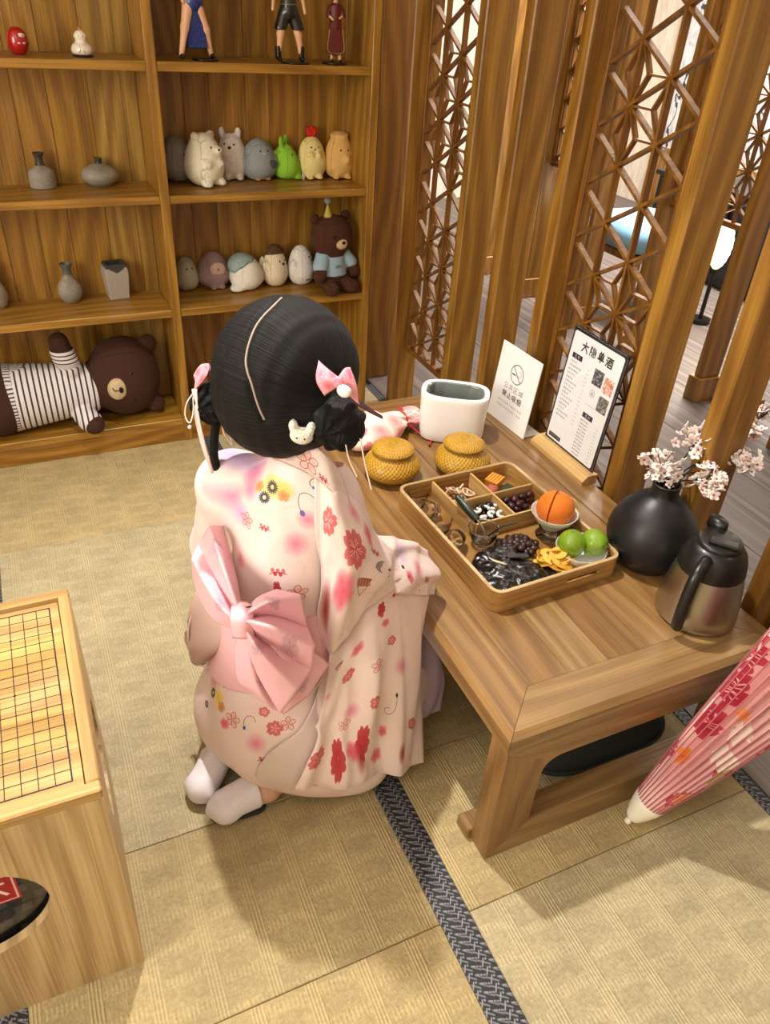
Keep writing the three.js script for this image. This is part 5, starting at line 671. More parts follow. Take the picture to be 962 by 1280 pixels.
{ // large bear lying on its side, head to the right
  const t = thing('large_plush_bear', 'large brown plush bear in a striped shirt lying on the bottom shelf', 'soft toy', [0.0, SH[0], -2.765]), br = plush(0x3f2113);
  const f = (q) => { let d = sEll(q, [0.255, 0.155, 0], [0.13, 0.15, 0.115]); d = smin(d, sCap(q, [0.12, 0.125, 0], [-0.17, 0.122, 0], 0.085, 0.118), 0.03); d = smin(d, sCap(q, [-0.20, 0.12, 0.01], [-0.46, 0.10, 0.02], 0.115, 0.085), 0.04); for (const [y, z] of [[0.272, 0.0], [0.045, 0.04]]) d = smin(d, sEll(q, [0.352, y, z], [0.034, 0.036, 0.02]), 0.01); d = smin(d, sCap(q, [0.07, 0.22, 0.03], [0.052, 0.325, 0.035], 0.036, 0.033), 0.015); d = smin(d, sCap(q, [0.09, 0.06, 0.085], [0.115, 0.042, 0.135], 0.034, 0.036), 0.012); return smax(d, 0.001 - q[1], 0.01); };
  part(t, 'body', boxUV(surfaceNet(f, [-0.56, -0.008, -0.125], [0.42, 0.38, 0.18], 0.0068)), br, 'brown plush body');
  const shirt = (q) => { let d = sCap(q, [0.12, 0.125, 0], [-0.17, 0.122, 0], 0.091, 0.124); d = smin(d, sCap(q, [0.07, 0.22, 0.03], [0.056, 0.292, 0.034], 0.042, 0.040), 0.012); d = smin(d, sCap(q, [0.09, 0.06, 0.085], [0.104, 0.05, 0.118], 0.040, 0.042), 0.01); return Math.max(smax(d, 0.0015 - q[1], 0.006), -0.125 - q[0], q[0] - 0.15, q[1] - 0.3); };
  const st = canvas(512, 64, (g) => { g.fillStyle = '#ded8da'; g.fillRect(0, 0, 512, 64); g.fillStyle = '#3c2f38'; for (let i = 0; i < 16; i++) g.fillRect(i * 32, 0, 10, 64); });
  const sg = surfaceNet(shirt, [-0.15, -0.006, -0.14], [0.18, 0.36, 0.2], 0.005), q = sg.attributes.position, u = new Float32Array(q.count * 2); for (let i = 0; i < q.count; i++) { const x = q.getX(i), y = q.getY(i), sl = smooth(0.235, 0.25, y), low = q.getZ(i) > 0.122 ? 1 : 0; u[2 * i] = lerp(x * 3.3, y * 4.2, sl); u[2 * i + 1] = q.getZ(i) * 4; } sg.setAttribute('uv', new THREE.BufferAttribute(u, 2));
  part(t, 'shirt', sg, new THREE.MeshPhysicalMaterial({ map: st, roughness: 0.9 }), 'white shirt with thin dark stripes');
  part(t, 'shirt_hem', boxUV(surfaceNet((p) => Math.max(smax(sCap(p, [0.12, 0.125, 0], [-0.17, 0.122, 0], 0.091, 0.125), 0.0015 - p[1], 0.005), -0.148 - p[0], p[0] + 0.122), [-0.16, -0.006, -0.14], [-0.11, 0.26, 0.14], 0.004)), (() => { const m = new THREE.MeshPhysicalMaterial({ roughness: 0.9, map: canvas(64, 512, (g) => { g.fillStyle = '#d8d2d4'; g.fillRect(0, 0, 64, 512); g.fillStyle = '#3c2f38'; for (let i = 0; i < 8; i++) g.fillRect(0, i * 64, 64, 24); }) }); m.map.repeat.set(1, 10); return m; })(), 'ribbed hem with cross stripes');
  part(t, 'muzzle', boxUV(ball(0.215, 0.155, 0.108, 0.034, 0.042, 0.014)), plush(0xcdb793), 'pale oval muzzle'); part(t, 'nose', ball(0.226, 0.155, 0.121, 0.008, 0.012, 0.005, 12), eyeM); for (const s of [-1, 1]) part(t, 'eye', ball(0.27, 0.155 + s * 0.05, 0.103, 0.008, 0.0075, 0.006, 12), eyeM); part(t, 'mouth', tube([V(0.216, 0.155, 0.1225), V(0.204, 0.155, 0.1215), V(0.198, 0.167, 0.119)], 0.0018, 12, 6), eyeM);
}
// small standing figures
function figure(label, pos, turn, o) {
  const t = thing('figurine', label, 'figurine', pos, turn, 'figures on the upper shelf'), H = o.h, s = H / 0.26, k = (p) => p.map((v) => v * s);
  const skin = std(0xe2b08c, 0.5), legs = o.legs, J = (a, b, ra, rb) => (q) => sCap(q, k(a), k(b), ra * s, rb * s);
  const fs = [J([0, 0.135, 0], [0, 0.19, 0], 0.019, 0.017), J([0, 0.19, 0], [0, 0.214, 0], 0.012, 0.006)];
  for (const L of legs) { fs.push(J([L[0] * 0.5 || 0.01, 0.13, 0], L[1], 0.0155, 0.0105), J(L[1], L[2], 0.0105, 0.0058)); }
  for (const A of o.arms) fs.push(J(A[0], A[1], 0.0065, 0.0052), J(A[1], A[2], 0.0052, 0.0045));
  const f = (q) => { let d = sEll(q, k([0, 0.232, 0]), [0.0155 * s, 0.019 * s, 0.0165 * s]); for (const g of fs) d = smin(d, g(q), 0.006 * s); return d; };
  part(t, 'body', boxUV(surfaceNet(f, [-0.09 * s, 0.004, -0.06 * s], [0.09 * s, 0.26 * s, 0.06 * s], 0.0028)), skin, 'painted skin');
  const hair = (q) => { let d = sEll(q, k([0, 0.236, -0.004]), [0.0185 * s, 0.0205 * s, 0.019 * s]); d = smax(d, -sEll(q, k([0, 0.226, 0.02]), [0.0135 * s, 0.018 * s, 0.014 * s]), 0.004); if (o.bun) d = smin(d, sEll(q, k([0, 0.258, -0.008]), [0.009 * s, 0.008 * s, 0.009 * s]), 0.004); if (o.long) d = smin(d, sCap(q, k([0, 0.235, -0.014]), k([0, 0.17, -0.024]), 0.013 * s, 0.008 * s), 0.006); return d; };
  part(t, 'hair', boxUV(surfaceNet(hair, [-0.035 * s, 0.15 * s, -0.05 * s], [0.035 * s, 0.275 * s, 0.03 * s], 0.0028)), std(o.hair, 0.4));
  for (const e of [-1, 1]) part(t, 'eye', ball(e * 0.006 * s, 0.233 * s, 0.0155 * s, 0.0017 * s, 0.0023 * s, 0.001 * s, 8), eyeM);
  o.dress(t, s, k);
  for (const L of legs) part(t, 'shoe', o.shoe(L[2].map((v) => v * s), s), std(0x101010, 0.3));
  part(t, 'stand_base', lathe([[0.0001, 0], [o.base * s, 0], [o.base * s, 0.004], [o.base * 0.96 * s, 0.0055], [0.0001, 0.0055]], 36).translate(...(o.off || [0, 0, 0])), std(0x151310, 0.3));
  return t;
}
const fabricSpeck = (bg, fg) => canvas(256, 256, (g) => { g.fillStyle = bg; g.fillRect(0, 0, 256, 256); let s = 5; const r = () => (s = (s * 16807) % 2147483647) / 2147483647; g.strokeStyle = fg; g.lineWidth = 3; for (let i = 0; i < 60; i++) { const x = r() * 256, y = r() * 256; g.beginPath(); g.moveTo(x, y); g.quadraticCurveTo(x + r() * 24 - 12, y + r() * 24 - 12, x + r() * 36 - 18, y + r() * 30 - 15); g.stroke(); } });
figure('figure of a woman in a long blue patterned dress', [0.60, SH[3], -2.72], 0.1, { h: 0.30, hair: 0x2a1c16, bun: 1, legs: [[-0.02, [-0.028, 0.075, 0.012], [-0.046, 0.012, 0.02]], [0.02, [0.03, 0.07, 0.004], [0.044, 0.012, -0.002]]], arms: [[[-0.021, 0.19, 0], [-0.034, 0.16, 0.0], [-0.028, 0.13, 0.012]], [[0.021, 0.19, 0], [0.04, 0.185, 0.01], [0.034, 0.215, 0.012]]], base: 0.034, off: [0.03, 0, 0], shoe: (p, s) => merge([ball(p[0], p[1] * 0.72 + 0.003, p[2] + 0.006 * s, 0.006 * s, 0.006 * s, 0.012 * s, 12)]), dress: (t, s, k) => { const m = new THREE.MeshPhysicalMaterial({ map: fabricSpeck('#1b2f74', '#5f86c4'), roughness: 0.4, clearcoat: 0.3 }), f = (q) => { let d = sCap(q, k([0, 0.13, 0]), k([0, 0.192, 0]), 0.0225 * s, 0.0195 * s); const w = (0.021 + 0.006 * smooth(0.13, 0.03, q[1] / s)) * s, a = Math.max(Math.abs(q[0] - 0.002 * s) - w, Math.abs(q[2]) - 0.013 * s, 0.028 * s - q[1], q[1] - 0.14 * s); return Math.max(smin(d, a, 0.006 * s), q[1] - 0.205 * s); }; part(t, 'dress', boxUV(surfaceNet(f, [-0.06 * s, 0.02 * s, -0.05 * s], [0.06 * s, 0.22 * s, 0.05 * s], 0.0028), 20), m, 'long blue patterned dress with side slits'); } });
figure('figure of a woman in black jacket, shorts and boots', [0.895, SH[3], -2.705], -0.05, { h: 0.275, hair: 0x3a2a1c, long: 1, legs: [[-0.022, [-0.027, 0.075, 0.006], [-0.034, 0.012, 0.004]], [0.022, [0.028, 0.075, 0.004], [0.038, 0.012, 0.002]]], arms: [[[-0.021, 0.19, 0], [-0.044, 0.165, 0], [-0.05, 0.135, 0.01]], [[0.021, 0.19, 0], [0.042, 0.165, 0], [0.048, 0.13, 0.008]]], base: 0.045, off: [0.02, 0, 0.0], shoe: (p, s) => merge([ball(p[0], p[1] * 0.7 + 0.004, p[2] + 0.008 * s, 0.008 * s, 0.007 * s, 0.014 * s, 12), (() => { const g = new THREE.CylinderGeometry(0.0095 * s, 0.0085 * s, 0.034 * s, 14); g.translate(p[0], p[1] + 0.016 * s, p[2]); return g; })()]), dress: (t, s, k) => { const m = std(0x15150f, 0.35, { clearcoat: 0.4 }), sh = (q) => { let d = sCap(q, k([0, 0.145, 0]), k([0, 0.132, 0]), 0.024 * s, 0.026 * s); for (const e of [-1, 1]) d = smin(d, sCap(q, k([e * 0.012, 0.13, 0]), k([e * 0.026, 0.09, 0.004]), 0.018 * s, 0.0185 * s), 0.005); return Math.max(d, 0.086 * s - q[1], q[1] - 0.152 * s); }; part(t, 'shorts', boxUV(surfaceNet(sh, [-0.06 * s, 0.08 * s, -0.05 * s], [0.06 * s, 0.16 * s, 0.05 * s], 0.0028)), m, 'black shorts'); const j = (q) => { let d = sCap(q, k([0, 0.15, 0]), k([0, 0.192, 0]), 0.0235 * s, 0.021 * s); for (const e of [-1, 1]) d = smin(d, sCap(q, k([e * 0.021, 0.19, 0]), k([e * 0.037, 0.172, 0]), 0.0095 * s, 0.0085 * s), 0.005); return Math.max(d, 0.148 * s - q[1], q[1] - 0.204 * s); }; part(t, 'jacket', boxUV(surfaceNet(j, [-0.06 * s, 0.14 * s, -0.05 * s], [0.06 * s, 0.22 * s, 0.05 * s], 0.0028)), std(0x2c2a20, 0.4), 'short dark jacket'); part(t, 'belt', new THREE.TorusGeometry(0.0255 * s, 0.002 * s, 6, 30).rotateX(Math.PI / 2).translate(0, 0.15 * s, 0), std(0x8a8470, 0.3, { metalness: 0.8 })); } });
figure('smaller figure of a woman in a long dark red robe', [1.055, SH[3], -2.715], -0.15, { h: 0.215, hair: 0x17110f, bun: 1, legs: [[-0.008, [-0.01, 0.075, 0.0], [-0.012, 0.012, 0.0]], [0.008, [0.014, 0.075, 0.0], [0.02, 0.012, 0.008]]], arms: [[[-0.021, 0.19, 0], [-0.03, 0.165, 0.008], [-0.014, 0.15, 0.022]], [[0.021, 0.19, 0], [0.028, 0.162, 0.008], [0.012, 0.155, 0.024]]], base: 0.05, shoe: (p, s) => ball(p[0], p[1] * 0.72 + 0.003, p[2] + 0.006 * s, 0.006 * s, 0.006 * s, 0.011 * s, 12), dress: (t, s, k) => { const m = new THREE.MeshPhysicalMaterial({ map: fabricSpeck('#5a1512', '#8c3b2c'), roughness: 0.5 }), f = (q) => { let d = sCap(q, k([0, 0.13, 0]), k([0, 0.19, 0]), 0.022 * s, 0.0205 * s); for (const e of [-1, 1]) d = smin(d, sCap(q, k([e * 0.02, 0.187, 0]), k([e * 0.028, 0.165, 0.006]), 0.011 * s, 0.011 * s), 0.005); const w = (0.021 + 0.010 * smooth(0.14, 0.04, q[1] / s)) * s, a = Math.max(Math.abs(q[0]) - w, Math.abs(q[2]) - 0.019 * s, 0.028 * s + 0.3 * Math.abs(q[0]) - q[1], q[1] - 0.14 * s); return Math.max(smin(d, a, 0.008 * s), q[1] - 0.204 * s); }; part(t, 'robe', boxUV(surfaceNet(f, [-0.06 * s, 0.02 * s, -0.05 * s], [0.06 * s, 0.22 * s, 0.05 * s], 0.0028), 20), m, 'long dark red robe'); const e = [V(-0.026, 0.12, 0.0205), V(-0.03, 0.045, 0.0205), V(0, 0.037, 0.0205), V(0.03, 0.045, 0.0205), V(0.026, 0.12, 0.0205)].map((v) => v.multiplyScalar(s)); part(t, 'gold_edge', tube(e, 0.0011 * s, 40, 6), std(0xc9a37a, 0.4, { metalness: 0.5 }), 'pale piping'); } });

// ---------------------------------------------------------------- paper umbrella leaning by the table end
{
  const tip = V(0.976, 0.006, -0.653), end = V(1.152, 0.42, -0.586), ax = end.clone().sub(tip).normalize(), t = thing('paper_umbrella', 'folded pink and red floral paper umbrella standing on its pale tip', 'umbrella', [tip.x, 0, tip.z]);
  const q = new THREE.Quaternion().setFromUnitVectors(V(0, 1, 0), ax), base = tip.clone().sub(t.position), place = (g) => { g.applyQuaternion(q); g.translate(base.x, base.y, base.z); return g; };
  part(t, 'tip_cap', place(lathe([[0.0001, 0], [0.007, 0.001], [0.0085, 0.008], [0.006, 0.012], [0.008, 0.016], [0.016, 0.022], [0.0205, 0.03], [0.02, 0.034], [0.025, 0.042], [0.033, 0.07], [0.036, 0.086], [0.032, 0.088], [0.0001, 0.088]], 36)), std(0xeae4d4, 0.5), 'pale wrapped tip');
  const tex = canvas(1024, 1024, (g, w, h) => {                       // v: from tip (0) to open end (1); u: around
    g.fillStyle = '#dba5a4'; g.fillRect(0, 0, w, h); let s = 77; const r = () => (s = (s * 16807) % 2147483647) / 2147483647;
    for (let i = 0; i < 26; i++) blotch(g, r() * w, r() * h, 60 + r() * 90, 'rgba(236,205,196,0.9)');
    for (let i = 0; i < 30; i++) petal(g, r() * w, r() * h * 0.9, 40 + r() * 60, '#a51e33', '#c2415a', r() * 6, true);
    for (let i = 0; i < 12; i++) petal(g, r() * w, r() * h, 24 + r() * 30, '#e8d3c8', '#f3e6de', r() * 6, false);
    for (let i = 0; i < 9; i++) petal(g, r() * w, r() * h, 22 + r() * 26, '#d9772e', '#e5a253', r() * 6, false);
    g.strokeStyle = '#9aa244'; g.lineWidth = 14; for (let i = 0; i < 6; i++) { const x = r() * w, y = r() * h; g.beginPath(); g.moveTo(x, y); g.lineTo(x + 40 * (r() - 0.5), y + 130); g.stroke(); }
  });
  const paper = new THREE.MeshPhysicalMaterial({ map: tex, roughness: 0.6, side: THREE.DoubleSide });
  const N = 28, L0 = 0.083, L1 = 0.66, ringR = (s) => 0.032 + 0.064 * Math.pow(s, 0.82);
  for (let k = 0; k < N; k++) {                                        // each pleat a folded strip between two ribs
    const P = [], U = [], I = [], n = 14;
    for (let i = 0; i <= n; i++) { const s = i / n, y = lerp(L0, L1, s), R = ringR(s), dep = 0.30 * smooth(0, 0.3, s) + 0.06; for (let j = 0; j <= 4; j++) { const a = (k + j / 4) / N * Math.PI * 2, rr_ = R * (1 - dep * (1 - Math.abs(j / 2 - 1))) + (j === 0 || j === 4 ? 0.0 : 0); P.push(Math.cos(a) * rr_, y, Math.sin(a) * rr_); U.push((k + j / 4) / N, s); } }
    for (let i = 0; i < n; i++) for (let j = 0; j < 4; j++) { const a = i * 5 + j; I.push(a, a + 5, a + 1, a + 1, a + 5, a + 6); }
    const g = new THREE.BufferGeometry(); g.setAttribute('position', new THREE.Float32BufferAttribute(P, 3)); g.setAttribute('uv', new THREE.Float32BufferAttribute(U, 2)); g.setIndex(I); g.computeVertexNormals(); part(t, 'pleat', place(g), paper);
    const a = k / N * Math.PI * 2, pts = [0, 0.25, 0.5, 0.75, 1].map((s) => V(Math.cos(a) * (ringR(s) + 0.0012), lerp(L0, L1 + 0.008, s), Math.sin(a) * (ringR(s) + 0.0012))); part(t, 'rib', place(tube(pts, 0.0013, 10, 5)), std(0xa8626a, 0.5), 'thin bamboo rib');
  }
  part(t, 'shaft', place(cyl(0, 0.06, 0, 0.008, 0.008, 0.94, 14)), M.boardLight, 'wooden shaft'); part(t, 'handle_end', place(cyl(0, 0.99, 0, 0.011, 0.011, 0.05, 14)), M.blackMatte);
}
{ // dark cushion under the table
  const t = thing('floor_cushion', 'flat dark floor cushion in the shade under the low table', 'cushion', [1.02, 0, -1.0]);
  const g = new THREE.SphereGeometry(1, 36, 18), p = g.attributes.position, e = (v) => Math.sign(v) * Math.pow(Math.abs(v), 0.5); for (let i = 0; i < p.count; i++) p.setXYZ(i, e(p.getX(i)) * 0.21, 0.062 + p.getY(i) * 0.06, e(p.getZ(i)) * 0.23); g.computeVertexNormals(); part(t, 'cushion_pad', boxUV(g), std(0x1d2120, 0.9)); part(t, 'piping', tube(Array.from({ length: 28 }, (_, i) => { const a = i / 28 * Math.PI * 2; return V(e(Math.cos(a)) * 0.211, 0.062, e(Math.sin(a)) * 0.231); }), 0.004, 80, 6, true), std(0x2a2f2d, 0.9));
}

// ---------------------------------------------------------------- kneeling person in a pink kimono
{
  const A = 0.925, P0 = V(0.29, 0, -1.08), g0 = thing('person', 'person in a pink floral kimono kneeling at the low table, black hair in two buns', 'person', [P0.x, P0.y, P0.z], -A);
  const inv = g0.matrixWorld.clone().invert(), EL = EYE.clone().applyMatrix4(inv);
  const dirL = (px, py) => dir(px, py).transformDirection(inv).multiplyScalar(dir(px, py).length());
  const L = (px, py, d) => EL.clone().addScaledVector(dirL(px, py), d);     // point of the photograph at a depth, in the person's own axes
  const hit = (f, px, py, d0 = 0.9, d1 = 2.2) => { const v = dirL(px, py), n = v.length(); let d = d0; for (let i = 0; i < 300; i++) { const p = EL.clone().addScaledVector(v, d), s = f([p.x, p.y, p.z]); if (s < 0.0004) return p; d += Math.max(s, 0.0006) * 0.7 / n; if (d > d1) return null; } return null; };
  const grad = (f, p) => { const e = 0.003, a = [p.x, p.y, p.z]; return V(...[0, 1, 2].map((i) => { const b = a.slice(), c = a.slice(); b[i] += e; c[i] -= e; return f(b) - f(c); })).normalize(); };

  // --- joints
  const SL = [-0.10, 0.715, -0.055], SR = [0.088, 0.735, -0.08], NB = [0.045, 0.775, -0.075], HC = [0.012, 0.955, -0.085];
  const ELb = [-0.19, 0.50, -0.12], WL = [-0.10, 0.455, -0.30], ER = [0.15, 0.555, -0.13], WR = [0.182, 0.468, -0.245];
  const KL = [-0.10, 0.075, -0.36], KR = [0.12, 0.075, -0.36], AL = [-0.10, 0.05, 0.045], AR = [0.038, 0.05, 0.068], TL = [-0.088, 0.03, 0.128], TR = [-0.02, 0.03, 0.143];

  // --- body: one continuous surface
  const bodyF = (q) => {
    let d = sEll(q, [HC[0], HC[1] - 0.005, HC[2] - 0.012], [0.072, 0.104, 0.088]);
    d = smin(d, sEll(q, [HC[0] + 0.012, HC[1] - 0.065, HC[2] - 0.05], [0.05, 0.05, 0.05]), 0.04);
    d = smin(d, sEll(q, [HC[0] + 0.018, HC[1] - 0.03, HC[2] - 0.104], [0.009, 0.014, 0.012]), 0.012);
    d = smin(d, sCap(q, [HC[0] + 0.01, HC[1] - 0.07, HC[2] + 0.01], NB, 0.046, 0.05), 0.03);
    d = smin(d, sCap(q, SL, SR, 0.045, 0.045), 0.05);
    d = smin(d, sCap(q, [0.035, 0.70, -0.065], [0.005, 0.30, -0.035], 0.08, 0.09), 0.06);
    d = smin(d, sEll(q, [0, 0.19, -0.04], [0.15, 0.10, 0.12]), 0.05);
    for (const [s, e, w] of [[SL, ELb, WL], [SR, ER, WR]]) d = smin(smin(d, sCap(q, s, e, 0.042, 0.034), 0.03), sCap(q, e, w, 0.034, 0.023), 0.02);
    for (const [k, a, t, x] of [[KL, AL, TL, -0.08], [KR, AR, TR, 0.08]]) { d = smin(d, sCap(q, [x, 0.17, -0.05], k, 0.078, 0.055), 0.03); d = smin(d, sCap(q, k, a, 0.05, 0.033), 0.02); d = smin(d, sCap(q, a, t, 0.033, 0.022), 0.015); }
    for (const [w, sx] of [[WL, 1], [WR, -1]]) {                         // palms and five unequal bent fingers
      const f = [w[0] + 0.012 * sx, w[1] - 0.006, w[2] - 0.045]; d = smin(d, sCap(q, w, f, 0.022, 0.024), 0.012);
      for (let i = 0; i < 4; i++) { const o = (i - 1.5) * 0.0165, l = [0.052, 0.06, 0.056, 0.044][i], a = [f[0] + o, f[1], f[2] - 0.015], b = [f[0] + o * 1.1, f[1] - 0.004, f[2] - 0.018 - l * 0.6], c = [b[0], b[1] - 0.016, b[2] - l * 0.38]; d = smin(smin(d, sCap(q, a, b, 0.0085, 0.008), 0.004), sCap(q, b, c, 0.008, 0.0068), 0.003); }
      const a = [f[0] + 0.022 * sx, f[1] + 0.002, f[2] + 0.012], b = [f[0] + 0.042 * sx, f[1] - 0.004, f[2] - 0.018], c = [f[0] + 0.044 * sx, f[1] - 0.010, f[2] - 0.042]; d = smin(smin(d, sCap(q, a, b, 0.0105, 0.009), 0.006), sCap(q, b, c, 0.009, 0.0075), 0.003);
    }
    for (const s of [-1, 1]) d = smin(d, sEll(q, [HC[0] + s * 0.073, HC[1] - 0.02, HC[2] - 0.005], [0.008, 0.026, 0.015]), 0.006);
    return d;
  };
  part(g0, 'body', boxUV(surfaceNet(bodyF, [-0.28, 0.0, -0.46], [0.36, 1.08, 0.24], 0.0052)), std(0xd8ab92, 0.55), 'skin of neck and lower legs');
  { const e = std(0x1c1412, 0.2); for (const s of [-1, 1]) part(g0, 'eye', ball(HC[0] + 0.014 + s * 0.03, HC[1] - 0.005, HC[2] - 0.094, 0.009, 0.004, 0.004, 12), e); part(g0, 'mouth', ball(HC[0] + 0.018, HC[1] - 0.062, HC[2] - 0.098, 0.017, 0.0045, 0.006, 12), std(0xb55a58, 0.4)); }

  // --- socks
  const sockM = std(0xe6e1ea, 0.8);
  for (const [a, t] of [[AL, TL], [AR, TR]]) {
    const dx = (t[0] - a[0]), f = (q) => { let d = sCap(q, [a[0] + dx * 0.15, a[1] + 0.004, a[2] + 0.02], [t[0], t[1] + 0.002, t[2]], 0.038, 0.033); d = smin(d, sEll(q, [t[0] + 0.006, t[1] + 0.004, t[2] + 0.012], [0.038, 0.026, 0.022]), 0.02); d += 0.0015 * Math.sin(q[0] * 130 + q[2] * 60); const ux = (t[0] - a[0]), uz = (t[2] - a[2]), k = ((q[0] - a[0]) * ux + (q[2] - a[2]) * uz) / Math.hypot(ux, uz) - 0.022; return smax(Math.max(d, -k + 0.004 * Math.sin(q[0] * 80)), 0.0015 - q[1], 0.008); };
    part(g0, 'sock', boxUV(surfaceNet(f, [a[0] - 0.08, -0.004, a[2] - 0.04], [a[0] + 0.1, 0.11, t[2] + 0.06], 0.0042)), sockM, 'white ankle sock');
    const so = (q) => Math.max(sCap(q, [a[0] + dx * 0.15, a[1] - 0.008, a[2] + 0.03], [t[0], t[1] - 0.008, t[2] + 0.004], 0.039, 0.031), q[1] - 0.016, 0.0008 - q[1]); part(g0, 'sock_sole', boxUV(surfaceNet(so, [a[0] - 0.08, -0.004, a[2] - 0.04], [a[0] + 0.1, 0.03, t[2] + 0.06], 0.0042)), std(0x2a2730, 0.8), 'dark sock underside');
  }

  // --- kimono body
  const crease = (x) => { const f = x - Math.floor(x); return f < 0.72 ? smooth(0, 0.72, f) - 0.5 : 0.5 - smooth(0.72, 1, f); };   // long rise, short fall: a lapped fold
  const kimF = (q) => {
    const y = q[1];
    let d = sEll(q, [0.0, 0.165, -0.045], [0.195, 0.155, 0.165]);
    d = smin(d, sCap(q, [-0.09, 0.12, -0.06], [-0.11, 0.09, -0.35], 0.11, 0.085), 0.05); d = smin(d, sCap(q, [0.10, 0.12, -0.06], [0.15, 0.09, -0.34], 0.115, 0.09), 0.05);
    d = smin(d, sEll(q, [0.09, 0.065, -0.085], [0.16, 0.08, 0.105]), 0.05);
    d = smin(d, sCap(q, [0.0, 0.27, -0.04], [0.028, 0.63, -0.065], 0.122, 0.112), 0.07);
    d = smin(d, sCap(q, SL, SR, 0.056, 0.058), 0.07);
    d = smin(d, sCap(q, [0.02, 0.74, -0.06], [0.052, 0.795, -0.075], 0.075, 0.062), 0.04);
    d = smin(d, sCap(q, SL, ELb, 0.062, 0.066), 0.04); d = smin(d, sCap(q, ELb, WL, 0.062, 0.055), 0.03);
    d = smin(d, sCap(q, SR, ER, 0.056, 0.046), 0.04); d = smin(d, sCap(q, ER, WR, 0.046, 0.038), 0.02);
    // neck opening
    d = smax(d, -sCap(q, [0.05, 0.80, -0.085], [0.055, 0.90, -0.10], 0.056, 0.075), 0.008);
    // drawn folds of the cloth: across the back from the right shoulder, and down the skirt
    const back = smooth(-0.06, 0.04, q[2]), t = q[0] * 0.75 + y * 0.66;
    d += back * smooth(0.40, 0.5, y) * smooth(0.8, 0.7, y) * (0.010 * crease(t * 4.6 + 0.25 * Math.sin(y * 9)) * smooth(-0.08, 0.08, q[0]) + 0.008 * crease((q[0] * 0.8 - y * 0.75) * 4.2) + 0.004 * perlin.noise(q[0] * 10, y * 10, 3));
    d += smooth(0.34, 0.2, y) * (0.0055 * crease(q[0] * 5.2 + y * 3.0 + 0.5 * Math.sin(q[2] * 9)) + 0.004 * crease(q[2] * 6 + q[0] * 3 + y * 2.4) + 0.005 * perlin.noise(q[0] * 9, y * 7, q[2] * 9));
    return smax(d * 0.85, 0.0016 - y, 0.012);
  };
  const CX = 0.015, CZ = -0.05, TW = 2048, TH = 1440, HM = 0.9;
  const kg = surfaceNet(kimF, [-0.30, -0.006, -0.48], [0.37, 0.89, 0.16], 0.0058);
  { const q = kg.attributes.position, u = new Float32Array(q.count * 2); for (let i = 0; i < q.count; i++) { u[2 * i] = 0.5 + Math.atan2(q.getX(i) - CX, q.getZ(i) - CZ) / (Math.PI * 2); u[2 * i + 1] = q.getY(i) / HM; } kg.setAttribute('uv', new THREE.BufferAttribute(u, 2)); }
  const BASE = '#efd9d6';
  const dot = (g, x, y, rx, ry, c) => { g.fillStyle = c; g.beginPath(); g.ellipse(x, y, rx, ry, 0, 0, 7); g.fill(); };
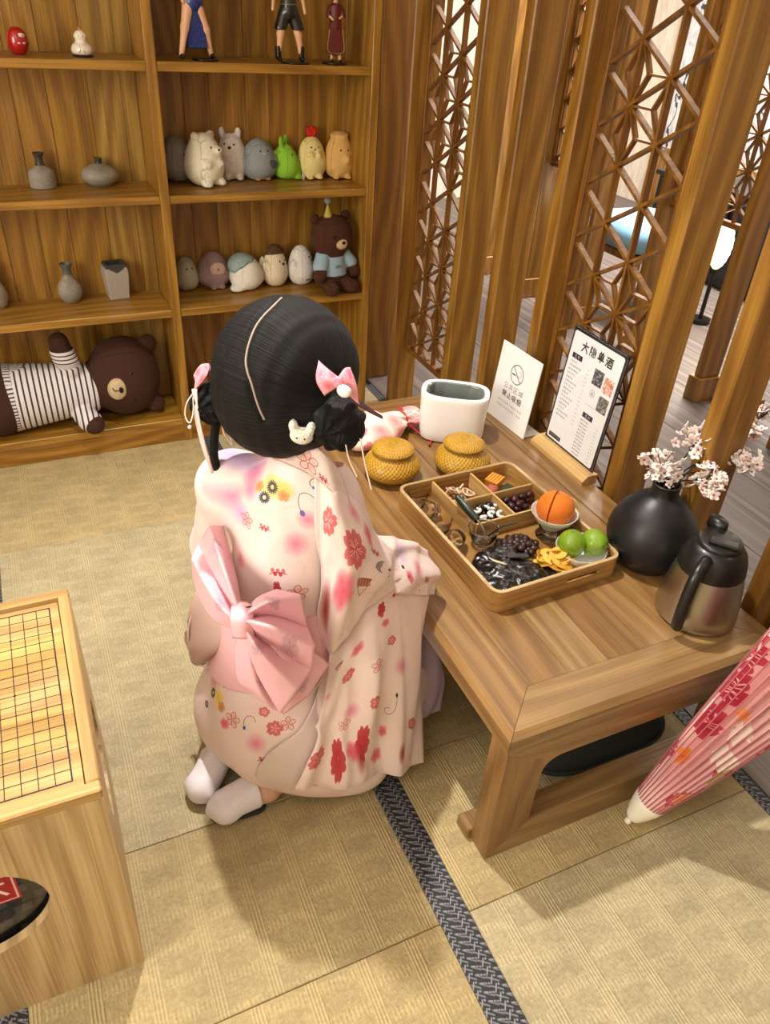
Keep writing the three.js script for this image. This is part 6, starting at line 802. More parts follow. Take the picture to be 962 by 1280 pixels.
  // motifs drawn in a frame whose unit is the millimetre
  const motif = {
    flower: (g, r) => petal(g, 0, 0, r, '#c23f4c', '#dd8f8c', 0.2), soft: (g, r) => { for (let i = 0; i < 5; i++) { const a = i * 1.2566 + 0.4; blotch(g, Math.cos(a) * r * 0.5, Math.sin(a) * r * 0.5, r * 0.55, 'rgba(222,70,96,0.8)'); } blotch(g, 0, 0, r * 0.5, 'rgba(214,48,80,0.7)'); }, dark: (g, r) => { g.save(); g.scale(0.62, 1.35); blotch(g, 0, 0, r, 'rgba(150,34,40,1)'); g.restore(); }, tall: (g, r) => { g.save(); g.scale(0.55, 1.3); petal(g, 0, 0, r, '#b02c38', '#c9565c', 0.5, false); g.restore(); },
    mum: (g, r) => { for (let i = 0; i < 16; i++) { g.save(); g.rotate(i * Math.PI / 8); dot(g, 0, -r * 0.62, r * 0.11, r * 0.34, '#23222e'); g.restore(); } dot(g, 0, 0, r * 0.2, r * 0.2, '#e8c86a'); }, gold: (g, r) => { blotch(g, 0, 0, r, 'rgba(232,196,70,0.95)'); blotch(g, r * 0.2, 0, r * 0.8, 'rgba(236,206,92,0.8)'); }, orange: (g, r) => petal(g, 0, 0, r, '#d98a4a', '#e6b27a', 0, false),
    purple: (g, r) => { blotch(g, 0, 0, r, 'rgba(172,140,206,0.7)'); }, pink: (g, r) => { blotch(g, 0, 0, r, 'rgba(226,110,150,0.8)'); }, outline: (g, r) => { g.strokeStyle = '#c05a52'; g.lineWidth = r * 0.08; for (let i = 0; i < 5; i++) { g.save(); g.rotate(i * 1.2566); g.beginPath(); g.ellipse(0, -r * 0.55, r * 0.3, r * 0.42, 0, 0, 7); g.stroke(); blotch(g, 0, -r * 0.5, r * 0.4, 'rgba(210,110,100,0.4)'); g.restore(); } },
    drop: (g, r) => { g.strokeStyle = '#5c4a50'; g.lineWidth = 1.1; g.beginPath(); g.moveTo(0, 0); g.bezierCurveTo(-4, -r, -6, -r * 2, 2, -r * 3); g.bezierCurveTo(12, -r * 3.6, 20, -r * 3, 22, -r * 2); g.stroke(); dot(g, 0, 0, r * 0.33, r * 0.5, '#3a56a8'); }, vine: (g, r) => { g.strokeStyle = '#5a4348'; g.lineWidth = 1.1; g.beginPath(); g.moveTo(0, -r); g.bezierCurveTo(4, 0, -2, r * 0.8, -r * 0.7, r); g.bezierCurveTo(-r * 1.5, r * 1.1, -r * 1.4, r * 0.2, -r * 0.7, r * 0.4); g.stroke(); dot(g, 0, -r, 3, 5, '#2a2026'); },
    fan: (g, r) => { g.fillStyle = '#a4584a'; g.beginPath(); g.moveTo(-r, -r * 0.3); g.lineTo(r, -r * 0.6); g.lineTo(r * 0.8, r * 0.3); g.lineTo(-r * 0.6, r * 0.35); g.fill(); g.strokeStyle = '#d8b09a'; g.lineWidth = 1.5; for (let i = -2; i < 3; i++) { g.beginPath(); g.moveTo(i * r * 0.25, r * 1.1); g.lineTo(i * r * 0.4, -r * 0.3); g.stroke(); } g.strokeStyle = '#8a5a4e'; g.beginPath(); g.moveTo(-r, -r * 0.2); g.lineTo(0, r * 1.2); g.lineTo(r, 0); g.stroke(); },
    sprig: (g, r) => { for (let i = 0; i < 5; i++) dot(g, (i - 2) * r * 0.3, (i % 2) * r * 0.4 - r * 0.2, r * 0.22, r * 0.3, i % 2 ? '#c04450' : '#d36f70'); g.strokeStyle = '#8c4a44'; g.lineWidth = 1.4; g.beginPath(); g.moveTo(-r, r * 0.4); g.quadraticCurveTo(0, -r * 0.3, r, r * 0.2); g.stroke(); },
    ink: (g, r) => { g.strokeStyle = '#2c2228'; g.lineWidth = 2; for (let i = 0; i < 4; i++) { g.beginPath(); g.arc(0, 0, r * (0.5 + i * 0.13), 2 + i * 0.3, 4 + i * 0.2); g.stroke(); } dot(g, r * 0.6, -r * 0.2, 4, 4, '#1d171c'); dot(g, r * 0.9, r * 0.6, 4, 2.4, '#1d171c'); },
  };
  const cloth = (w, h, place, list, base = BASE) => canvas(w, h, (g) => {
    g.fillStyle = base; g.fillRect(0, 0, w, h); let s = 9; const r = () => (s = (s * 16807) % 2147483647) / 2147483647;
    for (let i = 0; i < 60; i++) blotch(g, r() * w, r() * h, 40 + r() * 90, r() > 0.5 ? 'rgba(243,228,222,0.5)' : 'rgba(229,198,190,0.4)');
    for (const [k, px, py, size] of list) { const q = place(px, py); if (!q) continue; g.save(); g.translate(q[0], q[1]); g.scale(q[2], q[3]); motif[k](g, size); g.restore(); }
  });
  const onKim = (px, py) => { const p = hit(kimF, px, py); if (!p) return null; const u = 0.5 + Math.atan2(p.x - CX, p.z - CZ) / (Math.PI * 2), r = Math.max(0.06, Math.hypot(p.x - CX, p.z - CZ)), n = grad(kimF, p); return [u * TW, (1 - p.y / HM) * TH, TW / (Math.PI * 2 * r) / 1000, TH / HM / 1000 * Math.max(0.45, Math.hypot(n.x, n.z))]; };
  const bodyPrint = [['purple', 300, 572, 40], ['purple', 318, 585, 36], ['pink', 318, 592, 34], ['pink', 330, 570, 26], ['pink', 312, 612, 26], ['gold', 338, 608, 28], ['gold', 352, 612, 22], ['mum', 340, 609, 13], ['mum', 330, 622, 12], ['orange', 324, 608, 11], ['orange', 354, 620, 11], ['pink', 345, 566, 20], ['drop', 378, 642, 11], ['drop', 392, 610, 5], ['sprig', 347, 716, 16], ['tall', 346, 735, 14], ['pink', 300, 700, 18], ['pink', 290, 620, 30], ['pink', 370, 680, 26], ['purple', 300, 640, 30], ['sprig', 330, 660, 12], ['outline', 372, 742, 20], ['pink', 385, 650, 20], ['outline', 308, 650, 16],
    ['flower', 343, 911, 18], ['drop', 305, 910, 9], ['pink', 268, 850, 26], ['pink', 262, 832, 22], ['gold', 272, 872, 24], ['mum', 266, 866, 12], ['orange', 276, 884, 12], ['mum', 258, 880, 9], ['tall', 385, 966, 30], ['tall', 408, 962, 26], ['flower', 362, 968, 24], ['dark', 430, 960, 24], ['soft', 395, 975, 24], ['sprig', 330, 950, 14], ['outline', 290, 900, 18], ['pink', 320, 930, 26], ['soft', 280, 905, 14], ['flower', 330, 890, 12], ['pink', 370, 930, 24], ['outline', 360, 905, 16]];
  const kimTex = cloth(TW, TH, onKim, bodyPrint);
  const fabricBump = pixels(256, 256, (u, v) => { const k = 0.5 + 0.2 * tnoise(u, v, 128, 128, 1) + 0.3 * tnoise(u, v, 10, 10, 4); return [k, k, k]; }, false); fabricBump.repeat.set(5, 5);
  const silk = (map, more = {}) => new THREE.MeshPhysicalMaterial({ map, roughness: 0.5, sheen: 0.35, sheenRoughness: 0.5, sheenColor: new THREE.Color(0xf6e2dc), bumpMap: fabricBump, bumpScale: 0.0008, side: THREE.DoubleSide, ...more });
  part(g0, 'kimono', kg, silk(kimTex), 'pale pink kimono with red blossoms');

  // --- hanging cloth: a grid of points of the photograph at plausible depths, spline-interpolated, with a thickness
  const cr = (p0, p1, p2, p3, t) => { const r = new THREE.Vector3(); for (const k of ['x', 'y', 'z']) { const a = p0[k], b = p1[k], c = p2[k], d = p3[k]; r[k] = 0.5 * (2 * b + (c - a) * t + (2 * a - 5 * b + 4 * c - d) * t * t + (3 * b - a - 3 * c + d) * t * t * t); } return r; };
  const along = (pts, t) => { const n = pts.length - 1, x = clamp(t) * n, i = Math.min(Math.floor(x), n - 1), g = (k) => k < 0 ? pts[0].clone().multiplyScalar(2).sub(pts[1]) : k > n ? pts[n].clone().multiplyScalar(2).sub(pts[n - 1]) : pts[k]; return cr(g(i - 1), g(i), g(i + 1), g(i + 2), x - i); };
  function drape(rows, { nu = 36, nv = 36, th = 0.004, fold = () => 0, floor = true, over = 0, lin = false } = {}) {
    const G = rows.map((r) => r.map((p) => (p.isVector3 ? p : L(...p)))), grid = [];
    for (let j = 0; j <= nv; j++) { const line = []; for (let i = 0; i <= nu; i++) { const col = G.map((r) => along(r, i / nu)); if (lin) { const x = j / nv * (col.length - 1), k = Math.min(Math.floor(x), col.length - 2), t = x - k; line.push(col[k].clone().lerp(col[k + 1], lerp(t, smooth(0, 1, t), 0.45))); } else line.push(along(col, j / nv)); } grid.push(line); }
    if (over) for (let pass = 0; pass < 4; pass++) {                       // cloth lies on the body below it
      for (let j = 0; j <= nv; j++) for (let i = 0; i <= nu; i++) for (let k = 0; k < 3; k++) { const p = grid[j][i], d = kimF([p.x, p.y, p.z]); if (d >= over) break; p.addScaledVector(grad(kimF, p), (over - d) * 1.05); }
      if (pass < 3) { const c = grid.map((l) => l.map((p) => p.clone())); for (let j = 1; j < nv; j++) for (let i = 1; i < nu; i++) grid[j][i].copy(c[j - 1][i]).add(c[j + 1][i]).add(c[j][i - 1]).add(c[j][i + 1]).multiplyScalar(0.25); }
    }
    const nor = grid.map((l, j) => l.map((p, i) => { const a = grid[j][Math.min(i + 1, nu)].clone().sub(grid[j][Math.max(i - 1, 0)]), b = grid[Math.min(j + 1, nv)][i].clone().sub(grid[Math.max(j - 1, 0)][i]); const n = a.cross(b).normalize(); return n.dot(EL.clone().sub(p)) < 0 ? n.negate() : n; }));
    const P = [], U = [], I = [], W = nu + 1;
    for (const s of [1, -1]) for (let j = 0; j <= nv; j++) for (let i = 0; i <= nu; i++) { const p = grid[j][i].clone().addScaledVector(nor[j][i], fold(i / nu, j / nv) + s * th / 2); if (floor) p.y = Math.max(p.y, 0.0015 + (s > 0 ? th : 0)); P.push(p.x, p.y, p.z); U.push(i / nu, 1 - j / nv); }
    const off = W * (nv + 1), quad = (a, b, c, d) => I.push(a, b, c, a, c, d);
    for (let j = 0; j < nv; j++) for (let i = 0; i < nu; i++) { const a = j * W + i; quad(a, a + W, a + W + 1, a + 1); quad(off + a, off + a + 1, off + a + W + 1, off + a + W); }
    for (let j = 0; j < nv; j++) { const a = j * W, b = j * W + nu; quad(a, off + a, off + a + W, a + W); quad(b, b + W, off + b + W, off + b); }
    for (let i = 0; i < nu; i++) { const b = nv * W + i; quad(i, i + 1, off + i + 1, off + i); quad(b, off + b, off + b + 1, b + 1); }
    const g = new THREE.BufferGeometry(); g.setAttribute('position', new THREE.Float32BufferAttribute(P, 3)); g.setAttribute('uv', new THREE.Float32BufferAttribute(U, 2)); g.setIndex(I); g.computeVertexNormals(); g.userData.grid = grid; return g;
  }
  // where a pixel falls on a drape: nearest grid point, with the cloth's own size there
  const onDrape = (g, w, h) => { const grid = g.userData.grid, nv = grid.length - 1, nu = grid[0].length - 1; let lu = 0, lv = 0; for (let i = 0; i < nu; i++) lu += grid[nv >> 1][i].distanceTo(grid[nv >> 1][i + 1]); for (let j = 0; j < nv; j++) lv += grid[j][nu >> 1].distanceTo(grid[j + 1][nu >> 1]); return (px, py) => { const v = dirL(px, py).normalize(); let best = [1e9]; grid.forEach((l, j) => l.forEach((p, i) => { const r = p.clone().sub(EL), d = r.clone().addScaledVector(v, -r.dot(v)).length(); if (d < best[0]) best = [d, i / nu, j / nv]; })); return best[0] > 0.03 ? null : [best[1] * w, best[2] * h, w / lu / 1000, h / lv / 1000]; }; };
  const sil = (x, k, a = 0.006) => a * Math.sin(x * k);

  // right sleeve, its lining, cuff
  const su = drape([
    [[392, 592, 1.275], [418, 598, 1.275], [440, 622, 1.31], [466, 662, 1.39], [488, 688, 1.47], [506, 698, 1.53]],
    [[394, 650, 1.31], [422, 652, 1.275], [452, 672, 1.31], [474, 696, 1.38], [492, 708, 1.45], [512, 712, 1.52]],
    [[394, 710, 1.36], [422, 708, 1.31], [450, 714, 1.325], [470, 721, 1.37], [488, 724, 1.43], [508, 722, 1.50]],
    [[392, 768, 1.42], [415, 768, 1.37], [440, 758, 1.365], [462, 745, 1.39], [482, 734, 1.43], [504, 726, 1.49]],
    [[398, 800, 1.455], [413, 815, 1.435], [432, 795, 1.415], [454, 770, 1.41], [480, 740, 1.435], [504, 730, 1.49]]],
  { nu: 44, nv: 44, over: 0.008, fold: (u, v) => (0.010 * crease(u * 2.2 - v * 0.5 + 0.35) * smooth(0, 0.35, v) + 0.006 * crease(u * 3.4 + v * 0.9)) * smooth(0, 0.08, u) });
  part(g0, 'sleeve_top', su, silk(cloth(1024, 1024, onDrape(su, 1024, 1024), [['flower', 443, 687, 31], ['soft', 460, 672, 18], ['flower', 412, 650, 19], ['soft', 430, 736, 30], ['dark', 404, 764, 32], ['fan', 456, 730, 22], ['ink', 476, 712, 24], ['sprig', 468, 690, 14], ['pink', 440, 640, 16]])), 'shoulder and upper sleeve with a large red blossom');
  const sr = drape([
    [[412, 812, 1.450], [436, 785, 1.435], [462, 752, 1.43], [488, 730, 1.47], [512, 722, 1.53], [538, 726, 1.61]],
    [[408, 856, 1.475], [432, 832, 1.445], [460, 808, 1.435], [490, 796, 1.475], [512, 790, 1.53], [530, 792, 1.62]],
    [[396, 905, 1.525], [424, 890, 1.50], [456, 880, 1.495], [486, 876, 1.525], [510, 875, 1.58], [531, 875, 1.66]],
    [[368, 946, 1.60], [402, 960, 1.615], [440, 968, 1.635], [476, 968, 1.66], [504, 964, 1.69], [529, 952, 1.73]]],
  { nu: 60, nv: 48, over: 0.010, fold: (u, v) => (0.014 * crease(u * 2.6 + v * 0.35 + 0.3) + 0.008 * crease(u * 4.3 - v * 0.5)) * smooth(0.02, 0.6, v) });
  const sleevePrint = [['flower', 436, 845, 21], ['soft', 446, 812, 24], ['flower', 467, 873, 16], ['fan', 424, 832, 14], ['tall', 475, 760, 22], ['sprig', 495, 742, 22], ['soft', 480, 778, 14], ['vine', 495, 880, 22], ['tall', 452, 925, 32], ['dark', 448, 945, 26], ['flower', 395, 944, 24], ['tall', 423, 950, 30], ['soft', 440, 935, 22], ['soft', 478, 915, 14], ['dark', 500, 940, 20], ['sprig', 505, 725, 20], ['ink', 520, 740, 14], ['pink', 410, 870, 14], ['outline', 470, 830, 18], ['pink', 500, 830, 24], ['flower', 490, 800, 14], ['pink', 440, 890, 24], ['flower', 512, 905, 14], ['outline', 430, 905, 16], ['soft', 470, 945, 18]];
  part(g0, 'sleeve', sr, silk(cloth(1024, 1024, onDrape(sr, 1024, 1024), sleevePrint)), 'long hanging sleeve printed with red blossoms');
  const lining = std(0xdcc8c4, 0.6, { side: THREE.DoubleSide, sheen: 0.2 });
  part(g0, 'sleeve_lining', drape([[[416, 812, 1.48], [414, 826, 1.475]], [[405, 838, 1.50], [409, 860, 1.49]], [[376, 885, 1.555], [397, 906, 1.54]], [[344, 926, 1.62], [368, 948, 1.615]]], { nu: 10, nv: 30, over: 0.006 }), lining, 'pale lining inside the open back edge of the sleeve');
  part(g0, 'sleeve_piping', tube([[418, 812, 1.47], [408, 838, 1.49], [378, 884, 1.548], [345, 925, 1.612], [352, 940, 1.612], [369, 949, 1.605], [397, 907, 1.525], [410, 856, 1.472]].map((p) => L(...p)), 0.0016, 60, 6), std(0xe8d4c6, 0.6), 'cream edge piping');
  const cuff = drape([
    [[470, 668, 1.455], [492, 672, 1.53], [515, 680, 1.60], [532, 690, 1.66]],
    [[476, 690, 1.45], [500, 688, 1.51], [525, 694, 1.59], [546, 712, 1.655]],
    [[486, 716, 1.45], [508, 714, 1.50], [530, 718, 1.575], [548, 728, 1.64]],
    [[495, 742, 1.46], [512, 744, 1.51], [530, 745, 1.575], [540, 742, 1.63]]],
  { nu: 40, nv: 36, th: 0.006, floor: false, over: 0.006, fold: (u, v) => 0.008 * crease(v * 1.7 + u * 0.8) + 0.004 * crease(u * 2.4 + v) });
  part(g0, 'sleeve_cuff', cuff, silk(cloth(512, 512, onDrape(cuff, 512, 512), [['ink', 500, 712, 22], ['soft', 508, 722, 14], ['pink', 520, 712, 22], ['purple', 500, 690, 30], ['sprig', 530, 725, 12]])), 'gathered sleeve opening resting on the table edge');

  // left sleeve hanging behind the bow
  const sl = drape([
    [[272, 700, 1.50], [262, 740, 1.50], [280, 770, 1.48], [318, 790, 1.45]],
    [[252, 735, 1.56], [246, 770, 1.56], [268, 800, 1.53], [300, 806, 1.49]],
    [[237, 775, 1.62], [236, 800, 1.63], [252, 822, 1.61], [282, 815, 1.55]],
    [[236, 800, 1.64], [240, 822, 1.655], [254, 832, 1.65], [272, 826, 1.60]]], { nu: 24, nv: 24, fold: (u, v) => 0.006 * Math.sin(u * 9 + v * 4) });
  part(g0, 'sleeve', sl, std(0xc9a9a2, 0.6, { side: THREE.DoubleSide }), 'open left sleeve showing its greyish pink lining');
  part(g0, 'sleeve_piping', tube([[262, 730, 1.545], [240, 768, 1.60], [235, 795, 1.63], [241, 824, 1.65], [256, 834, 1.645], [273, 826, 1.595], [300, 800, 1.49]].map((p) => L(...p)), 0.0018, 50, 6), std(0xefe3d6, 0.6), 'cream edge piping');
  part(g0, 'sleeve_hem', drape([[[238, 800, 1.632], [246, 822, 1.645], [262, 830, 1.625]], [[244, 790, 1.62], [255, 808, 1.625], [268, 818, 1.605]]], { nu: 16, nv: 8 }), std(0xe9e2e4, 0.6, { side: THREE.DoubleSide }), 'white folded sleeve hem');

  // obi and bow
  const obiPink = (x) => canvas(256, 256, (g, w, h) => { g.fillStyle = '#efb9c4'; g.fillRect(0, 0, w, h); for (const [a, b] of x) { g.globalAlpha = 0.32; petal(g, a, b, 26, '#8f6f86', '#a98a9c', 0.4, false); g.globalAlpha = 1; } });
  const satin = (x = []) => new THREE.MeshPhysicalMaterial({ map: obiPink(x), roughness: 0.42, sheen: 0.5, sheenRoughness: 0.4, sheenColor: new THREE.Color(0xffe2ec), side: THREE.DoubleSide });
  const obiF = (q) => Math.max(kimF(q) - 0.009, 0.36 + 0.35 * q[0] - q[1] - 0.02, q[1] - 0.50 - 0.30 * q[0], q[0] - 0.14);
  part(g0, 'obi', boxUV(surfaceNet(obiF, [-0.26, 0.2, -0.26], [0.2, 0.6, 0.16], 0.006), 4), satin(), 'pink sash round the waist');
  part(g0, 'bow_tail', drape([
    [[300, 785, 1.33], [294, 815, 1.36], [298, 850, 1.395], [318, 868, 1.42]], [[305, 786, 1.31], [312, 822, 1.322], [322, 858, 1.36], [338, 884, 1.405]], [[312, 786, 1.345], [330, 824, 1.375], [345, 862, 1.41], [354, 893, 1.43]],
    [[325, 790, 1.315], [352, 822, 1.33], [372, 850, 1.37], [384, 870, 1.41]], [[345, 792, 1.35], [372, 808, 1.37], [395, 818, 1.395], [411, 830, 1.42]]], { nu: 30, nv: 48, lin: true }), satin([[60, 170], [150, 90], [200, 190]]), 'wide lower tail of the pink bow');
  part(g0, 'bow_loop', drape([
    [[303, 768, 1.30], [322, 748, 1.30], [346, 737, 1.31]], [[303, 770, 1.28], [335, 752, 1.262], [376, 744, 1.295]], [[303, 773, 1.30], [340, 770, 1.318], [384, 784, 1.35]], [[303, 775, 1.275], [338, 784, 1.245], [393, 808, 1.31]],
    [[304, 779, 1.305], [334, 806, 1.33], [390, 836, 1.375]], [[304, 782, 1.285], [326, 815, 1.272], [372, 862, 1.355]], [[304, 786, 1.31], [316, 830, 1.335], [350, 892, 1.40]]], { nu: 30, nv: 60, lin: true }), satin([[150, 40], [190, 150], [110, 210]]), 'large right loop of the pink bow');
  part(g0, 'bow_loop', drape([
    [[301, 766, 1.31], [297, 735, 1.34], [291, 705, 1.37], [278, 658, 1.41]], [[300, 768, 1.285], [288, 735, 1.285], [276, 700, 1.315], [262, 658, 1.37]], [[299, 772, 1.315], [282, 745, 1.345], [264, 712, 1.385], [248, 680, 1.425]],
    [[298, 778, 1.29], [276, 758, 1.295], [256, 728, 1.345], [240, 698, 1.41]], [[299, 788, 1.32], [268, 775, 1.365], [250, 748, 1.415], [242, 722, 1.455]]], { nu: 30, nv: 48, lin: true }), satin([[200, 60], [90, 190]]), 'left loop of the pink bow');
  { const k = drape([[[292, 758, 1.30], [304, 754, 1.29], [316, 760, 1.295]], [[290, 775, 1.282], [303, 774, 1.27], [314, 776, 1.282]], [[293, 795, 1.30], [304, 796, 1.29], [316, 792, 1.30]]], { nu: 14, nv: 16, th: 0.012 }); part(g0, 'bow_knot', k, satin(), 'knot of the pink bow'); part(g0, 'bow_cord', tube([[318, 757, 1.285], [302, 762, 1.275], [296, 774, 1.27], [302, 790, 1.28]].map((p) => L(...p)), 0.0014, 20, 6), std(0x2c2a3a, 0.6), 'thin dark cord at the knot'); }
  // lavender underskirt at the knee
  part(g0, 'under_skirt', drape([[[515, 770, 1.80], [532, 785, 1.82], [548, 812, 1.85]], [[515, 830, 1.815], [538, 838, 1.84], [557, 850, 1.865]], [[515, 872, 1.83], [536, 878, 1.85], [553, 872, 1.87]], [[515, 898, 1.83], [530, 896, 1.845], [549, 888, 1.862]]], { nu: 20, nv: 24, fold: (u, v) => 0.006 * Math.sin(u * 10 + v * 3) }), std(0xb9a6b8, 0.65, { side: THREE.DoubleSide }), 'lavender under-robe showing at the knee');
  { const c = drape([[[322, 556, 1.285], [345, 550, 1.262], [372, 550, 1.245], [396, 558, 1.235], [412, 574, 1.25], [424, 594, 1.29]], [[318, 562, 1.30], [342, 572, 1.29], [372, 584, 1.275], [400, 600, 1.265], [420, 620, 1.275], [436, 642, 1.31]]], { nu: 40, nv: 12, th: 0.006, over: 0.010, floor: false });
    part(g0, 'collar', c, silk(cloth(512, 256, onDrape(c, 512, 256), [['outline', 385, 577, 22], ['pink', 338, 562, 20], ['purple', 325, 560, 24], ['sprig', 405, 596, 12]])), 'kimono collar standing away from the nape');
    const low = c.userData.grid[c.userData.grid.length - 1]; part(g0, 'collar_edge', tube(low.filter((_, i) => i % 4 === 0).map((p) => p.clone()), 0.0022, 40, 6), std(0xc09a8c, 0.6), 'darker collar seam'); }

  // --- hair
  const yaw = -0.19, cy = Math.cos(yaw), sy = Math.sin(yaw);
  const BR = L(423, 530, 1.19), BLn = L(264, 503, 1.30);
  const hair0 = (q) => {
    const x = q[0] - HC[0], y = q[1] - HC[1], z = q[2] - HC[2], hx = x * cy - z * sy, hz = x * sy + z * cy;
    let d = sEll([hx, y, hz], [0, 0.012, 0.008], [0.117, 0.122, 0.125]);
    d = smin(d, sEll([hx, y, hz], [0, -0.055, 0.045], [0.088, 0.062, 0.07]), 0.05);
    d = smin(d, sCap(q, [HC[0] + 0.085, HC[1] - 0.035, HC[2] + 0.055], [BR.x - 0.012, BR.y + 0.012, BR.z - 0.02], 0.038, 0.026), 0.03);
    d = smin(d, sCap(q, [HC[0] - 0.08, HC[1] - 0.03, HC[2] + 0.01], [BLn.x + 0.01, BLn.y + 0.01, BLn.z - 0.01], 0.038, 0.026), 0.03);
    d = smax(d, -sEll([hx, y, hz], [0, -0.03, -0.12], [0.072, 0.10, 0.07]), 0.02);        // face opening
    d += 0.0022 * perlin.noise(hx * 14, y * 9, hz * 14) + 0.0007 * Math.sin(hx * 210 + 3 * perlin.noise(hx * 20, y * 6, hz * 6));
    return d;
  };
  const partPts = []; for (const [px, py] of [[352, 369], [340, 381], [328, 393], [319, 405], [312, 420], [307, 436], [305, 452], [308, 466], [313, 480], [317, 496], [322, 510], [330, 526]]) { const p = hit(hair0, px, py); if (p) partPts.push(p); }
  const hairF = (q) => { const d = hair0(q); if (d > 0.03 || d < -0.03) return d; let m = 1; for (let i = 0; i < partPts.length - 1; i++) { const a = partPts[i], b = partPts[i + 1]; m = Math.min(m, sCap(q, [a.x, a.y, a.z], [b.x, b.y, b.z], 0, 0)); } return d + 0.0055 * smooth(0.012, 0.001, m); };
  const hairBump = pixels(256, 256, (u, v) => { const k = 0.5 + tnoise(u, v, 90, 3, 2) * 0.5 + tnoise(u, v, 30, 2, 6) * 0.3; return [k, k, k]; }, false);
  const hairM = new THREE.MeshPhysicalMaterial({ color: 0x0a0808, roughness: 0.72, specularIntensity: 0.55, bumpMap: hairBump, bumpScale: 0.0014, sheen: 0.1, sheenRoughness: 0.5, sheenColor: new THREE.Color(0x4a4550) });
  { const g = surfaceNet(hairF, [-0.2, 0.76, -0.25], [0.24, 1.10, 0.12], 0.004), q = g.attributes.position, u = new Float32Array(q.count * 2); for (let i = 0; i < q.count; i++) { const x = q.getX(i) - HC[0], z = q.getZ(i) - HC[2], hx = x * cy - z * sy, hz = x * sy + z * cy; u[2 * i] = Math.atan2(q.getY(i) - HC[1], hz) * 1.1; u[2 * i + 1] = hx * 3; } g.setAttribute('uv', new THREE.BufferAttribute(u, 2)); part(g0, 'hair', g, hairM, 'black hair parted down the middle'); }
  const bunF = (c, r, s) => (q) => { const x = q[0] - c.x, y = q[1] - c.y, z = q[2] - c.z, R = Math.hypot(x, y, z); return (R - r + 0.0022 * Math.sin(Math.atan2(y, x) * 9 + R * 160 + s) + 0.0028 * perlin.noise(x * 60 + s, y * 60, z * 60)) * 0.8; };
  for (const [c, r] of [[BR, 0.042], [BLn, 0.036]]) part(g0, 'hair_bun', boxUV(surfaceNet(bunF(c, r, r * 300), [c.x - 0.06, c.y - 0.06, c.z - 0.06], [c.x + 0.06, c.y + 0.06, c.z + 0.06], 0.003), 8), hairM, 'round hair bun');
  part(g0, 'hair_lock', tube([BLn.clone().add(V(0.012, -0.02, 0.0)), L(268, 545, 1.33), L(268, 575, 1.36), L(276, 600, 1.38)], 0.008, 20, 10), hairM, 'loose lock below the left bun');
  part(g0, 'hair_parting', tube(partPts.map((p) => p.clone().addScaledVector(grad(hair0, p), -0.0044)), 0.0019, 70, 6), std(0xa8948a, 0.6), 'pale scalp line of the parting');

  // --- hair ornaments
  const bowM = new THREE.MeshPhysicalMaterial({ map: canvas(128, 128, (g) => { g.fillStyle = '#e79aa6'; g.fillRect(0, 0, 128, 128); for (const [x, y] of [[30, 40], [90, 30], [60, 90]]) blotch(g, x, y, 34, 'rgba(206,70,96,0.7)'); for (let i = 0; i < 14; i++) dot(g, (i * 37) % 128, (i * 53) % 128, 3, 3, 'rgba(255,225,228,0.9)'); }), roughness: 0.6, side: THREE.DoubleSide });
  const cord = std(0xe8d2c8, 0.6);
  part(g0, 'ribbon_bow_wing', drape([[[398, 452, 1.145], [410, 464, 1.14], [422, 474, 1.14]], [[396, 474, 1.135], [409, 476, 1.13], [422, 478, 1.135]], [[406, 494, 1.145], [414, 487, 1.14], [422, 482, 1.14]]], { nu: 14, nv: 16, th: 0.008, floor: false }), bowM, 'pink bow wing');
  part(g0, 'ribbon_bow_wing', drape([[[424, 474, 1.14], [430, 462, 1.145], [436, 460, 1.15]], [[424, 478, 1.135], [434, 478, 1.14], [444, 484, 1.15]], [[424, 482, 1.14], [434, 492, 1.145], [448, 506, 1.155]]], { nu: 14, nv: 16, th: 0.008, floor: false }), bowM, 'pink bow wing');
  { const k = L(423, 478, 1.132); part(g0, 'ribbon_bow_knot', ball(k.x, k.y, k.z, 0.008, 0.009, 0.008), bowM); const b = L(430, 489, 1.128); part(g0, 'white_button', ball(b.x, b.y, b.z, 0.012, 0.010, 0.008), M.white, 'plain white round button under the bow'); }
  part(g0, 'ribbon_tail', drape([[[440, 492, 1.15], [460, 508, 1.155], [478, 520, 1.16]], [[436, 500, 1.15], [458, 514, 1.155], [478, 524, 1.16]]], { nu: 16, nv: 4, th: 0.002, floor: false }), std(0x3c2228, 0.6, { side: THREE.DoubleSide }), 'dark ribbon tail');
  for (const pts of [[[432, 556, 1.17], [436, 574, 1.18], [446, 596, 1.19]], [[450, 548, 1.17], [456, 580, 1.18], [464, 612, 1.19]]]) part(g0, 'hanging_cord', tube(pts.map((p) => L(...p)), 0.0012, 16, 6), cord, 'thin pale cord');
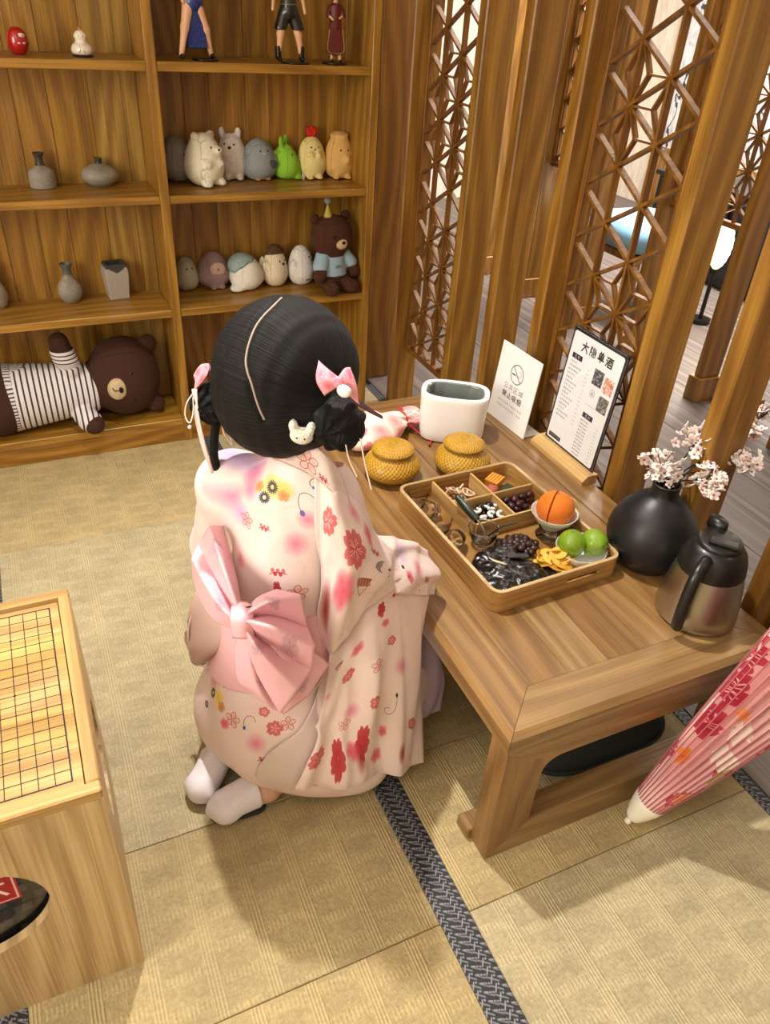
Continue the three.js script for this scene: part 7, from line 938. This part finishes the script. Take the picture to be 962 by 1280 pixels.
  { // white rabbit clip
    const c = hit(hairF, 377, 543) || L(377, 543, 1.2), n = grad(hairF, c), m = new THREE.Matrix4().lookAt(n, V(0, 0, 0), V(0.1, 1, 0)), f = (q) => { let d = sEll(q, [0, 0, 0.004], [0.0185, 0.0155, 0.008]); for (const s of [-1, 1]) d = smin(d, sEll(q, [s * 0.014, 0.017, 0.004], [0.0075, 0.011, 0.005]), 0.006); return d; }, g = surfaceNet(f, [-0.03, -0.025, -0.01], [0.03, 0.035, 0.02], 0.0022); const put = (x) => x.applyMatrix4(m).translate(c.x, c.y, c.z);
    const clip = part(g0, 'hair_clip', boxUV(put(g)), plush(0xe6e4da), 'white felt rabbit-head clip'); for (const s of [-1, 1]) part(clip, 'clip_eye', put(ball(s * 0.006, 0.0, 0.0125, 0.0014, 0.0016, 0.001, 8)), M.black);
  }
  part(g0, 'ribbon_bow_wing', drape([[[262, 456, 1.265], [252, 458, 1.27], [244, 470, 1.28]], [[262, 464, 1.258], [254, 468, 1.26], [246, 480, 1.27]], [[256, 476, 1.262], [248, 484, 1.27], [240, 494, 1.28]]], { nu: 14, nv: 14, th: 0.008, floor: false }), bowM, 'pink bow at the left bun');
  part(g0, 'ribbon_tail', drape([[[240, 486, 1.27], [243, 520, 1.28], [252, 558, 1.30], [264, 592, 1.33]], [[246, 486, 1.265], [249, 520, 1.275], [257, 556, 1.295], [267, 590, 1.33]]].map((r) => r), { nu: 30, nv: 4, th: 0.002, floor: false }), std(0xe8c8c4, 0.6, { side: THREE.DoubleSide }), 'long pale pink ribbon tail');
  part(g0, 'hanging_cord', tube([[241, 492, 1.27], [233, 505, 1.27], [232, 522, 1.275], [237, 529, 1.275], [241, 518, 1.275], [242, 496, 1.27]].map((p) => L(...p)), 0.0012, 30, 6), cord, 'looped pale cord'); { const b = L(237, 534, 1.275); part(g0, 'cord_bead', ball(b.x, b.y, b.z, 0.0035), cord); }
  for (const pts of [[[280, 524, 1.27], [286, 540, 1.28], [290, 556, 1.30]], [[277, 526, 1.27], [280, 542, 1.28], [289, 556, 1.30]]]) part(g0, 'hanging_cord', tube(pts.map((p) => L(...p)), 0.0011, 14, 6), cord, 'thin pale cord');
}
scene.traverse((o) => { if (o.isMesh) { o.castShadow = true; o.receiveShadow = true; } });
renderer.render(scene, camera);
